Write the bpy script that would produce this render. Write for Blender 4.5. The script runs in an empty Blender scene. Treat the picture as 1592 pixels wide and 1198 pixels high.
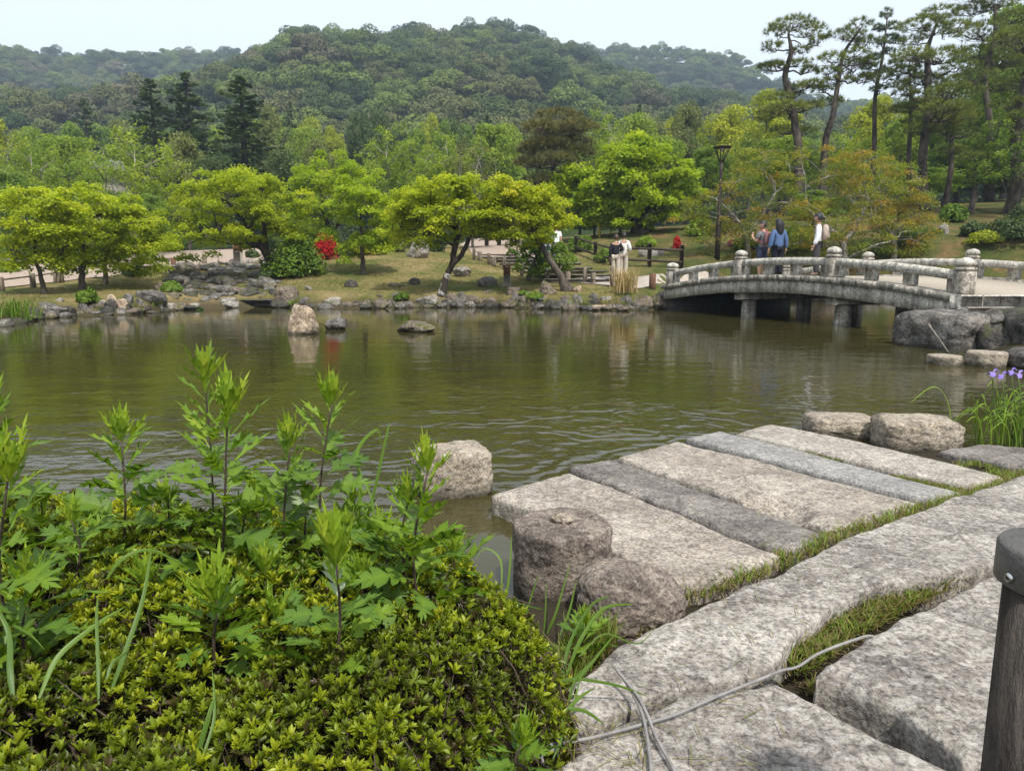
import bpy, bmesh, math, random
import numpy as np
from mathutils import Vector, Matrix

# ------------------------------------------------------------------ camera, world, sun, exposure
scn = bpy.context.scene
COL = scn.collection
F = 1105.0                      # focal length in photograph pixels (1592 wide)
CZ = 1.25                       # eye height above the water
PITCH = math.atan(179.0 / F)
cam = bpy.data.cameras.new('camera'); cam.sensor_width = 36.0; cam.lens = 36.0 * F / 1592.0
cam.clip_start = 0.05; cam.clip_end = 4000
cam.dof.use_dof = False
camo = bpy.data.objects.new('camera', cam); COL.objects.link(camo)
camo.location = (0, 0, CZ); camo.rotation_euler = (math.pi / 2 - PITCH, 0, 0)
scn.camera = camo

SUN_EL = math.radians(56); SUN_AZ = math.atan2(0.42, -0.90)        # azimuth measured from +Y towards +X
world = bpy.data.worlds.new('World'); scn.world = world; world.use_nodes = True
wn = world.node_tree; wn.nodes.clear()
sky = wn.nodes.new('ShaderNodeTexSky'); sky.sky_type = 'NISHITA'; sky.sun_disc = False
sky.sun_elevation = SUN_EL; sky.sun_rotation = SUN_AZ
sky.air_density = 1.0; sky.dust_density = 2.5; sky.ozone_density = 1.5; sky.altitude = 50
veil = wn.nodes.new('ShaderNodeMix'); veil.data_type = 'RGBA'; veil.inputs[0].default_value = 0.82
veil.inputs[7].default_value = (5.6, 5.95, 6.2, 1)                  # thin even high cloud over the blue
bgn = wn.nodes.new('ShaderNodeBackground'); bgn.inputs['Strength'].default_value = 0.15
wo = wn.nodes.new('ShaderNodeOutputWorld')
wn.links.new(sky.outputs[0], veil.inputs[6]); wn.links.new(veil.outputs[2], bgn.inputs['Color'])
wn.links.new(bgn.outputs[0], wo.inputs['Surface'])

sd = bpy.data.lights.new('sun', 'SUN'); sd.energy = 3.9; sd.angle = math.radians(2.5); sd.color = (1.0, 0.95, 0.87)
sun = bpy.data.objects.new('sun', sd); COL.objects.link(sun)
to_sun = Vector((math.sin(SUN_AZ) * math.cos(SUN_EL), math.cos(SUN_AZ) * math.cos(SUN_EL), math.sin(SUN_EL)))
sun.rotation_euler = to_sun.to_track_quat('Z', 'Y').to_euler(); sun.location = (30, -30, 60)

scn.view_settings.view_transform = 'Standard'; scn.view_settings.look = 'None'
scn.view_settings.gamma = 1.0; scn.view_settings.use_curve_mapping = False
scn.view_settings.exposure = 0.55
scn.cycles.use_denoising = True
scn.cycles.max_bounces = 8; scn.cycles.diffuse_bounces = 3; scn.cycles.glossy_bounces = 3
scn.cycles.transmission_bounces = 3; scn.cycles.volume_bounces = 0; scn.cycles.transparent_max_bounces = 4
scn.cycles.caustics_reflective = False; scn.cycles.caustics_refractive = False

# ------------------------------------------------------------------ helpers
R = np.random.default_rng
cp, sp = math.cos(PITCH), math.sin(PITCH)
def ray(px, py):
    xc, yc = (px - 796.0) / F, (599.0 - py) / F
    return np.array([xc, cp + yc * sp, -sp + yc * cp])
def W(px, py, Y):                       # the point seen at a pixel, Y metres away
    d = ray(px, py); t = Y / d[1]
    return np.array([d[0] * t, Y, CZ + d[2] * t])
def G(px, py, a=0.0, b=0.0):            # the point seen at a pixel on the plane z = a + b*Y
    d = ray(px, py); t = (a - CZ) / (d[2] - b * d[1])
    return np.array([d[0] * t, d[1] * t, CZ + d[2] * t])

def hsh(i, j, k, seed):
    n = (i.astype(np.int64) * 374761393 + j.astype(np.int64) * 668265263 + k.astype(np.int64) * 2147483647 + seed * 1274126177) & 0xFFFFFFFF
    n = ((n ^ (n >> 13)) * 1274126177) & 0xFFFFFFFF
    n = (n ^ (n >> 16)) & 0xFFFFFFFF
    return n / 4294967295.0
def vnoise(P, seed=0):
    P = np.asarray(P, float); i = np.floor(P); f = P - i; f = f * f * (3 - 2 * f); i = i.astype(np.int64)
    o = 0
    for a in (0, 1):
        for b in (0, 1):
            for c in (0, 1):
                w = (f[:, 0] if a else 1 - f[:, 0]) * (f[:, 1] if b else 1 - f[:, 1]) * (f[:, 2] if c else 1 - f[:, 2])
                o = o + w * hsh(i[:, 0] + a, i[:, 1] + b, i[:, 2] + c, seed)
    return o * 2 - 1
def fbm(P, seed=0, octv=4, gain=0.5):
    P = np.asarray(P, float); s = 0; a = 1.0; t = 0
    for k in range(octv):
        s = s + a * vnoise(P * 2 ** k + 17.3 * k, seed + k); t += a; a *= gain
    return s / t

def mesh(name, V, Fs, tint=None, mat=None, smooth=False):
    V = np.asarray(V, np.float32).reshape(-1, 3)
    if not isinstance(Fs, (list, tuple)): Fs = [Fs]
    Fs = [np.asarray(f, np.int32) for f in Fs if len(f)]
    me = bpy.data.meshes.new(name)
    me.vertices.add(len(V)); me.vertices.foreach_set('co', V.ravel())
    idx = np.concatenate([f.ravel() for f in Fs])
    tot = np.concatenate([np.full(len(f), f.shape[1], np.int32) for f in Fs])
    st = np.concatenate([[0], np.cumsum(tot)[:-1]]).astype(np.int32)
    me.loops.add(len(idx)); me.loops.foreach_set('vertex_index', idx)
    me.polygons.add(len(tot)); me.polygons.foreach_set('loop_start', st); me.polygons.foreach_set('loop_total', tot)
    if smooth: me.polygons.foreach_set('use_smooth', np.ones(len(tot), bool))
    me.update(calc_edges=True)
    if tint is not None:
        at = me.attributes.new('tint', 'FLOAT', 'POINT'); at.data.foreach_set('value', np.asarray(tint, np.float32))
    if mat is not None: me.materials.append(mat)
    return me

def obj(name, me, parent=None, loc=None):
    o = bpy.data.objects.new(name, me); COL.objects.link(o)
    if loc is not None: o.location = [float(c) for c in loc]
    if parent is not None: o.parent = parent
    return o
def tag(o, label=None, cat=None, group=None, kind=None):
    if label: o['label'] = label
    if cat: o['category'] = cat
    if group: o['group'] = group
    if kind: o['kind'] = kind
    return o
def thing(name, loc, label, cat, group=None):
    o = bpy.data.objects.new(name, None); COL.objects.link(o); o.location = [float(c) for c in loc]
    o.empty_display_size = 0.2
    return tag(o, label, cat, group)
def copy_tree(o, loc=None, rz=None, scale=None, label=None, group=None):
    c = o.copy(); COL.objects.link(c)
    if loc is not None: c.location = [float(q) for q in loc]
    if rz is not None: c.rotation_euler = (0, 0, rz)
    if scale is not None: c.scale = scale
    if label: c['label'] = label
    if group: c['group'] = group
    for ch in list(o.children):
        d = ch.copy(); COL.objects.link(d); d.parent = c
        for g in list(ch.children):
            e = g.copy(); COL.objects.link(e); e.parent = d
    return c

class MB:                                # collects shapes for one mesh
    def __init__(s): s.V = []; s.F = {}; s.n = 0; s.T = []
    def add(s, V, Fs, tint=0.5):
        V = np.asarray(V, float).reshape(-1, 3)
        if isinstance(Fs, np.ndarray): Fs = [Fs]
        for f in Fs:
            f = np.asarray(f, int)
            if f.ndim == 1: f = f[None]
            s.F.setdefault(f.shape[1], []).append(f + s.n)
        s.V.append(V); s.T.append(np.full(len(V), tint) if np.isscalar(tint) else np.asarray(tint)); s.n += len(V)
        return s
    def tube(s, P, r, sides=6, tint=0.5, cap=True):
        P = np.asarray(P, float); n = len(P); r = np.broadcast_to(np.asarray(r, float), (n,))
        T = np.gradient(P, axis=0); T /= np.linalg.norm(T, axis=1)[:, None] + 1e-9
        ref = np.array([0, 0, 1.0]) if abs(T[:, 2]).mean() < 0.8 else np.array([1.0, 0, 0])
        A = np.cross(T, ref); A /= np.linalg.norm(A, axis=1)[:, None] + 1e-9; B = np.cross(T, A)
        th = np.linspace(0, 2 * np.pi, sides, endpoint=False)
        V = P[:, None] + r[:, None, None] * (np.cos(th)[None, :, None] * A[:, None] + np.sin(th)[None, :, None] * B[:, None])
        k = np.arange(sides); k2 = (k + 1) % sides
        Fq = np.concatenate([np.stack([i * sides + k, i * sides + k2, (i + 1) * sides + k2, (i + 1) * sides + k], 1) for i in range(n - 1)])
        fs = [Fq]
        if cap: fs += [k[::-1][None], (k + (n - 1) * sides)[None]]
        return s.add(V.reshape(-1, 3), fs, tint)
    def box(s, c, d, ax=None, tint=0.5, bev=0.0):
        c = np.asarray(c, float); d = np.asarray(d, float) / 2
        ax = np.eye(3) if ax is None else np.asarray(ax, float)
        if bev <= 0:
            q = np.array([[x, y, z] for x in (-1, 1) for y in (-1, 1) for z in (-1, 1)], float) * d
            return s.add(c + q @ ax, np.array([[0, 1, 3, 2], [4, 6, 7, 5], [0, 4, 5, 1], [2, 3, 7, 6], [0, 2, 6, 4], [1, 5, 7, 3]]), tint)
        b = min(bev, d.min() * 0.9); V = []
        for x in (-1, 1):
            for y in (-1, 1):
                for z in (-1, 1):
                    V += [[x * d[0], y * (d[1] - b), z * (d[2] - b)], [x * (d[0] - b), y * d[1], z * (d[2] - b)], [x * (d[0] - b), y * (d[1] - b), z * d[2]]]
        V = np.array(V); ix = lambda x, y, z, a: ((x * 2 + y) * 2 + z) * 3 + a
        quads = []; tris = []
        for v in (0, 1):
            quads += [[ix(v, 0, 0, 0), ix(v, 1, 0, 0), ix(v, 1, 1, 0), ix(v, 0, 1, 0)], [ix(0, v, 0, 1), ix(0, v, 1, 1), ix(1, v, 1, 1), ix(1, v, 0, 1)],
                      [ix(0, 0, v, 2), ix(1, 0, v, 2), ix(1, 1, v, 2), ix(0, 1, v, 2)]]
            for w in (0, 1):
                quads += [[ix(v, w, 0, 0), ix(v, w, 1, 0), ix(v, w, 1, 1), ix(v, w, 0, 1)], [ix(v, 0, w, 0), ix(v, 1, w, 0), ix(v, 1, w, 2), ix(v, 0, w, 2)],
                          [ix(0, v, w, 1), ix(1, v, w, 1), ix(1, v, w, 2), ix(0, v, w, 2)]]
                for z in (0, 1): tris.append([ix(v, w, z, 0), ix(v, w, z, 1), ix(v, w, z, 2)])
        return s.add(c + V @ ax, [np.array(quads), np.array(tris)], tint)
    def lathe(s, prof, c, sides=20, tint=0.5):
        prof = np.asarray(prof, float); th = np.linspace(0, 2 * np.pi, sides, endpoint=False); n = len(prof)
        V = np.stack([prof[:, 0:1] * np.cos(th), prof[:, 0:1] * np.sin(th), np.repeat(prof[:, 1:2], sides, 1)], 2).reshape(-1, 3) + np.asarray(c, float)
        k = np.arange(sides); k2 = (k + 1) % sides
        Fq = np.concatenate([np.stack([i * sides + k, i * sides + k2, (i + 1) * sides + k2, (i + 1) * sides + k], 1) for i in range(n - 1)])
        return s.add(V, [Fq, k[::-1][None], (k + (n - 1) * sides)[None]], tint)
    def build(s, name, mat, parent=None, loc=None, smooth=False, sub=None):
        V = np.concatenate(s.V)
        if sub is not None: V = V - np.asarray(sub, float)
        me = mesh(name, V, [np.concatenate(v) for v in s.F.values()], np.concatenate(s.T), mat, smooth)
        return obj(name, me, parent, loc)
    def mesh(s, name, mat, sub=None, smooth=False):
        V = np.concatenate(s.V)
        if sub is not None: V = V - np.asarray(sub, float)
        return mesh(name, V, [np.concatenate(v) for v in s.F.values()], np.concatenate(s.T), mat, smooth)

def resample(P, n):
    P = np.asarray(P, float); L = np.concatenate([[0], np.cumsum(np.linalg.norm(np.diff(P, axis=0), axis=1))]); L /= L[-1]
    t = np.linspace(0, 1, n) if np.isscalar(n) else n
    return np.stack([np.interp(t, L, P[:, k]) for k in range(P.shape[1])], 1)
def smooth_path(P, n):
    P = np.asarray(P, float)
    Q = np.concatenate([[2 * P[0] - P[1]], P, [2 * P[-1] - P[-2]]]); m = len(P) - 1; out = []
    for t in np.linspace(0, m - 1e-6, n):
        i = int(t); f = t - i; a, b, c, d = Q[i:i + 4]
        out.append(0.5 * ((2 * b) + (c - a) * f + (2 * a - 5 * b + 4 * c - d) * f * f + (3 * b - a - 3 * c + d) * f ** 3))
    return np.array(out)
def unit(v): return v / (np.linalg.norm(v, axis=-1, keepdims=True) + 1e-9)
def rand_dirs(rg, n):
    return unit(rg.normal(size=(n, 3)))

def leaf_quads(mb, C, N, L, wr, tint, rg):            # rhombic leaf clumps: centre, normal, half length, width ratio
    n = len(C); T = np.cross(N, rand_dirs(rg, n)); T = unit(T); B = np.cross(N, T); L = np.broadcast_to(L, (n,))[:, None]
    V = np.stack([C - T * L, C + B * L * wr + T * L * .15, C + T * L, C - B * L * wr + T * L * .15], 1).reshape(-1, 3)
    mb.add(V, np.arange(4 * n).reshape(n, 4), np.repeat(tint, 4))

# ------------------------------------------------------------------ materials
def node(nt, typ, _ins=None, **props):
    n = nt.nodes.new('ShaderNode' + typ)
    for k, v in props.items(): setattr(n, k, v)
    for k, v in (_ins or {}).items():
        s = n.inputs[k]
        if hasattr(v, 'links') or isinstance(v, bpy.types.NodeSocket): nt.links.new(v, s)
        else: s.default_value = v
    return n
def mat(name):
    m = bpy.data.materials.new(name); m.use_nodes = True; nt = m.node_tree; nt.nodes.clear()
    out = nt.nodes.new('ShaderNodeOutputMaterial'); return m, nt, out
def c4(c): return (c[0], c[1], c[2], 1.0)
def ramp(nt, fac, stops, interp='LINEAR'):
    r = nt.nodes.new('ShaderNodeValToRGB'); nt.links.new(fac, r.inputs[0]); e = r.color_ramp; e.interpolation = interp
    while len(e.elements) < len(stops): e.elements.new(0.5)
    for el, (p, c) in zip(e.elements, stops): el.position = p; el.color = c4(c) if len(c) == 3 else c
    return r.outputs[0]
def mixc(nt, fac, a, b, mode='MIX'):
    m = nt.nodes.new('ShaderNodeMix'); m.data_type = 'RGBA'; m.blend_type = mode
    for i, v in ((0, fac), (6, a), (7, b)):
        if isinstance(v, bpy.types.NodeSocket): nt.links.new(v, m.inputs[i])
        else: m.inputs[i].default_value = v if i == 0 else c4(v)
    return m.outputs[2]
def mth(nt, op, a, b=0.0, clamp=False):
    m = nt.nodes.new('ShaderNodeMath'); m.operation = op; m.use_clamp = clamp
    for i, v in ((0, a), (1, b)):
        if isinstance(v, bpy.types.NodeSocket): nt.links.new(v, m.inputs[i])
        else: m.inputs[i].default_value = v
    return m.outputs[0]
def coords(nt, scale=(1, 1, 1), which='Object'):
    tc = node(nt, 'TexCoord'); mp = node(nt, 'Mapping', {'Vector': tc.outputs[which], 'Scale': scale}); return mp.outputs[0]
def noise(nt, co, sc, det=4, rough=0.55, dist=0.0):
    return node(nt, 'TexNoise', {'Vector': co, 'Scale': sc, 'Detail': det, 'Roughness': rough, 'Distortion': dist}).outputs['Fac']

def leaf_mat(name, stops, trans=0.3, rough=0.55, spec=0.25, var=0.12):
    m, nt, out = mat(name)
    at = node(nt, 'Attribute', attribute_name='tint').outputs['Fac']
    oi = node(nt, 'ObjectInfo').outputs['Random']
    t = mth(nt, 'ADD', at, mth(nt, 'MULTIPLY', mth(nt, 'SUBTRACT', oi, 0.5), var), True)
    col = ramp(nt, t, stops)
    bs = node(nt, 'BsdfPrincipled', {'Base Color': col, 'Roughness': rough, 'Specular IOR Level': spec})
    tr = node(nt, 'BsdfTranslucent', {'Color': mixc(nt, 1.0, col, (1.25, 1.2, 0.6), 'MULTIPLY')})
    mx = node(nt, 'MixShader', {0: trans, 1: bs.outputs[0], 2: tr.outputs[0]})
    nt.links.new(mx.outputs[0], out.inputs[0]); return m

def plain(name, col, rough=0.6, spec=0.3, metal=0.0, var=0.0, vscale=6.0, bump=0.0, bscale=40.0):
    m, nt, out = mat(name); co = coords(nt)
    c = col
    if var > 0:
        f = noise(nt, co, vscale, 5, 0.6)
        c = ramp(nt, f, [(0.3, tuple(x * (1 - var) for x in col)), (0.7, tuple(min(1, x * (1 + var)) for x in col))])
    bs = node(nt, 'BsdfPrincipled', {'Base Color': c if isinstance(c, bpy.types.NodeSocket) else c4(c), 'Roughness': rough, 'Specular IOR Level': spec, 'Metallic': metal})
    if bump > 0:
        b = node(nt, 'Bump', {'Height': noise(nt, co, bscale, 4), 'Strength': bump, 'Distance': 0.02}); nt.links.new(b.outputs[0], bs.inputs['Normal'])
    nt.links.new(bs.outputs[0], out.inputs[0]); return m

def stone(name, dark, mid, light, patch=3.0, speck=90.0, bump=0.5, bd=0.01, moss=None, lich=0.5, wet=False, tips=(.55, .52, .47), bsc=60., streak=0.0):
    m, nt, out = mat(name); co = coords(nt)
    f1 = noise(nt, co, patch, 6, 0.62, 0.3)
    col = ramp(nt, f1, [(0.30, dark), (0.48, mid), (0.68, light)])
    f2 = noise(nt, co, speck, 3, 0.7)
    sp_ = ramp(nt, f2, [(0.36, (.38, .36, .36)), (0.5, (1, 1, 1)), (0.64, (1.5, 1.48, 1.42))])
    col = mixc(nt, 0.85, col, sp_, 'MULTIPLY')
    f5 = noise(nt, co, speck * .28, 5, 0.72, .2)
    col = mixc(nt, 0.7, col, ramp(nt, f5, [(0.38, (.5, .48, .47)), (0.5, (1, 1, 1)), (0.62, (1.3, 1.28, 1.24))]), 'MULTIPLY')
    if streak > 0:                                    # rain streaks running down the faces
        f6 = noise(nt, coords(nt, (5.5, 5.5, .35)), 1.6, 4, .6)
        col = mixc(nt, streak, col, ramp(nt, f6, [(0.40, (.28, .27, .26)), (0.52, (1, 1, 1)), (.7, (1.12, 1.1, 1.06))]), 'MULTIPLY')
    if lich > 0:
        f3 = noise(nt, co, patch * 9, 7, 0.74, 0.5)
        lf = ramp(nt, f3, [(0.56 - 0.08 * lich, (0, 0, 0)), (0.66 - 0.05 * lich, (1, 1, 1))])
        col = mixc(nt, mth(nt, 'MULTIPLY', lf, 0.75 * min(1, lich)), col, tips)
    if moss is not None:
        geo = node(nt, 'NewGeometry'); nz = node(nt, 'SeparateXYZ', {0: geo.outputs['Normal']}).outputs[2]
        f4 = noise(nt, co, patch * 1.7, 5, 0.6)
        k = ramp(nt, mth(nt, 'ADD', f4, mth(nt, 'MULTIPLY', nz, 0.12)), [(0.58, (0, 0, 0)), (0.68, (1, 1, 1))])
        col = mixc(nt, k, col, moss)
    if wet:                                           # the wet, algae-darkened band just above the water line
        pz = node(nt, 'SeparateXYZ', {0: node(nt, 'NewGeometry').outputs['Position']}).outputs[2]
        k = ramp(nt, mth(nt, 'ADD', pz, mth(nt, 'MULTIPLY', mth(nt, 'SUBTRACT', f1, .5), .12)), [(0.02, (1, 1, 1)), (0.09, (0, 0, 0))])
        col = mixc(nt, mth(nt, 'MULTIPLY', k, .8), col, (.03, .028, .02))
    bs = node(nt, 'BsdfPrincipled', {'Base Color': col, 'Roughness': 0.85, 'Specular IOR Level': 0.25})
    h = mth(nt, 'ADD', mth(nt, 'MULTIPLY', noise(nt, co, bsc, 6, 0.7), 0.6), mth(nt, 'MULTIPLY', noise(nt, co, bsc * .2, 5, 0.65), 1.6))
    b = node(nt, 'Bump', {'Height': h, 'Strength': bump, 'Distance': bd}); nt.links.new(b.outputs[0], bs.inputs['Normal'])
    nt.links.new(bs.outputs[0], out.inputs[0]); return m

def bark(name, c1, c2, sc=8.0, stretch=0.25):
    m, nt, out = mat(name); co = coords(nt, (1, 1, stretch))
    f = noise(nt, co, sc, 6, 0.65, 0.4)
    col = ramp(nt, f, [(0.35, c1), (0.65, c2)])
    bs = node(nt, 'BsdfPrincipled', {'Base Color': col, 'Roughness': 0.9, 'Specular IOR Level': 0.15})
    b = node(nt, 'Bump', {'Height': noise(nt, co, sc * 2, 5, .65), 'Strength': 0.8, 'Distance': 0.03}); nt.links.new(b.outputs[0], bs.inputs['Normal'])
    nt.links.new(bs.outputs[0], out.inputs[0]); return m

M = {}
M['maple'] = leaf_mat('maple_leaf', [(0, (.15, .225, .016)), (.45, (.33, .41, .02)), (1, (.54, .57, .035))], .55)
M['maple_deep'] = leaf_mat('maple_leaf_deep', [(0, (.125, .215, .016)), (.5, (.275, .385, .02)), (1, (.47, .55, .035))], .55)
M['maple_yellow'] = leaf_mat('maple_leaf_yellow', [(0, (.16, .225, .014)), (.5, (.375, .44, .02)), (.93, (.54, .54, .04)), (1, (.53, .43, .09))], .55)
M['maple_orange'] = leaf_mat('maple_leaf_orange', [(0, (.10, .16, .018)), (.4, (.19, .235, .024)), (.65, (.28, .25, .03)), (1, (.36, .22, .04))], .5)
M['leaf_mid'] = leaf_mat('broad_leaf', [(0, (.06, .115, .018)), (.5, (.145, .235, .03)), (1, (.27, .345, .05))], .45)
M['leaf_green'] = leaf_mat('fresh_leaf', [(0, (.08, .15, .019)), (.5, (.205, .295, .03)), (1, (.36, .43, .05))], .48)
M['leaf_yellow'] = leaf_mat('yellow_leaf', [(0, (.13, .165, .014)), (.5, (.29, .34, .02)), (1, (.48, .48, .035))], .45)
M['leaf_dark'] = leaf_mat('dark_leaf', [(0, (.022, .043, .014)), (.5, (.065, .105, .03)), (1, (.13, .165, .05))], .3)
M['leaf_olive'] = leaf_mat('olive_leaf', [(0, (.06, .085, .023)), (.5, (.145, .175, .045)), (1, (.28, .285, .085))], .36)
M['needle'] = leaf_mat('pine_needle', [(0, (.045, .07, .018)), (.5, (.13, .165, .034)), (1, (.26, .29, .06))], .3)
M['needle_brown'] = leaf_mat('pine_needle_brown', [(0, (.05, .056, .018)), (.5, (.135, .135, .042)), (1, (.27, .22, .085))], .2)
M['cedar'] = leaf_mat('cedar_needle', [(0, (.026, .05, .023)), (.5, (.075, .12, .05)), (1, (.155, .20, .075))], .22)
M['azalea'] = leaf_mat('azalea_leaf', [(0, (.085, .055, .028)), (.1, (.07, .06, .02)), (.25, (.085, .115, .015)), (.55, (.175, .235, .015)), (1, (.36, .395, .024))], .38, .42, .4)
M['bush_green'] = leaf_mat('bush_leaf', [(0, (.03, .065, .008)), (.5, (.10, .175, .014)), (1, (.19, .27, .025))], .3)
M['red'] = leaf_mat('red_azalea', [(0, (.15, .010, .010)), (.6, (.55, .018, .018)), (1, (.75, .05, .04))], .25)
M['pink'] = leaf_mat('pink_azalea', [(0, (.2, .03, .06)), (1, (.6, .10, .2))], .25)
M['mugwort'] = leaf_mat('mugwort_leaf', [(0, (.045, .095, .025)), (.4, (.105, .195, .026)), (.75, (.21, .32, .022)), (1, (.40, .46, .05))], .45, .5, .3, .25)
M['mugwort_pale'] = leaf_mat('mugwort_pale', [(0, (.16, .22, .10)), (1, (.36, .42, .26))], .3)
M['grass'] = leaf_mat('grass_blade', [(0, (.24, .18, .085)), (.2, (.20, .165, .06)), (.45, (.10, .16, .022)), (1, (.22, .30, .035))], .4)
M['blade'] = leaf_mat('long_blade', [(0, (.045, .10, .016)), (1, (.15, .25, .035))], .4, .45, .35, .3)
M['iris_blade'] = leaf_mat('iris_blade', [(0, (.05, .10, .015)), (1, (.20, .32, .03))], .4)
M['petal'] = leaf_mat('iris_petal', [(0, (.16, .10, .42)), (.6, (.32, .24, .68)), (1, (.8, .78, .85))], .3)
M['dry_grass'] = leaf_mat('dry_grass', [(0, (.12, .13, .03)), (.35, (.35, .25, .11)), (1, (.58, .44, .24))], .3)
M['bark'] = bark('bark_grey', (.035, .028, .022), (.13, .11, .09))
M['bark_dark'] = bark('bark_dark', (.014, .011, .009), (.06, .048, .038))
M['bark_pine'] = bark('bark_pine', (.022, .018, .015), (.105, .085, .07), 5.0, .4)
M['bark_pale'] = bark('bark_pale', (.10, .085, .07), (.34, .31, .27), 7.0, .5)
M['stem'] = plain('mugwort_stem', (.05, .032, .028), .6)
M['stem_green'] = plain('green_stem', (.09, .14, .03), .6)
M['twig'] = plain('twig', (.07, .05, .04), .9)
M['granite_tan'] = stone('granite_tan', (.15, .128, .11), (.245, .215, .183), (.335, .30, .26), 2.2, 75, .8, .010, None, .45, tips=(.46, .435, .395))
M['granite_warm'] = stone('granite_warm', (.19, .17, .148), (.275, .25, .22), (.345, .32, .285), 2.6, 85, .7, .008, None, .35, tips=(.46, .44, .40))
M['granite_grey'] = stone('granite_grey', (.155, .15, .146), (.215, .208, .20), (.28, .27, .258), 3.0, 100, .6, .006, None, .3, tips=(.40, .39, .37))
M['granite_dark'] = stone('granite_dark', (.075, .066, .062), (.14, .125, .115), (.23, .21, .19), 3.4, 80, .8, .010, None, .4, tips=(.38, .36, .33))
M['granite_rough'] = stone('granite_rough', (.105, .092, .085), (.215, .194, .174), (.34, .315, .283), 3.0, 62, .85, .02, None, .7, tips=(.50, .48, .445), bsc=45)
M['pillar'] = stone('pillar_stone', (.055, .045, .04), (.15, .122, .104), (.28, .24, .20), 4.0, 95, 1.0, .02, None, .5, True, tips=(.45, .41, .36), bsc=38)
M['block'] = stone('block_stone', (.12, .10, .08), (.25, .21, .165), (.35, .305, .245), 4.0, 100, .9, .014, None, .55, True, bsc=40)
M['rock_grey'] = stone('rock_grey', (.035, .032, .03), (.10, .092, .084), (.20, .185, .168), 3.0, 22, 1.0, .05, None, .45, True, tips=(.42, .40, .36), bsc=14)
M['rock_dark'] = stone('rock_dark', (.02, .019, .018), (.055, .05, .046), (.12, .11, .10), 3.0, 22, 1.0, .05, (.05, .055, .02), .25, True, tips=(.3, .29, .26), bsc=14)
M['rock_tan'] = stone('rock_tan', (.13, .09, .06), (.30, .225, .155), (.42, .35, .27), 3.5, 18, 1.0, .05, None, .6, True, tips=(.55, .51, .45), bsc=14)
M['rock_pale'] = stone('rock_pale', (.085, .078, .068), (.20, .18, .158), (.31, .29, .26), 3.5, 20, 1.0, .05, None, .6, True, tips=(.45, .43, .39), bsc=14)
M['rock_brown'] = stone('rock_brown', (.06, .045, .038), (.14, .11, .088), (.24, .195, .155), 3.0, 22, 1.0, .05, (.07, .075, .02), .35, True, bsc=14)
M['bridge'] = stone('bridge_stone', (.30, .285, .25), (.42, .40, .355), (.48, .46, .415), 1.6, 34, .5, .02, None, .35, False, tips=(.47, .45, .41), bsc=26, streak=.55)
M['bridge_stain'] = stone('bridge_stained', (.11, .10, .09), (.31, .29, .25), (.45, .42, .37), 5.5, 30, .7, .02, None, .4, False, tips=(.45, .43, .39), bsc=26, streak=.8)
M['post_stone'] = stone('post_stone', (.15, .12, .11), (.33, .30, .26), (.43, .40, .355), 5.0, 36, .6, .02, None, .35, False, tips=(.45, .43, .39), bsc=26, streak=.6)
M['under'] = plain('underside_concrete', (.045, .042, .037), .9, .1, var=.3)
M['deck'] = plain('deck_gravel', (.33, .29, .235), .95, .1, var=.18, vscale=30, bump=.4, bscale=90)
M['wood_grey'] = bark('weathered_wood', (.10, .08, .06), (.24, .20, .155), 9, .2)
M['wood_red'] = bark('red_brown_wood', (.08, .04, .028), (.19, .105, .07), 9, .2)
M['wood_dark'] = bark('dark_wood', (.035, .026, .020), (.09, .07, .055), 9, .2)
M['rope'] = plain('rope', (.06, .05, .04), .9)
M['iron'] = plain('dark_iron', (.035, .026, .022), .55, .4, .4)
M['white'] = plain('white_board', (.75, .76, .76), .6)
M['cable'] = plain('grey_cable', (.20, .19, .185), .6, .35, var=.3, vscale=14, bump=.2, bscale=60)
M['cap'] = plain('bollard_cap', (.115, .108, .10), .55, .4, .2, var=.28, vscale=22, bump=.25, bscale=120)
M['steel'] = plain('steel_screw', (.5, .5, .48), .35, .5, 1.0)
# ------------------------------------------------------------------ pond outline and ground
def gp(px, py): return G(px, py, 0.0)[:2]
FAR_PX = [(0, 507), (55, 497), (110, 491), (200, 489), (290, 481), (345, 479), (420, 477), (480, 479), (600, 478), (760, 477), (880, 481), (990, 482), (1050, 481)]
POND = [(-40, 9.0), (-22, 12.5)] + [tuple(gp(*p)) for p in FAR_PX] + \
       [(5.9, 24.4), (7.2, 27.5), (11, 29.5), (16, 29.0), (22, 26.5), (24.5, 22), (21.5, 18.0), (15.5, 16.2), (10.6, 14.3),
        (9.3, 12.6), (8.2, 11.6), (7.25, 10.7), (7.6, 9.4), (9.5, 8.0), (13, 7.0), (14, 5.8), (7, 5.15), (4.6, 5.0), (3.65, 5.05),
        (2.2, 4.6), (1.2, 3.9), (.62, 3.05), (.25, 2.55), (-.2, 2.45), (-1.0, 2.5), (-2.5, 2.45), (-5, 2.6), (-14, 2.2), (-40, 1.0)]
PN = np.array(POND)
def pond_sd(X, Y):                         # signed distance, positive inside the pond
    P = np.stack([X, Y], 1); A = PN; B = np.roll(PN, -1, 0); best = np.full(len(P), 1e9); ins = np.zeros(len(P), bool)
    for a, b in zip(A, B):
        ab = b - a; t = np.clip(((P - a) @ ab) / (ab @ ab), 0, 1); d = np.linalg.norm(P - a - t[:, None] * ab, axis=1); best = np.minimum(best, d)
        c = ((a[1] > P[:, 1]) != (b[1] > P[:, 1]))
        xi = (b[0] - a[0]) * (P[:, 1] - a[1]) / (b[1] - a[1] + 1e-12) + a[0]; ins ^= c & (P[:, 0] < xi)
    return np.where(ins, best, -best)
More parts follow.
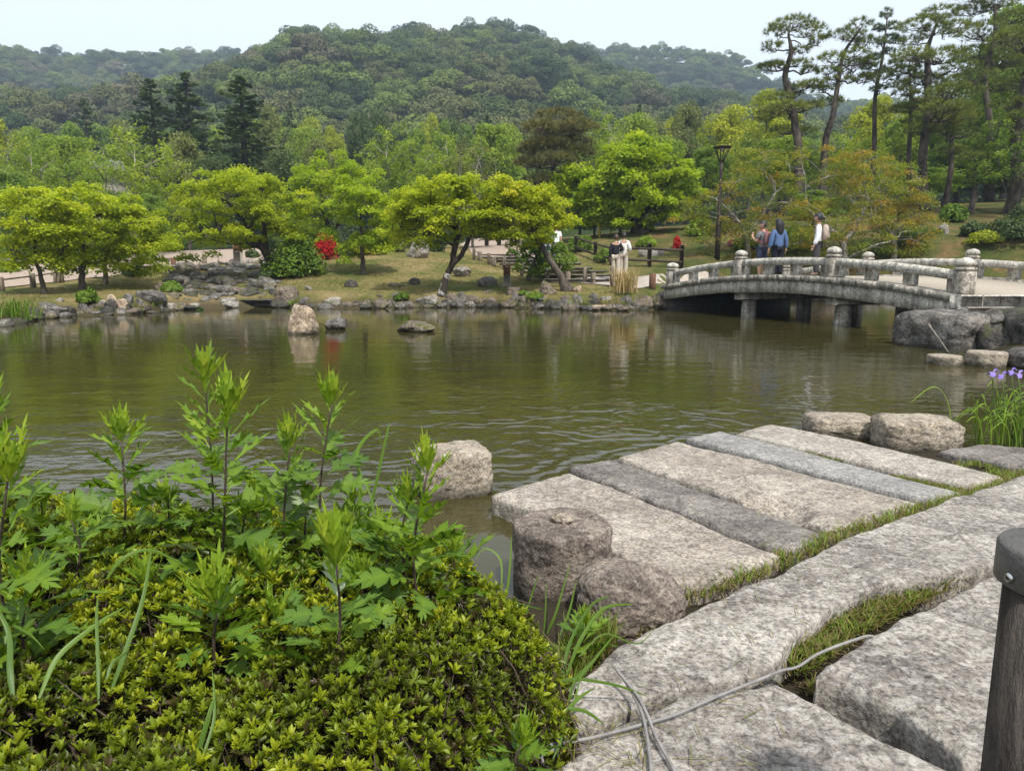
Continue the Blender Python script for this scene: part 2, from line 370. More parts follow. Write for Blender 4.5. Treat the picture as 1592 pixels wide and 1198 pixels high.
CTRL_PX = [(0, 470, 19.5), (0, 447, 23.5), (110, 430, 27), (0, 411, 36), (50, 405, 40), (180, 396, 46), (300, 402, 38), (350, 388, 48), (220, 420, 30), (240, 452, 24), (150, 450, 23),
           (330, 455, 27), (350, 420, 32), (410, 412, 34), (427, 440, 27.3), (500, 440, 27.6), (565, 425, 29.5), (600, 440, 27.6), (650, 403, 33.5), (600, 388, 36.5), (500, 405, 33.5),
           (700, 440, 27.2), (720, 428, 28.6), (780, 447, 26), (890, 455, 24.6), (951, 444, 25.6), (850, 436, 27.3), (900, 420, 31), (800, 400, 37), (750, 383, 46),
           (1014, 447, 24), (1050, 432, 25.6), (1110, 415, 28.5), (1000, 402, 31.5), (1060, 370, 37), (950, 368, 39), (1160, 390, 31.5), (1230, 385, 32.5),
           (1340, 392, 30), (1460, 358, 33), (1500, 333, 37), (1592, 325, 37), (1560, 385, 29), (1420, 332, 38)]
C3 = [tuple(W(*c)) for c in CTRL_PX] + [(-60, 60, 3.0), (-25, 55, 2.6), (0, 60, 3.6), (30, 60, 6.0), (60, 60, 7.5), (-100, 100, 5), (0, 100, 7), (100, 100, 10), (-40, 30, 1.2), (-40, 15, .9),
      (45, 30, 5), (40, 12, 1.2), (0, -8, .14), (-10, -2, .16), (10, -2, .14), (16, 10, .72), (12.5, 14.5, .74), (14, 12.2, .66), (-25, 2, .2), (18, 3, .2), (3.5, 3.0, .04), (2.2, 3.6, .03), (4.5, 4.0, .04), (1.5, 3.0, .03), (-1, 1.2, .14), (1, 2.0, .04), (2, 1.5, .05), (-3, 1.5, .14)]
C3 = np.array(C3); SC = 30.0
def _tps(d): return np.where(d > 0, d * d * np.log(d + 1e-9), 0)
_n = len(C3); _X = C3[:, :2] / SC
_K = _tps(np.linalg.norm(_X[:, None] - _X[None], axis=2)) + np.eye(_n) * 0.003
_P = np.concatenate([np.ones((_n, 1)), _X], 1)
_A = np.block([[_K, _P], [_P.T, np.zeros((3, 3))]])
_w = np.linalg.solve(_A, np.concatenate([C3[:, 2], np.zeros(3)]))
def land(X, Y):
    Q = np.stack([X, Y], 1) / SC
    z = _tps(np.linalg.norm(Q[:, None] - _X[None], axis=2)) @ _w[:_n] + _w[_n] + Q @ _w[_n + 1:]
    far = np.clip((np.hypot(X, Y) - 75) / 50, 0, 1); far = far * far * (3 - 2 * far)
    zf = 6 + 0.025 * X + 0.03 * (Y - 100); zf = np.clip(zf, 0.5, 14)
    return z * (1 - far) + zf * far
def ground_z(X, Y):
    X = np.atleast_1d(np.asarray(X, float)); Y = np.atleast_1d(np.asarray(Y, float))
    s = pond_sd(X, Y); L = land(X, Y)
    slope = np.where(Y > 13, 0.85, 0.5)
    zl = np.minimum(np.maximum(L, np.where(Y > 8, 0.07, .03)), np.where(Y > 8, .06, .02) + np.maximum(-s, 0) * slope)
    zl = zl + 0.03 * vnoise(np.stack([X * .9, Y * .9, X * 0], 1), 5) * np.clip(-s, 0, 1) * (Y > 12)
    return np.where(s > 0, np.maximum(-0.9, np.where(Y > 8, .06, .02) - s * 0.9), zl)
def axis(*segs): return np.unique(np.concatenate([np.arange(a, b, st) for a, b, st in segs]).round(4))
GX = axis((-700, -60, 32), (-60, -16, 1.4), (-16, 26, .28), (26, 60, 1.4), (60, 701, 32))
GY = axis((-60, -6, 6), (-6, 0, .8), (0, 8, .16), (8, 15, .45), (15, 48, .28), (48, 80, 1.3), (80, 900, 18))
_gx, _gy = np.meshgrid(GX, GY); GZ = ground_z(_gx.ravel(), _gy.ravel()).reshape(_gx.shape)
def tz(x, y):
    i = np.clip(np.searchsorted(GX, x) - 1, 0, len(GX) - 2); j = np.clip(np.searchsorted(GY, y) - 1, 0, len(GY) - 2)
    fx = (x - GX[i]) / (GX[i + 1] - GX[i]); fy = (y - GY[j]) / (GY[j + 1] - GY[j])
    return GZ[j, i] * (1 - fx) * (1 - fy) + GZ[j, i + 1] * fx * (1 - fy) + GZ[j + 1, i] * (1 - fx) * fy + GZ[j + 1, i + 1] * fx * fy
def hit(px, py, y0=9.0):                   # first ground (or water) point along the sight line of a pixel
    d = ray(px, py); Y = y0
    while Y < 120:
        p = np.array([d[0], d[1], d[2]]) * (Y / d[1]) + np.array([0, 0, CZ])
        if p[2] <= max(float(tz(p[0], p[1])), 0.0): return p
        Y += 0.04 + Y * .001
    return p

def ground_mat():
    m, nt, out = mat('ground_lawn'); co = coords(nt)
    f = noise(nt, co, .55, 6, .6, .4); g = noise(nt, co, 7.0, 6, .7)
    lawn = ramp(nt, f, [(.36, (.075, .095, .022)), (.5, (.17, .145, .055)), (.66, (.235, .18, .085))])
    lawn = mixc(nt, .8, lawn, ramp(nt, g, [(.3, (.62, .62, .62)), (.7, (1.3, 1.3, 1.3))]), 'MULTIPLY')
    pos = node(nt, 'SeparateXYZ', {0: node(nt, 'NewGeometry').outputs['Position']})
    near = ramp(nt, mth(nt, 'MULTIPLY', pos.outputs[1], .1), [(.7, (1, 1, 1)), (.9, (0, 0, 0))])
    col = mixc(nt, near, lawn, ramp(nt, g, [(.35, (.045, .036, .026)), (.65, (.11, .085, .06))]))
    right = ramp(nt, mth(nt, 'ADD', mth(nt, 'MULTIPLY', pos.outputs[0], .02), .3), [(.36, (0, 0, 0)), (.44, (1, 1, 1))])   # greener lawn beyond the bridge
    col = mixc(nt, mth(nt, 'MULTIPLY', right, mth(nt, 'SUBTRACT', 1.0, near)), col, mixc(nt, .8, ramp(nt, f, [(.36, (.045, .065, .015)), (.5, (.085, .085, .026)), (.62, (.15, .10, .045))]), ramp(nt, g, [(.3, (.62, .62, .62)), (.7, (1.3, 1.3, 1.3))]), 'MULTIPLY'))
    mud = ramp(nt, mth(nt, 'ADD', pos.outputs[2], mth(nt, 'MULTIPLY', f, .08)), [(.16, (1, 1, 1)), (.46, (0, 0, 0))])
    col = mixc(nt, mth(nt, 'MULTIPLY', mud, .85), col, (.045, .038, .024))
    far = ramp(nt, mth(nt, 'MULTIPLY', pos.outputs[1], .01), [(.5, (0, 0, 0)), (.62, (1, 1, 1))])
    col = mixc(nt, far, col, (.03, .045, .014))
    bs = node(nt, 'BsdfPrincipled', {'Base Color': col, 'Roughness': .95, 'Specular IOR Level': .1})
    b = node(nt, 'Bump', {'Height': noise(nt, co, 16, 6, .75), 'Strength': .9, 'Distance': .06}); nt.links.new(b.outputs[0], bs.inputs['Normal'])
    nt.links.new(bs.outputs[0], out.inputs[0]); return m
def grid_faces(ny, nx):
    k = np.arange((ny - 1) * nx).reshape(ny - 1, nx)[:, :-1].ravel()
    return np.stack([k, k + 1, k + nx + 1, k + nx], 1)
tag(obj('ground', mesh('ground', np.stack([_gx, _gy, GZ], 2).reshape(-1, 3), grid_faces(len(GY), len(GX)), None, ground_mat(), True)), 'lawn and earth banks all round the garden pond', kind='structure')

def water_mat():
    m, nt, out = mat('pond_water'); co = coords(nt, (.55, 1.0, 1.0))
    pos = node(nt, 'SeparateXYZ', {0: node(nt, 'NewGeometry').outputs['Position']})
    f = noise(nt, coords(nt), .25, 3, .5)
    col = ramp(nt, f, [(.35, (.033, .0295, .010)), (.65, (.045, .040, .0135))])
    bs = node(nt, 'BsdfPrincipled', {'Base Color': col, 'Roughness': .025, 'IOR': 1.33, 'Specular IOR Level': .5})
    n1 = noise(nt, co, 2.1, 3, .5, .3); n2 = noise(nt, co, 9.0, 3, .6, .2)
    # rings of ripples running out from the sunk edge of the stone landing
    v = node(nt, 'VectorMath', {0: node(nt, 'NewGeometry').outputs['Position'], 1: (1.7, 4.0, 0)}, operation='SUBTRACT').outputs[0]
    d = node(nt, 'VectorMath', {0: v}, operation='LENGTH').outputs['Value']
    wob = mth(nt, 'MULTIPLY', noise(nt, coords(nt, (.8, .8, 1)), 1.3, 3, .5), 3.2)
    w = mth(nt, 'SINE', mth(nt, 'MULTIPLY', mth(nt, 'ADD', d, wob), 17.0))
    fall = ramp(nt, mth(nt, 'MULTIPLY', d, .1), [(.05, (1, 1, 1)), (.22, (.55, .55, .55)), (.52, (.08, .08, .08))])
    h = mth(nt, 'ADD', mth(nt, 'MULTIPLY', n1, 1.0), mth(nt, 'MULTIPLY', n2, .24))
    h = mth(nt, 'ADD', h, mth(nt, 'MULTIPLY', mth(nt, 'MULTIPLY', w, fall), .16))
    calm = ramp(nt, mth(nt, 'MULTIPLY', pos.outputs[1], .04), [(.104, (.12, .12, .12)), (.144, (1, 1, 1)), (.26, (.85, .85, .85)), (.45, (.42, .42, .42)), (.9, (.26, .26, .26))])
    b = node(nt, 'Bump', {'Height': h, 'Strength': mth(nt, 'MULTIPLY', mth(nt, 'MULTIPLY', calm, ramp(nt, f, [(.35, (.55, .55, .55)), (.6, (1.1, 1.1, 1.1))])), .34), 'Distance': .06}); nt.links.new(b.outputs[0], bs.inputs['Normal'])
    nt.links.new(bs.outputs[0], out.inputs[0]); return m
tag(obj('water', mesh('water', [(-60, 0, 0), (30, 0, 0), (30, 34, 0), (-60, 34, 0)], np.array([[0, 1, 2, 3]]), None, water_mat())), 'olive green pond with small ripples', kind='structure')

def drape(name, poly, m, label, step=.3, up=.03, kind='structure'):      # a sheet laid on the ground inside a polygon of ground points
    P = np.array(poly)[:, :2]; bm = bmesh.new(); bm.faces.new([bm.verts.new((p[0], p[1], 0)) for p in smooth_path(np.concatenate([P, P[:1]]), len(P) * 5)[:-1]])
    x0, y0 = P.min(0); x1, y1 = P.max(0)
    for a, b, k in ((x0, x1, 0), (y0, y1, 1)):
        for t in np.arange(a, b, step):
            no = (1, 0, 0) if k == 0 else (0, 1, 0); co_ = (t, 0, 0) if k == 0 else (0, t, 0)
            bmesh.ops.bisect_plane(bm, geom=bm.verts[:] + bm.edges[:] + bm.faces[:], plane_co=co_, plane_no=no)
    for v in bm.verts: v.co.z = float(tz(v.co.x, v.co.y)) + up
    me = bpy.data.meshes.new(name); bm.to_mesh(me); bm.free(); me.materials.append(m)
    return tag(obj(name, me), label, kind=kind)
path_m = plain('path_gravel', (.31, .245, .20), .95, .1, var=.12, vscale=3, bump=.3, bscale=60)
path_g = plain('path_grey', (.33, .29, .25), .95, .1, var=.15, vscale=4, bump=.3, bscale=60)
H = lambda px, py: hit(px, py)
drape('path', [H(-260, 450), H(-120, 455), H(0, 449), H(60, 442), H(130, 434), H(200, 424), H(230, 416), H(330, 412), H(375, 407), H(440, 400), H(440, 391), H(360, 387), H(250, 394), H(180, 395), H(60, 397), H(0, 401), H(-150, 408), H(-260, 420)], path_m, 'pinkish gravel walk beyond the left lawn')
drape('path.001', [H(735, 398), H(760, 400), H(805, 403), H(850, 402), H(830, 392), H(815, 380), H(800, 372), H(740, 371), H(715, 380)], path_m, 'pinkish gravel terrace at the head of the broad steps', up=.035)
_pe = lambda x, y: np.array([x, y, 0])
drape('path.002', [H(858, 440), H(905, 441), H(951, 446), H(1000, 449), H(1043, 446), _pe(5.5, 23.2), _pe(6.6, 22.3), _pe(9.6, 23.6), _pe(9.9, 25.0), H(1100, 424), H(1040, 431), H(985, 432), H(930, 429)], path_g, 'pale path joining the bridge to the broad steps', up=.03)

# ------------------------------------------------------------------ wooded hills
def skyline(px, pts): return np.interp(px, [p[0] for p in pts], [p[1] for p in pts])
SKY_A = [(-700, 160), (-200, 150), (200, 140), (330, 118), (420, 80), (500, 46), (600, 37), (690, 30), (770, 24), (825, 40), (870, 58), (935, 82), (1000, 108), (1100, 140), (1200, 165), (1600, 200), (2300, 215)]
SKY_B = [(-700, 90), (-200, 72), (0, 64), (80, 70), (160, 78), (250, 79), (420, 76), (600, 80), (800, 76), (920, 64), (1000, 62), (1100, 75), (1160, 97), (1215, 130), (1300, 155), (1450, 150), (1700, 140), (2300, 150)]
def top_z(px, py, r): return CZ + ray(px, py)[2] / np.hypot(*ray(px, py)[:2]) * r
def hill(name, prof, r0, r1, label, seed, sp, trees_label, fs):
    us = np.linspace(-1.25, 1.25, 150); rs = np.linspace(0, 1.35, 50); pxs = 796 + us * F
    ztop = np.array([top_z(p, skyline(p, prof), r1) for p in pxs]) - 13
    def hz(u, f):
        zt = np.interp(u, us, ztop); r = r0 + (r1 - r0) * np.minimum(f, 1.35)
        s = np.clip(f, 0, 1); pr = s ** 1.15 * (1.35 - .35 * s)
        a = np.arctan(u); X = r * np.sin(a); Y = r * np.cos(a)
        n = fbm(np.stack([X / 75, Y / 75, X * 0], 1), seed, 3) * 9 * np.sin(np.pi * np.clip(f, 0, 1)) ** .7 * np.clip((1 - f) / .35, 0, 1)
        back = np.clip(f - 1, 0, 1)
        return X, Y, 7 + (zt - 7) * pr + n - back * 90
    U, Fr = np.meshgrid(us, rs); X, Y, Z = hz(U.ravel(), Fr.ravel())
    hm = plain(name + '_soil', (.02, .028, .012), 1, 0)
    tag(obj(name, mesh(name, np.stack([X, Y, Z], 1), grid_faces(50, 150), None, hm, True)), label, kind='structure')
    rg = R(seed); L = r1 - r0; pts = []; meta = []
    r = 0.0
    while r < 1.04:
        rad = r0 + L * r; du = sp / rad; u = np.arange(-1.0, 1.0, du); u = u + rg.uniform(-.4, .4, len(u)) * du; f = np.full(len(u), r) + rg.uniform(-.4, .4, len(u)) * sp / L
        pts.append(np.stack([u, f], 1)); r += sp * .95 / L
    P = np.concatenate(pts); X, Y, Z = hz(P[:, 0], P[:, 1])
    S = rg.uniform(.75, 1.35, len(P)) * (1 + .25 * fbm(np.stack([X / 30, Y / 30, X * 0], 1), seed + 9, 2)); S *= fs
    keep = np.abs(P[:, 0]) < .95
    return np.stack([X, Y, Z - 1.9 * S], 1)[keep], S[keep]
def crown_cloud(seed, nl, nq, Rr=5.0, Hh=6.5, q=.34, base=2.0, flat=.75):
    rg = R(seed); th = rg.uniform(0, 2 * np.pi, nl); rr = Rr * np.sqrt(rg.uniform(0, 1, nl)) * .8; h = base + (Hh - base) * np.sqrt(np.clip(1 - (rr / Rr) ** 2, 0, 1)) * rg.uniform(.55, 1, nl)
    C = np.stack([rr * np.cos(th), rr * np.sin(th), h], 1); lr = rg.uniform(.16, .3, nl) * Rr
    i = rg.integers(0, nl, nq); D = rand_dirs(rg, nq); D[:, 2] = np.abs(D[:, 2]) * .9 + rg.uniform(-.35, .1, nq); D = unit(D)
    P = C[i] + D * lr[i][:, None] * np.array([1, 1, flat]) * rg.uniform(.85, 1.08, nq)[:, None]
    N = unit(D + rg.normal(size=(nq, 3)) * .45)
    mb = MB(); t = np.clip(.45 + .12 * rg.normal(size=nq) + (lr[i] * 0) + rg.uniform(-.15, .15, nl)[i], 0, 1)
    leaf_quads(mb, P, N, q * rg.uniform(.7, 1.3, nq), .75, t, rg); return mb
def forest_mat(name, stops):
    m, nt, out = mat(name)
    at = node(nt, 'Attribute', attribute_name='tint').outputs['Fac']; oi = node(nt, 'ObjectInfo').outputs['Random']
    a = ramp(nt, oi, stops); col = mixc(nt, 1.0, a, ramp(nt, at, [(0, (.55, .55, .55)), (1, (1.5, 1.5, 1.4))]), 'MULTIPLY')
    bs = node(nt, 'BsdfPrincipled', {'Base Color': col, 'Roughness': .7, 'Specular IOR Level': .15})
    nt.links.new(bs.outputs[0], out.inputs[0]); return m
fm = forest_mat('forest_crowns', [(0, (.036, .060, .022)), (.22, (.050, .078, .024)), (.42, (.075, .102, .028)), (.6, (.105, .105, .042)), (.75, (.10, .14, .03)), (.90, (.13, .17, .036)), (.93, (.04, .06, .03)), (1, (.14, .12, .065))])
crowns = []
for k in range(6):
    mb = crown_cloud(500 + k, 26, 7600, 5.0, 6.6 + .6 * (k % 3), .135)
    o = bpy.data.objects.new('canopy', mb.mesh('canopy', fm)); crowns.append(o)      # source shapes, not in the scene
fcol = bpy.data.collections.new('canopy_shapes')
for o in crowns: fcol.objects.link(o)
def scatter(name, pts, S, label, seed):
    me = bpy.data.meshes.new(name); me.vertices.add(len(pts)); me.vertices.foreach_set('co', pts.astype(np.float32).ravel()); me.update()
    at = me.attributes.new('size', 'FLOAT', 'POINT'); at.data.foreach_set('value', S.astype(np.float32))
    o = tag(obj(name, me), label, kind='stuff')
    ng = bpy.data.node_groups.new(name, 'GeometryNodeTree'); ng.interface.new_socket('Geometry', in_out='INPUT', socket_type='NodeSocketGeometry'); ng.interface.new_socket('Geometry', in_out='OUTPUT', socket_type='NodeSocketGeometry')
    gi = ng.nodes.new('NodeGroupInput'); go = ng.nodes.new('NodeGroupOutput'); ip = ng.nodes.new('GeometryNodeInstanceOnPoints'); ci = ng.nodes.new('GeometryNodeCollectionInfo')
    ci.inputs['Collection'].default_value = fcol; ci.inputs['Separate Children'].default_value = True; ci.inputs['Reset Children'].default_value = True
    ip.inputs['Pick Instance'].default_value = True
    na = ng.nodes.new('GeometryNodeInputNamedAttribute'); na.data_type = 'FLOAT'; na.inputs['Name'].default_value = 'size'
    rv = ng.nodes.new('FunctionNodeRandomValue'); rv.data_type = 'FLOAT_VECTOR'; rv.inputs['Min'].default_value = (-.06, -.06, 0); rv.inputs['Max'].default_value = (.06, .06, 6.28); rv.inputs['Seed'].default_value = seed
    ri = ng.nodes.new('FunctionNodeRandomValue'); ri.data_type = 'INT'; ri.inputs[4].default_value = 0; ri.inputs[5].default_value = 5; ri.inputs['Seed'].default_value = seed + 1
    L = ng.links.new
    L(gi.outputs[0], ip.inputs['Points']); L(ci.outputs[0], ip.inputs['Instance']); L(na.outputs[0], ip.inputs['Scale']); L(rv.outputs[0], ip.inputs['Rotation']); L(ri.outputs[2], ip.inputs['Instance Index'])
    L(ip.outputs[0], go.inputs[0])
    md = o.modifiers.new('scatter', 'NODES'); md.node_group = ng; return o
ph, S = hill('hill', SKY_A, 125, 340, 'broad wooded hill behind the garden', 31, 10.5, '', 1.5)
scatter('hill_forest', ph, S, 'dense mixed forest covering the nearer hill', 3)
ph, S = hill('hill_ridge', SKY_B, 330, 560, 'further wooded ridge', 77, 12.0, '', 1.75)
scatter('ridge_forest', ph, S, 'dense forest covering the further ridges', 5)

# the faint haze between the garden and the hills
hb = MB().box((0, 420, 108), (1500, 1000, 224)); hz_ = hb.build('haze', None)
hm, nt, out = mat('haze_air'); pv = node(nt, 'VolumePrincipled', {'Color': (.66, .82, 1.0, 1), 'Density': .0006, 'Anisotropy': .3}); nt.links.new(pv.outputs[0], out.inputs['Volume'])
hz_.data.materials.clear(); hz_.data.materials.append(hm); tag(hz_, 'faint bluish haze in front of the hills', kind='stuff')

# ------------------------------------------------------------------ stone bridge
Z0 = 13.6; B0 = np.array([14 - .4 * Z0, Z0, 0.0]); DV = np.array([-.3714, .9285, 0]); NV = np.array([.9285, .3714, 0]); UP = np.array([0, 0, 1.0]); BW = 4.6; SP = 3.185; BL = 3 * SP
def bz(s): q = (np.asarray(s, float) - BL / 2) / (BL / 2); return .77 + .34 * np.clip(1 - q * q, 0, 1)
def BP(s, w, z): return B0 + DV * s + NV * w + UP * z
br = thing('stone_bridge', BP(BL / 2, BW / 2, 0), 'low arched grey stone bridge with ball topped posts over the pond', 'bridge'); bl = np.array(br.location)
def strip(mb, s0, s1, w0, w1, za, zb, n=6, tint=.5):           # a solid that follows the arch between two offsets
    s = np.linspace(s0, s1, n); V = []
    for q in s: V += [BP(q, w0, bz(q) + za), BP(q, w1, bz(q) + za), BP(q, w1, bz(q) + zb), BP(q, w0, bz(q) + zb)]
    Fq = []
    for i in range(n - 1):
        a = i * 4; b = a + 4; Fq += [[a, a + 1, b + 1, b], [a + 1, a + 2, b + 2, b + 1], [a + 2, a + 3, b + 3, b + 2], [a + 3, a, b, b + 3]]
    Fq += [[3, 2, 1, 0], [4 * n - 4, 4 * n - 3, 4 * n - 2, 4 * n - 1]]
    mb.add(V, np.array(Fq), tint)
dk = MB(); strip(dk, -.3, BL + .3, .16, BW - .16, -.18, -.01, 20); dk.build('deck', M['deck'], br, sub=bl)
for w0, w1, v0, v1 in ((-.24, .16, -.16, .02), (BW - .16, BW + .24, BW - .02, BW + .16)):
    rg = R(3); cuts = [-.28, .75, 1.75, 2.85, 3.8, 4.75, 5.85, 6.8, 7.8, 8.8, BL + .28]
    for a, b in zip(cuts[:-1], cuts[1:]):                      # the edge stones under the rail
        k = MB(); strip(k, a + .006, b - .006, w0, w1, -.10 + rg.uniform(-.008, .008), .03 + rg.uniform(-.006, .006)); k.build('edge_stone', M['bridge_stain'], br, sub=bl)
    cuts = [-.2, .95, 2.0, 3.05, 4.35, 5.4, 6.45, 7.4, 8.4, BL + .2]
    for a, b in zip(cuts[:-1], cuts[1:]):                      # the girder below, in blocks
        k = MB(); o_ = rg.uniform(-.012, .012); strip(k, a + .008, b - .008, v0 + o_, v1 + o_, -.42 + rg.uniform(-.01, .01), -.103); k.build('girder_stone', M['bridge'], br, sub=bl)
POSTP = [(.165, 0), (.175, .02), (.175, .40), (.165, .42), (.15, .425), (.15, .44), (.172, .45), (.178, .475), (.165, .50), (.125, .51), (.118, .525)]
FIN = [(.118, .525), (.15, .54), (.163, .57), (.155, .61), (.125, .645), (.075, .67), (.03, .685), (.0, .69)]
for w in (0.0, BW):
    for k in range(4):
        s = k * SP; c = BP(s, w, bz(s) + .03); sc = 1.12 if k in (0, 3) else 1.0
        p = MB().lathe(np.array(POSTP) * [sc, 1], c, 24); po = p.build('post', M['post_stone'], br, sub=bl, smooth=False)
        MB().lathe(np.array(FIN[:-1]) * [sc, 1], c, 24).build('finial', M['bridge'], po, sub=bl, smooth=True)
        if k < 3:
            ss = np.linspace(s + .1, s + SP - .1, 12); rp = np.array([BP(q, w, bz(q) + .36) for q in ss])
            MB().tube(rp, .098, 14).build('rail', M['bridge'], br, sub=bl, smooth=True)
            for f in (.07, .36, .66, .93):                     # stub blocks carrying the rail
                q = s + SP * f; ax = np.stack([DV, NV, UP]); hw = .11 if f in (.07, .93) else .2
                MB().box(BP(q, w, bz(q) + .03 + .14), (hw * 1.15, .2, .28), ax, bev=.015).build('baluster', M['bridge'], br, sub=bl)
for s in (SP * .98, SP * 2.0):
    for w in (.35, BW * .5, BW - .35):
        MB().lathe([(.2, -1.0), (.205, -.2), (.195, .3), (.19, float(bz(s)) - .62)], BP(s, w, 0), 18).build('pier', M['bridge_stain'], br, sub=bl, smooth=True)
    MB().box(BP(s, BW / 2, bz(s) - .52), (.3, BW + .1, .2), np.stack([DV, NV, UP]), bev=.02).build('cross_beam', M['bridge'], br, sub=bl)
for s in (BL * .0 - .1, BL + .1):
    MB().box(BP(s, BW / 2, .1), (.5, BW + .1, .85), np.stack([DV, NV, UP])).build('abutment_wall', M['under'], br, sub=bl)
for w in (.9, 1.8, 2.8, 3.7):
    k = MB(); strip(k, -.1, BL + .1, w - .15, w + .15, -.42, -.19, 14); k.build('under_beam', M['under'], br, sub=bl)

# the paved landing at the near end of the bridge and its kerb
lz = .78
a0 = BP(-.24, -.3, 0)[:2]; a1 = BP(-.24, BW + .3, 0)[:2]
LP = [(a0[0] + .15, a0[1] + .02), (30, 13.35), (30, 22), (a1[0], a1[1])]
mb = MB(); V = [(x, y, lz - .02) for x, y in LP] + [(x, y, lz - .6) for x, y in LP]
mb.add(V, [np.array([[0, 1, 2, 3]]), np.array([[4, 5, 1, 0], [5, 6, 2, 1], [6, 7, 3, 2], [7, 4, 0, 3]])]); tag(mb.build('pavement', M['deck']), 'beige paved landing at the near end of the bridge', kind='structure')
kb = thing('stone_kerb', (a0[0], 13.3, lz), 'pale stone kerb running right from the near bridge post', 'kerb'); kl = np.array(kb.location)
x = 8.22; i = 0
while x < 16:
    L = (.42, 1.05, 1.3)[min(i, 2)]
    MB().box((x + L / 2, 13.28 + .01 * (i % 2), lz - .12), (L - .012, .36, .27), bev=.015).build('kerb_stone', M['bridge'], kb, sub=kl); x += L; i += 1
kb2 = thing('stone_kerb', (a0[0], 12.7, lz - .2), 'thin pale stone edging below the kerb beside the gravel strip', 'kerb'); kl = np.array(kb2.location)
x = 8.15
for i in range(6):
    MB().box((x + .65, 12.86, lz - .235), (1.29, .2, .1), bev=.01).build('kerb_stone', M['granite_warm'], kb2, sub=kl); x += 1.3
mb = MB().box((11.8, 12.0, lz - .57), (9.0, 1.7, .6)); tag(mb.build('gravel_strip', plain('strip_gravel', (.30, .235, .17), .95, .1, var=.3, vscale=18, bump=.6, bscale=50)), 'brown gravel strip on top of the rock wall', kind='structure')
# ------------------------------------------------------------------ trees
def branch(mb, a, b, r0, r1, rg, sides=5, sag=.0, n=6, wig=.06):
    a = np.asarray(a, float); b = np.asarray(b, float); L = np.linalg.norm(b - a)
    t = np.linspace(0, 1, n)[:, None]; P = a + (b - a) * t
    P[:, 2] += np.sin(np.pi * t[:, 0]) * sag * L
    P[1:-1] += rg.normal(size=(n - 2, 3)) * wig * L
    mb.tube(P, np.linspace(r0, r1, n), sides, cap=False); return P
def limbs(mb, trunkP, trunkR, pads, rg, r=.03, k=7, sides=5):
    """main limbs from the trunk to the furthest pads, then twigs from the limbs to every other pad"""
    T = np.concatenate(trunkP); up = T[T[:, 2] > T[:, 2].min() + .35 * (np.ptp(T[:, 2]) + 1e-6)]
    sel = [int(np.argmax(np.linalg.norm(pads - pads.mean(0), axis=1)))]
    while len(sel) < min(k, len(pads)):
        d = np.min(np.linalg.norm(pads[:, None] - pads[sel][None], axis=2), axis=1); sel.append(int(np.argmax(d)))
    nodes = [up]
    for i in sel:
        p = pads[i]; d = np.linalg.norm((up - p) * [1, 1, 1.0], axis=1) + np.where(up[:, 2] > p[2] - .1, 1.5, 0)
        a = up[int(np.argmin(d))]; nodes.append(branch(mb, a, p, r, r * .25, rg, sides, .08, 7, .04))
    A = np.concatenate(nodes)
    for i, p in enumerate(pads):
        if i in sel: continue
        d = np.linalg.norm(A - p, axis=1) + np.where(A[:, 2] > p[2] + .1, .8, 0); a = A[int(np.argmin(d))]
        Q = branch(mb, a, p, r * .45, r * .12, rg, 4, .06, 4, .05)
SKIRT = 1.35
def shell_pads(crowns, Y, n, rg, up_bias=.35, shell=.55, zmin=None):
    """pad centres spread through the crown ellipsoids; crown = (px, py, rx, ry[, dY, depth ratio])"""
    vol = np.array([c[2] * c[3] for c in crowns], float); cnt = np.maximum(3, (n * vol / vol.sum()).astype(int)); P = []
    for c, m in zip(crowns, cnt):
        Yc = Y + (c[4] if len(c) > 4 else 0); ctr = W(c[0], c[1], Yc); rx = c[2] * 1.06 / F * Yc; rz = c[3] * SKIRT / F * Yc; ctr = ctr - np.array([0, 0, c[3] * (SKIRT - 1) * .8 / F * Yc]); ry = rx * (c[5] if len(c) > 5 else .9)
        D = rand_dirs(rg, m); D[:, 2] += up_bias; D = unit(D); rr = shell + (1 - shell) * rg.uniform(0, 1, m) ** .6
        P.append(ctr + D * rr[:, None] * np.array([rx, ry, rz]))
    return np.concatenate(P)
def pad_leaves(mb, pads, rad, n, size, rg, droop=.35, thick=.10, tilt=.45, wr=.6, tint=(.5, .14), hi=None):
    """tiers of leaves: flat drooping discs round each pad centre"""
    m = len(pads); i = np.arange(m).repeat(n); r = rad * rg.uniform(.7, 1.35, m)
    th = rg.uniform(0, 2 * np.pi, m * n); q = np.sqrt(rg.uniform(0, 1, m * n)); el = rg.uniform(.6, 1.0, m)[i]; an = rg.uniform(0, np.pi, m)[i]
    dx = np.cos(th) * q * r[i]; dy = np.sin(th) * q * r[i] * el
    x = dx * np.cos(an) - dy * np.sin(an); y = dx * np.sin(an) + dy * np.cos(an)
    dz = -droop * q ** 2 * r[i] + rg.normal(size=m * n) * thick * r[i] * 1.2
    C = pads[i] + np.stack([x, y, dz], 1)
    N = unit(np.stack([x / r[i] * .5, y / r[i] * .5, np.ones(m * n)], 1) + rg.normal(size=(m * n, 3)) * tilt)
    t = np.clip(tint[0] + rg.normal(size=m)[i] * tint[1] + rg.normal(size=m * n) * .12 + dz / (r[i] + .01) * .2, 0, 1)
    leaf_quads(mb, C, N, size * rg.uniform(.65, 1.3, m * n), wr, t, rg)
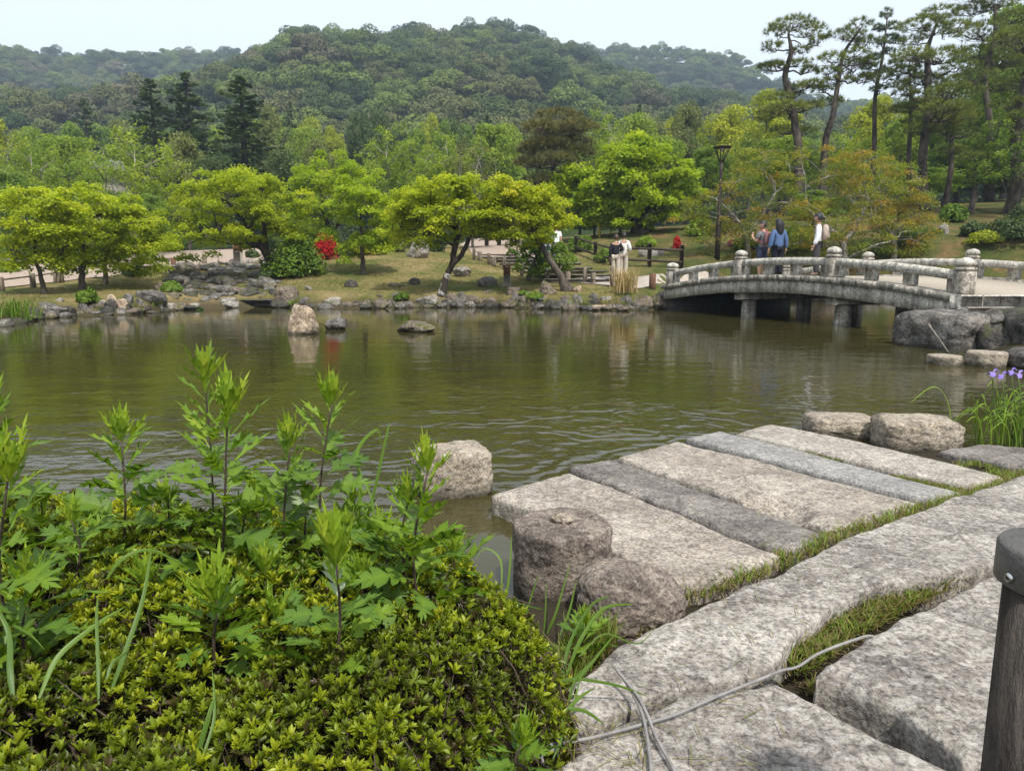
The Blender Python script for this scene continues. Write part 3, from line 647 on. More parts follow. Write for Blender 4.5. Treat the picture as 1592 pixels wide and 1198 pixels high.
def needle_tufts(mb, C, D, n, L, w, rg, tint=.5, spread=.75):
    m = len(C); i = np.arange(m).repeat(n); d = unit(D[i] + rg.normal(size=(m * n, 3)) * spread)
    s = unit(np.cross(d, rand_dirs(rg, m * n))) * w; l = L * rg.uniform(.7, 1.2, m * n)[:, None]
    c = C[i]; V = np.stack([c - s, c + s, c + d * l], 1).reshape(-1, 3)
    t = np.clip(tint + rg.normal(size=m)[i] * .15 + rg.normal(size=m * n) * .1, 0, 1)
    mb.add(V, np.arange(3 * m * n).reshape(-1, 3), np.repeat(t, 3))

def own_tree(name, label, cat, trunks, crowns, Y, lm, bm_, seed, npad=70, nleaf=150, padr=.42, size=.056, r=.035, base_sink=.15, group=None, k=8, tint=(.5, .14), droop=.35, shell=.4, up=.15, extra=None, thick=.13):
    rg = R(seed); P0_ = trunks[0]; base = W(P0_[0][0][0], P0_[0][0][1], Y); base[2] = float(tz(base[0], base[1])) if base[2] < 8 else base[2]
    t = thing(name, base, label, cat, group); mb = MB(); TP = []
    for j, (pts, rads) in enumerate(trunks):
        P = np.array([W(p[0], p[1], Y + (p[2] if len(p) > 2 else 0)) for p in pts]); 
        if j == 0: P[0, 2] = base[2] - base_sink
        P = smooth_path(P, 4 * len(P)); P[1:-1] += rg.normal(size=(len(P) - 2, 3)) * .012
        rr = np.interp(np.linspace(0, 1, len(P)), np.linspace(0, 1, len(rads)), rads)
        if j == 0: rr = rr * (1 + .55 * np.exp(-np.linspace(0, 1, len(P)) * 9))
        mb.tube(P, rr, 10); TP.append(P)
    pads = shell_pads(crowns, Y, npad, rg, up, shell)
    limbs(mb, TP, None, pads, rg, r, k)
    lb = MB(); pad_leaves(lb, pads, padr, int(nleaf * 1.1), size, rg, droop=droop, thick=thick, tilt=.6, tint=tint)
    if extra: extra(lb, mb, rg)
    mb.build('trunk', bm_, t, sub=base, smooth=True); lb.build('crown', lm, t, sub=base); return t

YA = lambda px, py: hit(px, py)[1]
GM = None
own_tree('maple_tree', 'slender young maple nearest the left edge, its thin trunk leaning beside the rail fence', 'tree', [([(71, 457), (63, 428), (55, 400), (54, 365), (60, 320)], [.075, .06, .05, .04, .02])],
         [(60, 335, 62, 52), (35, 375, 36, 28), (92, 320, 42, 36), (70, 395, 40, 18)], YA(71, 457), M['maple'], M['bark'], 11, 80, 150, .36)
own_tree('maple_tree', 'yellow green young maple forking low between the two other small left maples', 'tree', [([(126, 449), (128, 420), (130, 390), (128, 345)], [.10, .085, .06, .03]), ([(128, 420), (118, 405), (104, 385)], [.05, .04, .025])],
         [(140, 335, 58, 48), (112, 385, 45, 22), (170, 320, 42, 36), (150, 380, 45, 24)], YA(126, 449), M['maple'], M['bark'], 12, 85, 150, .36)
own_tree('maple_tree', 'yellow green young maple spreading to the right beside the gravel walk', 'tree', [([(163, 441), (163, 415), (160, 385), (168, 345)], [.085, .07, .05, .025]), ([(161, 392), (150, 380), (142, 365)], [.035, .03, .02])],
         [(200, 362, 56, 40), (185, 335, 48, 34), (215, 392, 40, 24), (165, 400, 40, 16)], YA(163, 441), M['maple'], M['bark'], 13, 85, 150, .36)
own_tree('maple_tree', 'large bright maple with dark leaning forked trunk beside the green azalea', 'tree', [([(433, 434), (421, 408), (408, 385), (388, 358), (370, 330), (352, 312)], [.19, .16, .14, .10, .07, .04]), ([(421, 408), (413, 375), (410, 345), (402, 310)], [.10, .085, .07, .04]), ([(388, 358), (395, 335), (385, 300)], [.06, .05, .03])],
         [(368, 310, 95, 46), (308, 345, 58, 36), (435, 310, 48, 44), (350, 283, 72, 24), (395, 345, 52, 24), (285, 375, 35, 14)], YA(433, 434), M['maple'], M['bark_dark'], 14, 150, 170, .42, k=11)
own_tree('maple_tree', 'small upright maple with one straight thin trunk alone on the mown mound', 'tree', [([(566, 426), (563, 400), (562, 375), (560, 330)], [.10, .085, .07, .03])],
         [(560, 330, 56, 46), (545, 300, 46, 26), (592, 340, 36, 34), (562, 370, 36, 16)], YA(566, 426), M['maple_deep'], M['bark'], 15, 90, 160, .38)
own_tree('maple_tree', 'tallest bright maple of the middle row, its rounded top above the red azalea', 'tree', [([(528, 398), (516, 365), (505, 335), (500, 300)], [.16, .13, .10, .05]), ([(516, 365), (535, 330), (545, 290)], [.08, .06, .03])],
         [(515, 262, 58, 28), (490, 300, 50, 44), (560, 255, 28, 20), (490, 345, 40, 36), (545, 290, 40, 30), (475, 270, 20, 16)], YA(528, 398), M['maple_deep'], M['bark_dark'], 16, 130, 160, .46, k=10)
t7 = own_tree('maple_tree', 'maple with crooked trunk whose foot is pale and mottled, near the shore', 'tree', [([(687, 459), (694, 432), (703, 408), (708, 380), (714, 358), (704, 330)], [.12, .10, .11, .10, .08, .04]), ([(703, 411), (720, 392), (732, 362), (738, 335)], [.10, .085, .07, .03]), ([(714, 358), (690, 345), (668, 335)], [.06, .045, .03])],
         [(690, 318, 78, 40), (648, 342, 46, 32), (730, 312, 42, 36), (690, 288, 54, 18), (640, 310, 30, 22)], YA(687, 459), M['maple'], M['bark_dark'], 17, 125, 165, .40, k=10)
_y7 = t7.location[1]; _p = smooth_path([W(687, 459, _y7) * [1, 1, 0] + [0, 0, t7.location[2] - .05], W(690, 445, _y7), W(694, 432, _y7), W(696, 425, _y7)], 9); MB().tube(_p, [.20, .16, .135, .125, .118, .115, .112, .11, .106], 11).build('bark_foot', stone('mottled_bark', (.05, .045, .04), (.28, .27, .25), (.5, .48, .45), 9, 40, .6, .02, None, .5), t7, sub=np.array(t7.location), smooth=True)
own_tree('maple_tree', 'yellow tinged maple on a trunk leaning far over beside the steps', 'tree', [([(884, 452), (868, 425), (850, 397), (833, 366)], [.155, .125, .11, .09]), ([(833, 366), (824, 350), (806, 330)], [.07, .06, .03]), ([(836, 370), (858, 353), (880, 340)], [.065, .05, .03]), ([(833, 366), (836, 345), (838, 318)], [.06, .05, .03]), ([(889, 450), (872, 428), (856, 408)], [.09, .07, .05])],
         [(812, 325, 62, 34), (850, 320, 36, 32), (782, 318, 36, 28), (800, 290, 46, 20), (862, 343, 22, 14), (770, 345, 20, 14)], YA(884, 452), M['maple_yellow'], M['bark'], 18, 125, 165, .36, k=10)
own_tree('young_tree', 'young tree with drooping dark green leaves beside the leaning yellowish maple', 'tree', [([(820, 439), (824, 422), (832, 405), (840, 385)], [.09, .075, .06, .03])],
         [(822, 385, 26, 26), (862, 388, 28, 24), (842, 370, 24, 16)], YA(820, 439) + .3, M['leaf_mid'], M['bark'], 19, 45, 120, .3, .06, droop=.7)
own_tree('maple_tree', 'huge domed bright green maple behind the fenced lawn left of the lamp post', 'tree', [([(996, 362), (988, 345), (984, 315), (990, 280)], [.42, .34, .28, .14]), ([(988, 345), (1015, 315), (1035, 290)], [.15, .11, .06]), ([(986, 330), (955, 310), (935, 300)], [.13, .1, .05])],
         [(985, 265, 84, 50), (1052, 282, 42, 30), (925, 300, 48, 34), (992, 232, 52, 20), (1000, 320, 80, 24), (895, 280, 30, 24)], 40.0, M['maple_deep'], M['bark_dark'], 20, 210, 170, .62, .10, .06, k=14, tint=(.6, .14))
# the coppery maples behind the bridge
for lb_, tr, cr, Y, sd_ in [('copper tinted spreading maple just right of the lamp post', [([(1165, 392), (1160, 365), (1140, 335), (1120, 315)], [.10, .08, .06, .03]), ([(1160, 365), (1185, 335), (1205, 300)], [.07, .05, .03])], [(1125, 318, 66, 46), (1180, 300, 66, 60), (1200, 252, 56, 26), (1085, 345, 38, 24), (1150, 360, 60, 26)], 31.0, 21),
                          ('widest copper tinted maple with bare grey limbs behind the walkers', [([(1322, 402), (1310, 380), (1280, 350), (1255, 325)], [.14, .11, .09, .05]), ([(1310, 380), (1335, 345), (1350, 310)], [.09, .07, .04]), ([(1322, 400), (1350, 385), (1385, 375)], [.06, .05, .03])], [(1290, 300, 88, 60), (1340, 345, 76, 40), (1280, 248, 66, 24), (1240, 330, 52, 44), (1310, 372, 64, 22), (1350, 270, 60, 30)], 29.0, 22),
                          ('copper tinted maple reaching low over the slope right of the walkers', [([(1395, 388), (1388, 365), (1375, 335), (1365, 305)], [.11, .09, .07, .04]), ([(1388, 365), (1410, 345), (1425, 325)], [.06, .05, .03])], [(1370, 300, 66, 50), (1410, 335, 46, 40), (1340, 258, 54, 22), (1405, 370, 46, 20), (1430, 350, 30, 22)], 30.5, 23)]:
    own_tree('maple_tree', lb_, 'tree', tr, cr, Y, M['maple_orange'], M['bark_pale'], sd_, 135, 100, .42, .044, .03, k=16, droop=.25, shell=.35, tint=(.50, .26), thick=.15)

def pine(name, label, trunk, pads, Y, seed, mat_=None, dens=1.0, L=.26, r=.05, brown=.5, ptop=1.0):
    rg = R(seed); base = W(trunk[0][0][0], trunk[0][0][1], Y); base[2] = float(tz(base[0], base[1]))
    t = thing(name, base, label, 'tree'); P = np.array([W(p[0], p[1], Y) for p in trunk[0]]); P[0, 2] = base[2] - .2
    P[1:, 1] += rg.normal(size=len(P) - 1) * .25; P = smooth_path(P, 5 * len(P)); rr = np.interp(np.linspace(0, 1, len(P)), np.linspace(0, 1, len(trunk[1])), trunk[1]); rr = .72 * rr * (1 + .4 * np.exp(-np.linspace(0, 1, len(P)) * 14))
    mb = MB(); mb.tube(P, rr, 10); lb = MB()
    for (px, py, rx, ry) in pads:
        dY = rg.uniform(-.8, .8) * rx / F * Y * 1.6; c = W(px, py, Y + dY); a = rx / F * Y; b = ry / F * Y * 1.15
        j = int(np.argmin(np.linalg.norm(P - c, axis=1) + np.where(P[:, 2] > c[2], 1.0, 0))); Q = branch(mb, P[j], c - [0, 0, b * .3], max(.03, rr[j] * .4), .02, rg, 6, -.05, 7, .06)
        n = int(dens * 36 * max(1, (a * a + a * b) / .9)); D = rand_dirs(rg, n); D[:, 2] = np.abs(D[:, 2]) * .8 - .15; q = rg.uniform(.35, 1, n) ** .6
        C = c + D * q[:, None] * np.array([a, a, b])
        for m in range(0, n, 4): branch(mb, Q[rg.integers(3, 7)], C[m], .018, .006, rg, 3, -.05, 4, .06)
        out = unit(D * [1, 1, .6] + [0, 0, .55]); needle_tufts(lb, C, out, 22, L, .011, rg, .5 + .12 * rg.normal())
    mb.build('trunk', M['bark_pine'], t, sub=base, smooth=True); lb.build('crown', mat_ or M['needle'], t, sub=base); return t
pine('pine_tree', 'tall bent pine with bare S curved trunk, leftmost of the pines against the sky', ([(1243, 305), (1238, 240), (1237, 195), (1229, 152), (1222, 118), (1226, 85), (1229, 52)], [.34, .30, .27, .24, .21, .17, .08]),
     [(1232, 40, 36, 12), (1206, 50, 22, 10), (1262, 50, 24, 14), (1198, 74, 18, 10), (1192, 104, 13, 8), (1245, 80, 18, 9), (1272, 64, 14, 10), (1206, 102, 12, 8), (1240, 100, 16, 8), (1258, 110, 12, 8), (1244, 140, 30, 12), (1212, 152, 20, 9), (1262, 132, 18, 9), (1225, 168, 32, 11), (1200, 172, 18, 8), (1262, 165, 20, 9), (1215, 205, 20, 10), (1255, 205, 16, 8)], 40, 41)
pine('pine_tree', 'second pine from the left against the sky, slim trunk slanting to the right', ([(1280, 300), (1284, 225), (1292, 180), (1305, 130), (1315, 82), (1332, 48)], [.27, .24, .21, .17, .13, .06]),
     [(1336, 40, 20, 12), (1306, 56, 22, 10), (1350, 70, 24, 14), (1330, 58, 20, 10), (1290, 92, 25, 11), (1330, 105, 34, 15), (1288, 112, 18, 9), (1300, 128, 26, 10), (1348, 125, 24, 10), (1330, 85, 22, 10), (1356, 95, 14, 10), (1278, 140, 16, 8), (1290, 160, 25, 9)], 40, 42)
pine('slender_conifer', 'thin dark spire topped conifer between the second pine and the broad one', ([(1356, 300), (1360, 225), (1363, 150), (1370, 90), (1377, 22)], [.20, .18, .14, .10, .03]),
     [(1378, 24, 8, 12), (1388, 42, 14, 8), (1366, 46, 8, 10), (1384, 60, 10, 8), (1368, 66, 9, 8), (1393, 64, 8, 10), (1382, 82, 13, 9), (1362, 90, 9, 7), (1350, 104, 12, 6), (1390, 100, 12, 8), (1372, 112, 12, 8), (1356, 122, 8, 6), (1385, 122, 12, 8), (1366, 140, 14, 7), (1345, 118, 8, 5)], 41, 43, M['cedar'], .9, .2)
pine('pine_tree', 'broad topped pine with straight thick trunk, in the middle of the right hand pines', ([(1437, 328), (1440, 250), (1442, 180), (1444, 120), (1447, 75), (1458, 40)], [.36, .31, .27, .23, .17, .08]),
     [(1462, 22, 36, 12), (1430, 40, 36, 12), (1486, 45, 28, 14), (1455, 48, 24, 12), (1418, 66, 24, 10), (1420, 88, 34, 13), (1465, 90, 42, 15), (1402, 112, 28, 11), (1440, 130, 48, 15), (1482, 145, 42, 16), (1428, 168, 42, 13), (1460, 195, 40, 15), (1405, 145, 20, 9), (1490, 105, 24, 14), (1470, 170, 40, 15), (1430, 205, 30, 12), (1490, 185, 30, 12)], 39, 44, None, 1.0)
pine('pine_tree', 'thin pine standing close left of the broad topped pine', ([(1413, 322), (1411, 250), (1413, 195), (1416, 150), (1417, 95)], [.2, .18, .15, .12, .05]),
     [(1418, 92, 16, 9), (1404, 110, 18, 8), (1430, 118, 14, 8), (1398, 132, 20, 8), (1425, 150, 22, 9), (1405, 170, 22, 9), (1420, 190, 18, 8)], 42, 45)
pine('pine_tree', 'tall pine behind the broad one with high crown near the right edge', ([(1540, 300), (1537, 200), (1536, 120), (1545, 60), (1550, 5)], [.3, .27, .22, .17, .1]),
     [(1550, 5, 40, 16), (1510, 20, 34, 14), (1585, 30, 34, 16), (1525, 50, 40, 15), (1570, 65, 42, 16), (1510, 85, 36, 14), (1550, 100, 46, 16), (1595, 95, 30, 15), (1515, 120, 34, 13), (1560, 135, 40, 14), (1545, -30, 50, 20), (1500, -10, 30, 14)], 44, 46)
pine('pine_tree', 'leaning pine trunk with few low branches above the dark wood', ([(1468, 312), (1475, 270), (1480, 215), (1484, 170)], [.22, .2, .17, .1]),
     [(1484, 175, 30, 10), (1468, 205, 26, 10), (1500, 210, 28, 10), (1480, 235, 26, 9)], 41, 47)
pine('pine_tree', 'thickest pine trunk at the right edge of the wood', ([(1571, 332), (1580, 280), (1588, 215), (1596, 120)], [.46, .42, .38, .3]),
     [(1596, 130, 44, 18), (1570, 165, 34, 14), (1610, 180, 40, 16), (1590, 60, 50, 20), (1630, 100, 50, 22)], 36, 48)
pine('pine_tree', 'crooked dead looking trunk leaning right of the dark wood floor', ([(1508, 335), (1518, 300), (1524, 270), (1528, 235)], [.22, .18, .16, .1]), [(1535, 232, 30, 10), (1515, 245, 24, 9)], 37, 49)
def bpine_top(seed): pass
pine('black_pine', 'rounded black pine with brownish needles behind the middle maples', ([(850, 372), (852, 320), (858, 270), (868, 215)], [.3, .26, .2, .1]),
     [(870, 182, 40, 14), (840, 200, 30, 15), (898, 198, 32, 15), (868, 205, 40, 16), (850, 228, 42, 17), (890, 225, 36, 16), (828, 255, 30, 15), (862, 250, 36, 16), (900, 240, 26, 15), (838, 282, 28, 13), (870, 275, 26, 12), (820, 235, 20, 10)], 41, 50, M['needle_brown'], 1.35, .3)

# ------------------------------------------------------------------ background trees: one prototype of each kind, then copies
def proto_broad(seed, lm, bm_, nl=44, nq=12000, q=.115, R0=3.6, H0=10, base=2.6, flat=.8):
    rg = R(seed); lb = MB(); th = rg.uniform(0, 2 * np.pi, nl); u = rg.uniform(0, 1, nl) ** .5; hh = rg.uniform(0, 1, nl)
    prof = np.sin(np.pi * np.clip(.12 + hh * .82, 0, 1)) ** .65; C = np.stack([R0 * .82 * u * prof * np.cos(th), R0 * .82 * u * prof * np.sin(th), base + (H0 - base - .9) * hh + .2], 1)
    lr = rg.uniform(.22, .36, nl) * R0 * .9; i = rg.integers(0, nl, nq); D = rand_dirs(rg, nq); D[:, 2] = D[:, 2] * .8 + .22; D = unit(D)
    P = C[i] + D * lr[i][:, None] * [1, 1, flat] * rg.uniform(.72, 1.1, nq)[:, None]; N = unit(D * .8 + [0, 0, .4] + rg.normal(size=(nq, 3)) * .5)
    t = np.clip(.5 + .13 * rg.normal(size=nq) + rg.uniform(-.18, .18, nl)[i], 0, 1); leaf_quads(lb, P, N, q * rg.uniform(.6, 1.35, nq), .65, t, rg)
    mb = MB(); tp = smooth_path([(0, 0, -.3), (.1, .05, 2.2), (-.05, .1, 4.5), (.1, 0, 7.5)], 10); mb.tube(tp, np.linspace(.26, .06, 10), 8); limbs(mb, [tp], None, C, rg, .06, 8)
    return (mb.mesh('trunk', bm_, smooth=True), lb.mesh('crown', lm), R0, H0)
def proto_airy(seed, lm, bm_, npad=130, nleaf=75, size=.10, R0=4.0, H0=9.5):
    rg = R(seed); D = rand_dirs(rg, npad); D[:, 2] = np.abs(D[:, 2]) * 1.1 - .25; D = unit(D); C = D * rg.uniform(.3, 1, npad)[:, None] ** .6 * [R0, R0, H0 * .55] + [0, 0, H0 * .44]
    lb = MB(); pad_leaves(lb, C, .62, nleaf, size, rg, droop=.45, thick=.28, tilt=.6, tint=(.5, .16))
    mb = MB(); tps = []
    for a in range(3):
        an = a * 2.1 + seed; tp = smooth_path([(0, 0, -.3), (.12 * math.cos(an), .12 * math.sin(an), 1.3), (.9 * math.cos(an), .9 * math.sin(an), 3.4), (1.7 * math.cos(an), 1.7 * math.sin(an), 6.8)], 10); mb.tube(tp, np.linspace(.17, .04, 10), 7); tps.append(tp)
    limbs(mb, tps, None, C, rg, .055, 16); return (mb.mesh('trunk', bm_, smooth=True), lb.mesh('crown', lm), R0, H0)
def proto_cedar(seed, lm, bm_, R0=2.6, H0=12.0, nq=9000, base=1.2, q=.15):
    rg = R(seed); mb = MB(); lb = MB(); mb.tube([(0, 0, -.3), (.03, 0, H0 * .5), (0, .03, H0)], [.26, .17, .03], 8); Cs, Ds, Ts = [], [], []
    z = base; nb = 0
    while z < H0 - .15:
        L = R0 * (1 - (z / H0)) ** .55 * rg.uniform(.75, 1.2)
        for k in range(4 if z < H0 * .8 else 3):
            an = rg.uniform(0, 2 * np.pi); dz = rg.uniform(-.12, .22); Q = branch(mb, (0, 0, z), (L * math.cos(an), L * math.sin(an), z + L * dz), .035, .008, rg, 4, -.06, 6, .02); nb += 1
            m = int(18 + 46 * L / R0); t = rg.uniform(.22, 1.03, m); c = np.stack([np.interp(t, np.linspace(0, 1, 6), Q[:, j]) for j in range(3)], 1); w = .34 * L * (1.12 - t) + .06
            side = np.array([-math.sin(an), math.cos(an), 0]); c = c + side * (rg.uniform(-1, 1, m) * w)[:, None] + np.array([0, 0, 1]) * (rg.normal(size=m) * .06 - .04)[:, None]; Cs.append(c); Ts.append(np.clip(np.full(m, .5 + rg.normal() * .13) + rg.normal(size=m) * .1 + .15 * (t - .6), 0, 1))
        z += H0 * .026
    C = np.concatenate(Cs); T = np.concatenate(Ts); N = unit(np.array([0, 0, 1.0]) + rg.normal(size=(len(C), 3)) * .4); leaf_quads(lb, C, N, q * rg.uniform(.7, 1.4, len(C)), .5, T, rg)
    return (mb.mesh('trunk', bm_, smooth=True), lb.mesh('crown', lm), R0, H0)
PR = {'mid': proto_broad(61, M['leaf_mid'], M['bark']), 'green': proto_broad(62, M['leaf_green'], M['bark']), 'yellow': proto_broad(63, M['leaf_yellow'], M['bark']), 'dark': proto_broad(64, M['leaf_dark'], M['bark_dark']), 'olive': proto_broad(65, M['leaf_olive'], M['bark']),
      'airy': proto_airy(66, M['leaf_green'], M['bark_pale']), 'airy_mid': proto_airy(67, M['leaf_mid'], M['bark']), 'airy_olive': proto_airy(68, M['leaf_olive'], M['bark_pale']), 'cedar': proto_cedar(69, M['cedar'], M['bark_dark'])}
KN = {'mid': 'broadleaf_tree', 'green': 'broadleaf_tree', 'yellow': 'broadleaf_tree', 'dark': 'evergreen_tree', 'olive': 'broadleaf_tree', 'airy': 'feathery_tree', 'airy_mid': 'feathery_tree', 'airy_olive': 'feathery_tree', 'cedar': 'cedar_tree'}
rgt = R(88); LBG = {}
def put_tree(kind, px, pyt, wpx, Y, label, group=None):
    tm, cm, R0, H0 = PR[kind]; x = W(px, 420, Y)[0]; z = float(tz(x, Y)); top = W(px, pyt, Y)[2]; h = max(2.0, top - z); w = wpx / F * Y / 2
    if (kind, 0) in LBG:
        o = copy_tree(LBG[(kind, 0)], (x, Y, z), rgt.uniform(0, 6.28), (w / R0, w / R0, h / H0), label)
        if group: o['group'] = group
        elif 'group' in o: del o['group']
    else:
        o = thing(KN[kind], (x, Y, z), label, 'tree', group); o.rotation_euler = (0, 0, rgt.uniform(0, 6.28)); o.scale = (w / R0, w / R0, h / H0); obj('trunk', tm, o); obj('crown', cm, o); LBG[(kind, 0)] = o
    return o
for a in [
 ('yellow', 8, 180, 95, 62, 'bright yellow green rounded tree cut by the left edge of the picture'),
 ('airy', 60, 196, 120, 44, 'feathery green tree with pale bare trunk behind the left maples'),
 ('green', 118, 198, 110, 56, 'light green tree behind the pale roof at the left'),
 ('airy', 215, 190, 165, 42, 'widest feathery tree with slanting grey limbs behind the gravel walk'),
 ('airy_mid', 150, 235, 130, 38, 'feathery mid green tree low behind the yellow green young maples'),
 ('mid', 25, 262, 110, 40, 'mid green tree close behind the leftmost young maple'),
 ('mid', 240, 300, 90, 36, 'dark green low tree at the bend of the gravel walk'),
 ('olive', 298, 205, 85, 56, 'brownish olive tree below the tall cedars'),
 ('cedar', 256, 122, 130, 76, 'first of the three tall dark cedars, shortest one'),
 ('cedar', 310, 112, 150, 76, 'tall dark cedar in the middle of the three'),
 ('cedar', 391, 118, 160, 62, 'broadest tall cedar, standing right of the other two'),
 ('dark', 345, 235, 80, 54, 'dark evergreen between the tall cedars, lower than them'),
 ('olive', 436, 165, 66, 92, 'grey green rounded tree just right of the broadest cedar'),
 ('green', 482, 185, 66, 84, 'light green rounded tree in the gap right of the cedars'),
 ('dark', 452, 225, 80, 56, 'dark evergreen behind the bright maple at its left'),
 ('olive', 500, 215, 70, 66, 'brownish tree behind the tallest middle maple'),
 ('dark', 598, 160, 60, 95, 'dark narrow evergreen at the foot of the hill'),
 ('airy', 615, 188, 130, 46, 'feathery light green tree behind the straight trunked small maple'),
 ('airy', 690, 198, 120, 44, 'feathery tree with reddish tips behind the pale footed maple'),
 ('airy_olive', 735, 215, 105, 42, 'greyish feathery tree with white twigs left of the black pine'),
 ('green', 770, 180, 110, 70, 'light green rounded tree behind the black pine'),
 ('dark', 705, 175, 78, 98, 'dark domed evergreen below the middle of the hill'),
 ('airy', 930, 165, 105, 52, 'feathery green tree behind the right flank of the black pine'),
 ('green', 985, 168, 90, 74, 'pale green tree above the huge domed maple'),
 ('olive', 1060, 158, 78, 72, 'rounded olive tree standing behind and above the lamp post, left side'),
 ('green', 1030, 205, 90, 52, 'fresh green tree just behind the huge domed maple'),
 ('mid', 1090, 225, 90, 46, 'mid green tree close behind the lamp head'),
 ('yellow', 1125, 165, 100, 66, 'yellow green tree with cloud shaped crown right of the olive one'),
 ('yellow', 1180, 140, 105, 60, 'tallest yellow green tree left of the bent pine'),
 ('green', 1205, 205, 110, 46, 'fresh green tree behind the foot of the bent pine'),
 ('airy', 1300, 200, 130, 46, 'feathery green tree between the bent pine and the slim ones'),
 ('yellow', 1345, 150, 100, 58, 'yellow green tree behind the slender spire conifer'),
 ('green', 1385, 175, 80, 54, 'fresh green tree behind the thin pine'),
 ('mid', 1475, 215, 120, 46, 'mid green tree under the broad topped pine'),
 ('airy_mid', 1560, 170, 150, 36, 'feathery mid green tree hanging in at the right edge'),
 ('airy_mid', 1520, 120, 130, 48, 'feathery tree behind the high pine at the right'),
 ('mid', 1590, 20, 120, 58, 'tall dark evergreen filling the top right corner'),
 ('mid', 1600, -60, 200, 52, 'tall mid green tree leaning in from beyond the right edge'), ('mid', 1545, 40, 120, 56, 'broad mid green tree directly behind the high pine'), ('airy_mid', 1470, 70, 110, 56, 'feathery tree seen through the broad topped pine'), ('mid', 1400, 150, 90, 60, 'mid green tree behind the thin pine and the broad topped one'), ('mid', 1590, 200, 110, 42, 'mid green tree beside the thickest pine trunk at the right edge'),
 ('mid', 1505, 60, 90, 60, 'tall mid green tree left of the top right evergreen'),
 ('mid', 1430, 260, 110, 44, 'dark evergreen shading the wood floor on the right'),
 ('dark', 1530, 265, 120, 45, 'dark evergreen behind the thickest pine trunk'),
 ('mid', 1260, 320, 90, 36, 'low mid green tree behind the walkers on the bridge'),
 ('mid', 640, 290, 110, 41, 'mid green tree in shade behind the pointed boulder'),
 ('dark', 735, 325, 60, 42, 'dark small evergreen at the head of the steps'),
 ('airy_mid', 460, 330, 80, 40, 'small feathery tree behind the green azalea'),
 ('mid', 900, 320, 80, 42, 'mid green tree beside the head of the steps, right side')]: put_tree(*a)
rgf = R(5)
for k in range(64):
    px = -150 + 1850 * (k + rgf.uniform(.1, .9)) / 64; Y = rgf.uniform(80, 118); kind = ['green', 'mid', 'olive', 'dark', 'green', 'mid', 'yellow', 'cedar'][rgf.integers(0, 8)]
    hm_ = {'cedar': 160, 'dark': 170}.get(kind, 185); put_tree(kind, px, hm_ + rgf.uniform(-8, 26), rgf.uniform(48, 84), Y, 'tree in the belt of mixed woodland at the foot of the hill', 'woodland at the foot of the hill')
# ------------------------------------------------------------------ rocks
_ico = {}
def ico(n):
    if n not in _ico:
        bm = bmesh.new(); bmesh.ops.create_icosphere(bm, subdivisions=n, radius=1.0); V = np.array([v.co[:] for v in bm.verts]); Fc = np.array([[v.index for v in f.verts] for f in bm.faces]); bm.free(); _ico[n] = (unit(V), Fc)
    return _ico[n]
def rock_shape(seed, shape='rock', sub=4, rough=.16):
    D, Fc = ico(sub); rg = R(seed)
    if shape == 'rock':
        n = 13; Nn = rand_dirs(rg, n); Nn[:, 2] *= .8; Nn = unit(Nn); d = rg.uniform(.72, 1.0, n); q = np.maximum(D @ Nn.T, 1e-3) / d; r = 1 / (np.sum(np.maximum(q, 0) ** 9, 1) + .35 ** 9 * 1e-3) ** (1 / 9); r = np.minimum(r, 1.35)
    elif shape == 'point':
        n = 11; Nn = rand_dirs(rg, n); Nn[:, 2] = np.abs(Nn[:, 2]) * .35; Nn = unit(Nn); d = rg.uniform(.6, .9, n); q = np.maximum(D @ Nn.T, 1e-3) / d; r = 1 / (np.sum(q ** 8, 1) + .7 ** 8 * .6) ** (1 / 8); r = np.minimum(r, 1.25)
    elif shape == 'dome': r = 1 / (np.abs(D[:, 0]) ** 2.6 + np.abs(D[:, 1]) ** 2.6 + np.abs(D[:, 2]) ** 2.6) ** (1 / 2.6)
    elif shape == 'cyl':
        h = np.hypot(D[:, 0], D[:, 1]); r = 1 / (h ** 16 + np.abs(D[:, 2]) ** 16) ** (1 / 16)
    elif shape == 'block': r = 1 / (np.abs(D[:, 0]) ** 7 + np.abs(D[:, 1]) ** 7 + np.abs(D[:, 2]) ** 7) ** (1 / 7)
    P = D * r[:, None]; o = rg.uniform(0, 50, 3)
    P = P * (1 + rough * fbm(P * 1.6 + o, seed, 4, .55) + rough * .35 * fbm(P * 6 + o, seed + 3, 3, .6))[:, None]; return P, Fc
def rock_at(name, label, cat, c, dims, seed, m, shape='rock', sub=4, rough=.16, group=None, parent=None, rz=None, sink=.2, smooth=True):
    """dims = width, depth, visible height; c = ground point under its middle"""
    P, Fc = rock_shape(seed, shape, sub, rough); P = P - [0, 0, P[:, 2].min()]; s = P.max(0) - P.min(0); rg = R(seed + 7); H_ = dims[2] / (1 - sink)
    P = P / s * np.array([dims[0], dims[1], H_]); P[:, :2] -= (P[:, :2].max(0) + P[:, :2].min(0)) / 2; P[:, 2] -= H_ * sink
    a = rz if rz is not None else rg.uniform(-.25, .25); ca, sa = math.cos(a), math.sin(a); P[:, :2] = P[:, :2] @ np.array([[ca, sa], [-sa, ca]])
    c = np.asarray(c, float)
    if parent is not None: c = c - np.array(parent.location)
    o = obj(name, mesh(name, P, Fc, None, m, smooth), parent, c); return tag(o, label, cat, group)
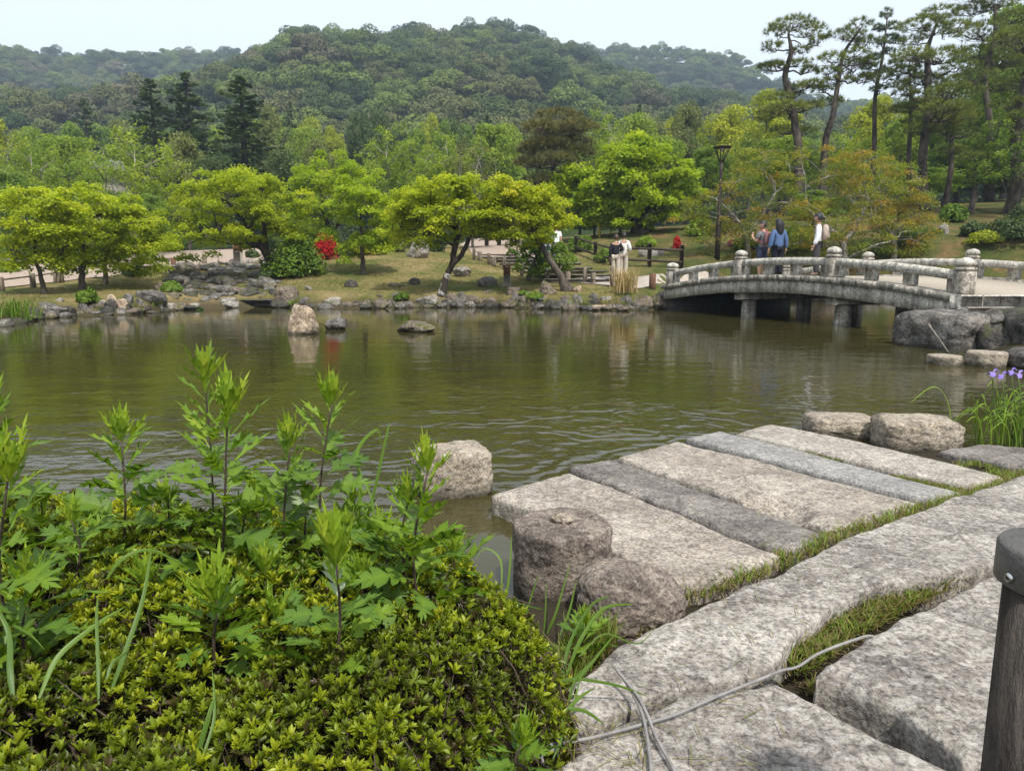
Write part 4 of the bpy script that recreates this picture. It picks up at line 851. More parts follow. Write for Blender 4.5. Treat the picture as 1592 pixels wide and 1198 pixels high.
def rock_px(label, px, py, w, h, mk, shape='rock', group=None, depth=.8, name='rock', cat='rock', sub=4, seed=None, sink=.2, Y=None, rough=.16):
    c = hit(px, py) if Y is None else W(px, py, Y); Yc = c[1]; wd = w / F * Yc; hh = h / F * Yc * 1.0; dp = wd * depth; d = ray(px, py); d = d / d[1]; c = c + d * dp * .42; c[2] = hit(px, py)[2] - .02 if Y is None else c[2]
    return rock_at(name, label, cat, c, (wd, dp, hh), seed if seed is not None else int(px * 7 + py * 13), M[mk], shape, sub, rough, group, sink=sink)
rock_px('tall pointed orange tan rock standing in the water', 473, 520, 50, 47, 'rock_tan', 'point', depth=.8, sub=5, seed=31)
rock_px('small grey rock in the water beside the tall tan one', 522, 513, 34, 20, 'rock_grey', 'rock', sub=5)
rock_px('low long brown rock alone in the middle of the water', 647, 517, 62, 19, 'rock_brown', 'rock', sub=5, seed=8, sink=.25)
rock_px('pale grey low rock in the water before the cascade', 351, 478, 50, 16, 'rock_pale', 'point', sub=5, seed=12)
rock_px('big lichen spotted boulder on top of the grass mound', 650, 402, 36, 31, 'rock_pale', 'rock', sub=5, seed=21)
rock_px('lichen covered boulder behind the pale footed maple', 718, 431, 30, 18, 'rock_pale', sub=5)
rock_px('dark round stone on the lawn below the straight small maple', 546, 447, 21, 13, 'rock_dark', 'dome')
rock_px('small dark stone on the lawn right of the round dark one', 643, 443, 21, 12, 'rock_dark')
rock_px('flat low stone sunk in the lawn between the two dark stones', 617, 446, 26, 7, 'rock_brown')
rock_px('small pale stone on the lawn edge right of the cascade', 480, 452, 12, 9, 'rock_pale')
rock_px('large rounded brown rock closing the cascade on its right', 446, 473, 40, 31, 'rock_brown', 'dome', sub=5)
rock_px('large lichened rock left of the cascade mouth', 238, 477, 44, 27, 'rock_grey', sub=5)
rock_px('brownish upright rock above the large lichened one', 253, 452, 24, 14, 'rock_brown')
rock_px('dark upright rock with a pale vein at the left shore', 172, 485, 28, 22, 'rock_dark', sub=5)
rock_px('tan rounded rock beside the dark veined one', 190, 482, 20, 19, 'rock_tan', 'dome')
rock_px('small tan rock behind the dark veined one', 176, 468, 17, 12, 'rock_tan')
rock_px('dark two toned rock by the water right of the iris tuft', 78, 489, 48, 20, 'rock_grey', sub=5)
rock_px('bluish round stone at the water edge before the small shrub', 130, 484, 15, 14, 'rock_grey', 'dome')
rock_px('flat grey rock in the water at the left picture edge', 3, 508, 36, 13, 'rock_grey', sink=.3)
rock_px('white speckled stone in the grass above the two toned rock', 92, 470, 11, 8, 'rock_pale')
rock_px('brown grey upright rock behind the small shrub', 199, 470, 17, 15, 'rock_grey')
rock_px('flat pale stone at the water left of the cascade', 208, 484, 22, 6, 'rock_pale', 'block')
rock_px('low brown stone between bluish stone and veined rock', 147, 488, 22, 8, 'rock_brown')
rock_px('square pale stone block in the shore edging', 521, 477, 20, 16, 'granite_warm', 'block')
rock_px('rounded tan grey rock at the shore before the pale footed maple', 664, 477, 38, 20, 'rock_pale', sub=5)
rock_px('grey upright rock on the lawn left of the stone lantern post', 758, 446, 32, 17, 'rock_grey')
rock_px('angular split grey rock at the shore below the lantern post', 806, 475, 33, 19, 'rock_grey', 'point', sub=5)
rock_px('dark pyramid shaped rock under the leaning maple', 851, 458, 28, 22, 'rock_brown', 'point', sub=5)
rock_px('pale brown stone at the foot of the leaning maple', 897, 454, 17, 11, 'rock_tan')
rock_px('dark lens shaped rock at the shore below the pyramid rock', 858, 479, 30, 15, 'rock_dark')
rock_px('brown block shaped stone left of the pyramid rock', 798, 458, 21, 13, 'rock_brown', 'block')
rock_px('lichened rock behind the fence left of the lamp post', 1012, 408, 40, 22, 'rock_pale', Y=32)
rock_px('white lichened rock on the slope behind the bridge', 1466, 364, 17, 19, 'rock_pale')
rock_px('big rough rock under the far end of the bridge', 1030, 482, 44, 32, 'rock_brown', sub=5, depth=1.0)
rock_px('brown rock left of the one under the bridge end', 1000, 481, 36, 25, 'rock_brown')
for (px, py, w, h, mk, sh) in [(473, 474, 16, 14, 'rock_grey', 'rock'), (497, 478, 16, 8, 'rock_brown', 'rock'), (509, 477, 9, 13, 'granite_warm', 'block'), (541, 477, 19, 9, 'rock_brown', 'dome'), (556, 476, 16, 9, 'rock_dark', 'rock'), (572, 475, 9, 9, 'rock_pale', 'rock'), (589, 476, 18, 10, 'rock_pale', 'rock'), (604, 476, 15, 10, 'rock_grey', 'point'),
       (550, 464, 24, 8, 'rock_brown', 'rock'), (590, 465, 17, 8, 'rock_dark', 'rock'), (614, 464, 18, 10, 'rock_grey', 'rock'), (630, 477, 18, 9, 'rock_grey', 'rock'), (694, 476, 20, 12, 'rock_dark', 'rock'), (717, 466, 18, 13, 'rock_grey', 'point'), (730, 476, 18, 9, 'rock_pale', 'rock'), (757, 476, 38, 15, 'rock_brown', 'rock'), (778, 477, 16, 7, 'rock_grey', 'rock'), (758, 457, 24, 8, 'rock_brown', 'rock'),
       (822, 464, 18, 12, 'rock_pale', 'rock'), (834, 477, 20, 8, 'rock_brown', 'rock'), (884, 483, 24, 11, 'rock_brown', 'block'), (900, 471, 22, 15, 'rock_grey', 'rock'), (922, 466, 16, 11, 'rock_grey', 'rock'), (912, 482, 22, 9, 'rock_dark', 'rock'), (937, 482, 42, 9, 'rock_tan', 'block'), (942, 468, 18, 8, 'rock_pale', 'block'), (972, 473, 26, 15, 'rock_grey', 'rock'), (968, 484, 20, 9, 'rock_brown', 'rock'), (984, 482, 18, 14, 'rock_grey', 'rock'),
       (880, 468, 18, 10, 'rock_brown', 'rock'), (845, 470, 18, 10, 'rock_grey', 'rock'), (110, 487, 22, 9, 'rock_tan', 'rock'), (50, 497, 22, 9, 'rock_brown', 'rock'), (28, 502, 20, 9, 'rock_grey', 'rock'), (158, 478, 16, 13, 'rock_pale', 'rock'), (217, 475, 14, 12, 'rock_grey', 'rock')]:
    rock_px('smallish weathered stone in the rough edging of the far bank', px, py, w, h, mk, sh, 'small stones edging the far bank', name='edging_stone', cat='stone', sub=3)
for (px, w) in ((248, 12), (262, 18), (279, 17), (301, 17)):
    rock_px('squared pale pink stone block at the water below the cascade', px, 479, w, 9, 'granite_warm', 'block', 'squared blocks below the cascade', name='edging_block', cat='stone', sub=3, sink=.3)
# cascade of rough stones
rc = R(17); cs = hit(350, 440)
big = [(287, 432, 46, 28), (268, 446, 32, 20), (312, 440, 32, 22), (340, 432, 30, 16), (352, 446, 36, 24), (368, 458, 26, 18), (388, 463, 46, 13), (322, 462, 42, 15), (416, 445, 32, 22), (400, 432, 30, 16), (296, 462, 30, 14), (375, 440, 30, 14), (428, 458, 20, 14), (345, 466, 30, 9), (268, 462, 22, 12)]
for (px, py, w, h) in big: rock_px('weathered dark grey boulder of the stone cascade', px, py, w, h * .75, ['rock_grey', 'rock_dark', 'rock_brown', 'rock_dark'][rc.integers(0, 4)], 'rock', 'stones of the cascade', name='cascade_stone', cat='stone', depth=.9)
for k in range(46):
    py = rc.uniform(407, 427); f = (py - 407) / 20; px = rc.uniform(335 - 60 * f, 425 + 4 * f); w = rc.uniform(12, 26)
    rock_px('small flat stone in the upper bed of the cascade', px, py, w, rc.uniform(4, 9), ['rock_grey', 'rock_pale', 'rock_brown', 'rock_grey'][rc.integers(0, 4)], 'rock', 'flat stones in the upper cascade', name='bed_stone', cat='stone', sub=3)
for k in range(100):
    py = rc.uniform(416, 472); f = (py - 420) / 50; px = rc.uniform(262 + 10 * f, 432); w = rc.uniform(12, 28)
    if 330 < px < 440 and py > 466: continue
    rock_px('weathered dark grey boulder of the stone cascade', px, py, w, w * rc.uniform(.3, .5), ['rock_grey', 'rock_dark', 'rock_brown', 'rock_dark', 'rock_grey'][rc.integers(0, 5)], 'rock', 'stones of the cascade', name='cascade_stone', cat='stone', sub=3, depth=.9)
for k in range(80):
    px = rc.uniform(30, 1000); sy = np.interp(px, [p[0] for p in FAR_PX], [p[1] for p in FAR_PX])
    if 255 < px < 470: continue
    w = rc.uniform(11, 27); rock_px('smallish weathered stone in the rough edging of the far bank', px, sy - rc.uniform(-1, 9), w, w * rc.uniform(.35, .65), ['rock_grey', 'rock_dark', 'rock_brown', 'rock_brown', 'rock_dark'][rc.integers(0, 5)], 'rock', 'small stones edging the far bank', name='edging_stone', cat='stone', sub=3)
px = 28
while px < 1005:
    sy = np.interp(px, [p[0] for p in FAR_PX], [p[1] for p in FAR_PX]); w = rc.uniform(15, 30)
    if not (320 < px < 428): rock_px('smallish weathered stone in the rough edging of the far bank', px, sy + rc.uniform(-1, 2), w, w * rc.uniform(.3, .5), ['rock_grey', 'rock_dark', 'rock_brown', 'rock_dark', 'rock_grey', 'rock_brown'][rc.integers(0, 6)], 'rock', 'small stones edging the far bank', name='edging_stone', cat='stone', sub=3)
    px += w * rc.uniform(.75, 1.15)
c = hit(397, 477); mb = MB().box(c + [0, .5, .12], (1.25, 1.1, .26), bev=.03); tag(mb.build('cascade_lip', M['rock_dark'], loc=c, sub=c), 'dark wet ledge where the cascade drops into the pond', 'stone')
for k, (x, y) in enumerate([(5.6, 24.0), (6.1, 25.2), (6.6, 26.2), (7.2, 27.2), (8.2, 27.9), (9.3, 28.5), (10.4, 29.0), (11.6, 29.3), (12.9, 29.2), (14.2, 29.1), (15.5, 29.0), (16.8, 28.6), (18.2, 28.0), (19.6, 27.4)]):  # row of rocks added to give a darker reflection under the bridge
    rock_at('added_bank_rock', 'dark rock added on the bank behind the bridge to darken the pond reflection', 'rock', (x, y, -.05), (1.5, 1.1, rc.uniform(.4, .75)), 300 + k, M[['rock_dark', 'rock_grey', 'rock_brown'][k % 3]], 'rock', 4, group='dark rocks added behind the bridge to darken the pond reflection', sink=.3)
# right hand rock wall below the landing
rock_at('wall_rock', 'pale edged big rock under the near bridge corner', 'rock', (7.2, 11.7, -.05), (1.15, 1.5, .66), 3, M['rock_grey'], 'block', 5, .15, sink=.3)
rock_at('wall_rock', 'dark squarish boulder at the right edge of the rock wall', 'rock', (8.6, 11.0, -.05), (2.1, 1.6, .74), 5, M['rock_dark'], 'block', 5, .14, sink=.3)
rock_at('wall_rock', 'dark narrow stone wedged between the two big wall rocks', 'rock', (7.45, 10.95, 0), (.5, .5, .5), 9, M['rock_dark'], 'rock', 4, sink=.3)
rock_at('wall_rock', 'small stone on top of the rock wall joint', 'rock', (7.6, 11.2, .42), (.45, .45, .24), 14, M['rock_grey'], 'rock', 4)
rock_at('wall_rock', 'low wet stone at the foot of the rock wall', 'rock', (7.6, 10.5, -.02), (.7, .5, .16), 15, M['rock_dark'], 'rock', 4)
rock_at('wall_rock', 'lichened grey rock in the water under the right picture edge', 'rock', (6.95, 9.2, -.02), (.9, .8, .3), 16, M['rock_grey'], 'dome', 4)
rock_at('wall_rock', 'dark boulder further along the rock wall', 'rock', (11.2, 10.3, -.05), (2.0, 2.0, .66), 19, M['rock_dark'], 'block', 4, .2, sink=.3)
for px, py, w, lb_ in ((1481, 569, 50, 'low round stepping stone in the water, the left of the pair'), (1549, 572, 58, 'taller round stepping stone in the water, the right of the pair')):
    c = hit(px, py, 5.0); wd = w / F * c[1]; rock_at('stepping_stone', lb_, 'stone', c + [0, wd * .45, 0], (wd, wd, .13 if px < 1500 else .20), int(px), M['block'], 'cyl', 5, .06, sink=.35)

# ------------------------------------------------------------------ shrubs
def bush(name, label, px, py, w, h, lm, seed, n=2600, size=.05, Y=None, lobes=14, cat='shrub', depth=.9, group=None, flowers=None):
    rg = R(seed); c = hit(px, py) if Y is None else W(px, py, Y); Yc = c[1]; a = w / F * Yc / 2; b = h / F * Yc; c = c + np.array([c[0] / Yc, 1, 0]) * a * .6; c[2] = float(tz(c[0], c[1])) if Y is None else c[2]; t = thing(name, c, label, cat, group)
    D = rand_dirs(rg, lobes); D[:, 2] = np.abs(D[:, 2]); C = D * [a * .62, a * depth * .62, b * .6]; i = rg.integers(0, lobes, n); E = rand_dirs(rg, n); E[:, 2] = E[:, 2] * .85 + .2; E = unit(E); lr = rg.uniform(.34, .48, lobes)[i][:, None]
    P = C[i] + E * lr * [a, a * depth, b * .85] * rg.uniform(.8, 1.08, n)[:, None]; k = P[:, 2] > .02; P = P[k]; E = E[k]; mb = MB()
    leaf_quads(mb, P, unit(E + [0, 0, .3] + rg.normal(size=(len(P), 3)) * .5), size * rg.uniform(.6, 1.3, len(P)), .55, np.clip(.5 + .14 * rg.normal(size=len(P)) + rg.uniform(-.15, .15, lobes)[i][k], 0, 1), rg)
    mb.build('foliage', lm, t); sb = MB()
    for j in range(9): branch(sb, (rg.normal() * .06, rg.normal() * .06, -.05), C[j % lobes], .025, .008, rg, 4, .05, 5, .05)
    sb.build('stem', M['bark_dark'], t); return t
bush('azalea_bush', 'large rounded green azalea beside the dark trunked maple', 458, 434, 104, 74, M['bush_green'], 1, 8500, .07, lobes=30)
bush('azalea_bush', 'red flowering azalea behind the green one', 506, 406, 44, 46, M['red'], 2, 3200, .05, lobes=16)
bush('azalea_bush', 'pale yellowish azalea behind the straight small maple', 573, 398, 58, 28, M['leaf_yellow'], 3, 2400, .06)
bush('azalea_bush', 'pale yellowish shrub left of the straight small maple trunk', 615, 392, 40, 20, M['leaf_olive'], 4, 1600, .06)
bush('shrub', 'grey green rounded shrub behind the big boulder on the mound', 648, 385, 44, 34, M['leaf_dark'], 5, 2400, .06)
bush('shrub', 'dark shrub right of the big boulder on the mound', 680, 392, 36, 28, M['leaf_dark'], 6, 2000, .06)
bush('shrub', 'dark low shrub in the shade at the end of the left fence', 212, 431, 44, 26, M['leaf_dark'], 7, 2000, .055)
bush('shrub', 'small yellow green shrub at the left shore', 139, 481, 34, 25, M['bush_green'], 8, 2200, .05)
bush('shrub', 'dark trailing plant between the squared blocks', 312, 482, 26, 24, M['leaf_dark'], 9, 1200, .06)
bush('shrub', 'green fern like plant above the lichened rock', 268, 455, 36, 18, M['leaf_mid'], 10, 1300, .06)
bush('shrub', 'low green plant among the shore stones before the mound', 625, 473, 26, 13, M['bush_green'], 11, 1100, .05)
bush('shrub', 'low plant between split rock and lens shaped rock', 832, 473, 30, 14, M['leaf_mid'], 12, 1200, .05)
bush('shrub', 'low green plant against the left flank of the split rock', 815, 466, 24, 10, M['leaf_mid'], 13, 900, .05)
bush('shrub', 'dark plant by the trunk at the right of the cascade', 418, 438, 34, 20, M['leaf_dark'], 14, 1500, .06)
bush('shrub', 'rounded shrub on the far left verge of the gravel walk', 6, 425, 44, 22, M['leaf_mid'], 15, 1500, .06)
bush('shrub', 'small shrub between the lantern post and the green azalea', 392, 402, 26, 14, M['leaf_dark'], 16, 1000, .06)
bush('red_shrub', 'small red flowering shrub on the lawn left of the lamp post', 1052, 387, 14, 20, M['red'], 17, 900, .05)
bush('shrub', 'tiny pink flowering shrub right of the lamp post', 1138, 384, 16, 12, M['pink'], 18, 500, .05)
bush('shrub', 'rounded mid green shrub behind the white lichened rock', 1480, 347, 46, 30, M['bush_green'], 19, 2200, .07)
bush('shrub', 'dark green shrub above the far post of the bridge', 1515, 370, 44, 26, M['leaf_dark'], 20, 2000, .07)
bush('shrub', 'broad dark green shrub at the right edge behind the far rail', 1570, 395, 80, 42, M['leaf_dark'], 21, 3400, .07)
bush('shrub', 'bright yellow green shrub behind the far bridge rail', 1528, 398, 60, 22, M['leaf_yellow'], 22, 1800, .06)
bush('shrub', 'dark shrub on the slope under the thickest pine', 1590, 350, 46, 34, M['leaf_dark'], 23, 2000, .07)
bush('shrub', 'green shrub behind the woman in the blue jacket', 1225, 400, 70, 44, M['leaf_mid'], 24, 3000, .07)
bush('shrub', 'green shrub behind the man in grey', 1165, 395, 50, 34, M['leaf_mid'], 25, 2200, .07)
bush('shrub', 'low green shrub between the walkers and the near bridge rail', 1400, 402, 70, 22, M['bush_green'], 26, 2200, .06)
bush('shrub', 'small shrub on the lawn below the huge domed maple', 1005, 385, 34, 18, M['leaf_green'], 27, 1300, .07)
bush('shrub', 'leafy shrub right of the head of the steps', 905, 392, 46, 26, M['leaf_mid'], 28, 2000, .07)
bush('shrub', 'leafy shrub on the lawn edge behind the walking pair', 945, 408, 44, 20, M['leaf_mid'], 29, 1700, .07)
bush('shrub', 'small round shrub on the lawn left of the lamp post', 1085, 368, 44, 30, M['leaf_green'], 30, 1700, .07)
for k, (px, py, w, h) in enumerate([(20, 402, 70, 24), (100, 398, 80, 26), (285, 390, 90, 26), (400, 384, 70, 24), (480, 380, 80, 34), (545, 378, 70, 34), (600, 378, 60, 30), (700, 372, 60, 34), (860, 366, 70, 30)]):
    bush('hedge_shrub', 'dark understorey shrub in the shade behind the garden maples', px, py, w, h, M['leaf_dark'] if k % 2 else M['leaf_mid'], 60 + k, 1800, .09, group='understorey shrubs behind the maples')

def blades(mb, c, n, H_, lean, w, rg, spread=.1, seg=5, tint=(.5, .2), curl=1.0):
    for k in range(n):
        an = rg.uniform(0, 2 * np.pi); h = H_ * rg.uniform(.55, 1.15); l = lean * rg.uniform(.2, 1.2) * h; t = np.linspace(0, 1, seg); d = np.array([math.cos(an), math.sin(an), 0]); b = np.asarray(c) + np.array([rg.normal() * spread, rg.normal() * spread, 0])
        P = b + d * (l * t ** (1.6 * curl))[:, None] + np.array([0, 0, 1]) * (h * (t - .35 * lean * t ** 3))[:, None]; s = np.cross(d, [0, 0, 1]); ww = w * rg.uniform(.7, 1.2) * np.array([.7, 1, .9, .6, .02])[:seg]
        V = np.concatenate([P - s * ww[:, None], P + s * ww[:, None]]); mb.add(V, np.array([[i, i + 1, seg + i + 1, seg + i] for i in range(seg - 1)]), np.clip(tint[0] + rg.normal() * tint[1], 0, 1))
def tuft(name, label, cat, px, py, n, H_, lean, w, m, seed, spread=.15, tint=(.5, .2), group=None):
    c = hit(px, py); t = thing(name, c, label, cat, group); rg = R(seed); mb = MB(); blades(mb, (0, 0, 0), n, H_, lean, w, rg, spread, tint=tint); mb.build('blades', m, t); return t
tuft('iris_clump', 'tall fresh green iris clump at the left shore', 'plant', 24, 497, 130, .62, .55, .014, M['iris_blade'], 1, .28)
tuft('pampas_grass', 'tuft of dry straw coloured grass before the walking pair', 'plant', 972, 455, 260, .95, .55, .010, M['dry_grass'], 2, .18, (.5, .25))
rw = R(91)
for k in range(26):
    px = rw.uniform(60, 1010); sy = np.interp(px, [p[0] for p in FAR_PX], [p[1] for p in FAR_PX])
    if 300 < px < 440: continue
    tuft('weed_tuft', 'low weed tuft growing between the stones of the far bank', 'plant', px, sy - rw.uniform(2, 12), 26, rw.uniform(.12, .26), .8, .012, M['grass'], k, .12, (.55, .2), 'weed tufts along the far bank')
# short rough grass on the mound and along the shore
rg = R(33); mb = MB(); cnt = 0
gxs = rg.uniform(-15, 16, 30000); gys = rg.uniform(17, 36, 30000); gz = np.array([tz(a, b) for a, b in zip(gxs, gys)]); sdv = pond_sd(gxs, gys)
k = (sdv < -.12) & (gz > .1); nz_ = vnoise(np.stack([gxs * .5, gys * .5, gxs * 0], 1), 8); k &= (nz_ + rg.uniform(-.7, .7, len(gxs)) > -.2)
for o in bpy.data.objects:
    pass
from mathutils.bvhtree import BVHTree
def inpoly(x, y, P):
    P = np.asarray(P)[:, :2]; ins = np.zeros(len(x), bool)
    for a, b in zip(P, np.roll(P, -1, 0)):
        c_ = ((a[1] > y) != (b[1] > y)); ins ^= c_ & (x < (y - a[1]) / (b[1] - a[1] + 1e-12) * (b[0] - a[0]) + a[0])
    return ins
for nm in ('path', 'path.001', 'path.002'):
    o = bpy.data.objects[nm]; co_ = np.empty(len(o.data.vertices) * 3, np.float32); o.data.vertices.foreach_get('co', co_); co_ = co_.reshape(-1, 3)
    bmx = BVHTree.FromPolygons([Vector((v[0], v[1], 0)) for v in co_], [p.vertices[:] for p in o.data.polygons])
    for i in np.where(k)[0]:
        if bmx.find_nearest(Vector((gxs[i], gys[i], 0)), .06)[0] is not None: k[i] = False
P = np.stack([gxs, gys, gz], 1)[k]; n = len(P); i = np.arange(n).repeat(3); d = unit(rg.normal(size=(3 * n, 3)) * [.5, .5, .2] + [0, 0, .6]); s = unit(np.cross(d, rand_dirs(rg, 3 * n))) * .011; c = P[i] + rg.normal(size=(3 * n, 3)) * [.05, .05, 0]
V = np.stack([c - s, c + s, c + d * rg.uniform(.03, .085, 3 * n)[:, None]], 1).reshape(-1, 3)
tt = np.clip(.22 + .16 * rg.normal(size=n), 0, 1)[i] + (P[:, 0] > 4.5)[i] * .22
mb.add(V, np.arange(9 * n).reshape(-1, 3), np.repeat(np.clip(tt, 0, 1), 3)); tag(mb.build('grass', M['grass']), 'short patchy lawn grass on the mound and banks', kind='stuff')

# ------------------------------------------------------------------ steps, fences, lamps and signs
st = thing('stepped_path', hit(880, 430), 'broad shallow steps of stone and timber climbing to the terrace', 'steps'); sl = np.array(st.location)
A = [(848, 437), (832, 428), (812, 421), (795, 415), (778, 410), (765, 406), (752, 402.5), (742, 399.5)]; Bq = [(985, 441), (962, 432), (940, 424.5), (920, 418), (902, 412.5), (886, 407.5), (872, 403), (862, 399.5)]
prev = None
LV = [.72 + (2.03 - .72) * i / 7 for i in range(8)]
for i in range(8):
    Ya = 27.0 + 1.45 * i; a = W(A[i][0], 420, Ya); b = W(Bq[i][0], 420, Ya - .9 + .1 * i); a[2] = b[2] = 0; na = W(A[min(i + 1, 7)][0], 420, Ya + 1.45); nb = W(Bq[min(i + 1, 7)][0], 420, Ya + .65); na[2] = nb[2] = 0
    z = max(float(tz(*(a[:2] * .5 + b[:2] * .5))), LV[i] - .1) + .10 
    q = [a, b, nb, na]; mb = MB(); V = [(p[0], p[1], z) for p in q] + [(p[0], p[1], z - .5) for p in q]
    mb.add(V, np.array([[0, 1, 2, 3], [4, 5, 1, 0], [5, 6, 2, 1], [6, 7, 3, 2], [7, 4, 0, 3]])); mb.build('step', path_g, st, sub=sl)
    mb = MB(); u = (b - a) / np.linalg.norm(b - a); mb.box((a + b) / 2 + [0, -.02, z - .05], (np.linalg.norm(b - a) + .1, .16, .17), np.stack([u, np.cross([0, 0, 1], u), [0, 0, 1]]), bev=.02); mb.build('riser', M['granite_dark'], st, sub=sl)
def post(mb, c, r, h, sides=10): mb.lathe([(r, -.2), (r, h - .02), (r * .8, h)], c, sides)
rf = thing('rope_fence', hit(872, 434), 'low rope fence on grey posts along the near side of the steps', 'fence'); rl = np.array(rf.location); tops = []
for px, py, h in [(737, 404, 18), (760, 412, 18), (784, 419, 18), (811, 429, 20), (841, 435, 21), (872, 436, 22), (909, 440, 25), (951, 446, 31)]:
    c = hit(px, py); hh = h / F * c[1]; mb = MB(); post(mb, c, .075, hh); mb.build('post', M['wood_grey'], rf, sub=rl); tops.append(c + [0, 0, hh * .82])
for a, b in zip(tops[:-1], tops[1:]):
    for dz in (0, -.28):
        t = np.linspace(0, 1, 7)[:, None]; Pp = a + (b - a) * t + [0, 0, dz]; Pp[:, 2] -= .09 * np.sin(np.pi * t[:, 0]); MB().tube(Pp, .016, 5).build('rope', M['rope'], rf, sub=rl)
for px, py, h, lb_ in [(746, 405, 14, 'short wooden stump post at the upper end of the rope fence'), (768, 414, 13, 'short wooden stump post second down the rope fence'), (850, 436, 14, 'short stump post beside the person with the black bag'), (883, 438, 16, 'pale topped stump post just right of the leaning maple trunk'), (922, 441, 17, 'pale topped stump post in the middle of the lower rope fence')]:
    c = hit(px, py); mb = MB(); post(mb, c, .10, h / F * c[1]); tag(mb.build('stump_post', M['wood_grey'], loc=c, sub=c), lb_, 'post')
c = hit(1014, 449); mb = MB(); post(mb, c, .11, .50); tag(mb.build('bollard', M['wood_red'], loc=c, sub=c), 'reddish brown wooden bollard left of the bridge end', 'bollard')
wf = thing('rail_fence', W(1000, 415, 29.5), 'dark two rail wooden fence round the lawn beyond the bridge end', 'fence'); wl = np.array(wf.location); pp = []
for px, Y in [(895, 36), (925, 33), (950, 31), (1009, 29.5), (1059, 29.0)]:
    x = W(px, 420, Y)[0]; z = float(tz(x, Y)); mb = MB().box((x, Y, z + .38), (.16, .16, 1.1 if px > 1000 else .9), bev=.02); mb.build('post', M['wood_dark'], wf, sub=wl); pp.append(np.array([x, Y, z]))
for a, b in zip(pp[:-1], pp[1:]):
    for dz in (.25, .72): MB().tube([a + [0, -.1, dz], b + [0, -.1, dz]], .05, 7).build('rail', M['wood_dark'], wf, sub=wl)
lf = thing('rail_fence', hit(50, 444), 'low post and rail fence along the left gravel walk', 'fence'); ll = np.array(lf.location); pp = []
for px, py, h in [(-95, 462, 25), (-45, 457, 25), (3, 453, 22), (52, 447, 22), (96, 439, 20)]:
    c = hit(px, py); hh = h / F * c[1]; mb = MB(); post(mb, c, .085, hh); mb.build('post', M['wood_grey'], lf, sub=ll); pp.append(c + [0, 0, hh * .8])
for a, b in zip(pp[:-1], pp[1:]): MB().tube([a, b], .028, 6).build('rail', M['wood_grey'], lf, sub=ll)
for px, py, h, lb_, mk in [(89, 440, 17, 'short pale stump post next to the end of the left fence', 'wood_grey'), (270, 413, 12, 'brown stump post by the gravel walk near the dark trunk', 'wood_red'), (318, 411, 13, 'grey stump post by the gravel walk above the cascade', 'wood_grey')]:
    c = hit(px, py); mb = MB(); post(mb, c, .11, h / F * c[1]); tag(mb.build('stump_post', M[mk], loc=c, sub=c), lb_, 'post')
for px, py, lb_ in ((788, 446, 'small garden light with stone foot and brown wooden head on the mound'), (371, 410, 'small garden light with stone foot near the top of the cascade')):
    c = hit(px, py); s = c[1] / 26.; t = thing('garden_light', c, lb_, 'garden light'); MB().box((0, 0, .03), (.55 * s, .45 * s, .06), bev=.01).build('plinth', M['granite_warm'], t); MB().box((0, 0, .22 * s), (.26 * s, .26 * s, .44 * s), bev=.015).build('base', M['granite_warm'], t)
    mb = MB()
    for x, y in ((-1, -1), (-1, 1), (1, -1), (1, 1)): mb.box((x * .1 * s, y * .1 * s, .58 * s), (.05 * s, .05 * s, .3 * s))
    mb.box((0, 0, .575 * s), (.17 * s, .17 * s, .27 * s)); mb.box((0, 0, .75 * s), (.29 * s, .29 * s, .05)); mb.build('head', M['wood_red'], t)
# street lamp
Y = 30.5; x = W(1114, 420, Y)[0]; z = float(tz(x, Y)); zt = W(1117, 228, Y)[2]; lp = thing('street_lamp', (x, Y, z), 'dark brown park lamp with an inverted cone head on a tall post', 'street lamp'); h = zt - z
MB().lathe([(.11, -.2), (.11, 1.55), (.075, 1.6), (.065, h - 1.0), (.06, h - .62)], (0, 0, 0), 12).build('pole', M['iron'], lp, smooth=True)
MB().lathe([(.0, h - .06), (.36, h - .05), (.38, h - .02), (.36, h), (.1, h + .04), (.0, h + .045)], (0, 0, 0), 20).build('hood', M['iron'], lp)
for k in range(6):
    a = k * math.pi / 3; MB().tube([(.06 * math.cos(a), .06 * math.sin(a), h - .64), (.33 * math.cos(a), .33 * math.sin(a), h - .05)], .02, 5).build('strut', M['iron'], lp)
MB().lathe([(.03, h - .2), (.09, h - .16), (.11, h - .08), (.1, h - .05)], (0, 0, 0), 14).build('lamp_glass', plain('lamp_glass', (.32, .32, .29), .3, .5), lp, smooth=True)
# two panel sign board at the bridge end
Y = 23.9; x = W(1128, 420, Y)[0]; z = float(tz(x, Y)) + .05; sb = thing('sandwich_board', (x, Y, z), 'white sign board and grey panel standing at the far end of the bridge', 'sign')
MB().box((-.05, 0, .45), (.40, .03, .85), np.array([[.97, .24, 0], [-.24, .97, .12], [0, -.12, .99]])).build('board', M['white'], sb); MB().box((.27, .06, .55), (.32, .03, .62), np.array([[.97, .24, 0], [-.24, .97, .1], [0, -.1, .99]])).build('panel', plain('panel_grey', (.34, .34, .31), .7, var=.3, vscale=12), sb)
mb = MB()
for dx in (-.2, .1, .4): mb.tube([(dx, .12, 0), (dx, .04, .85)], .014, 5)
mb.build('frame', M['iron'], sb)
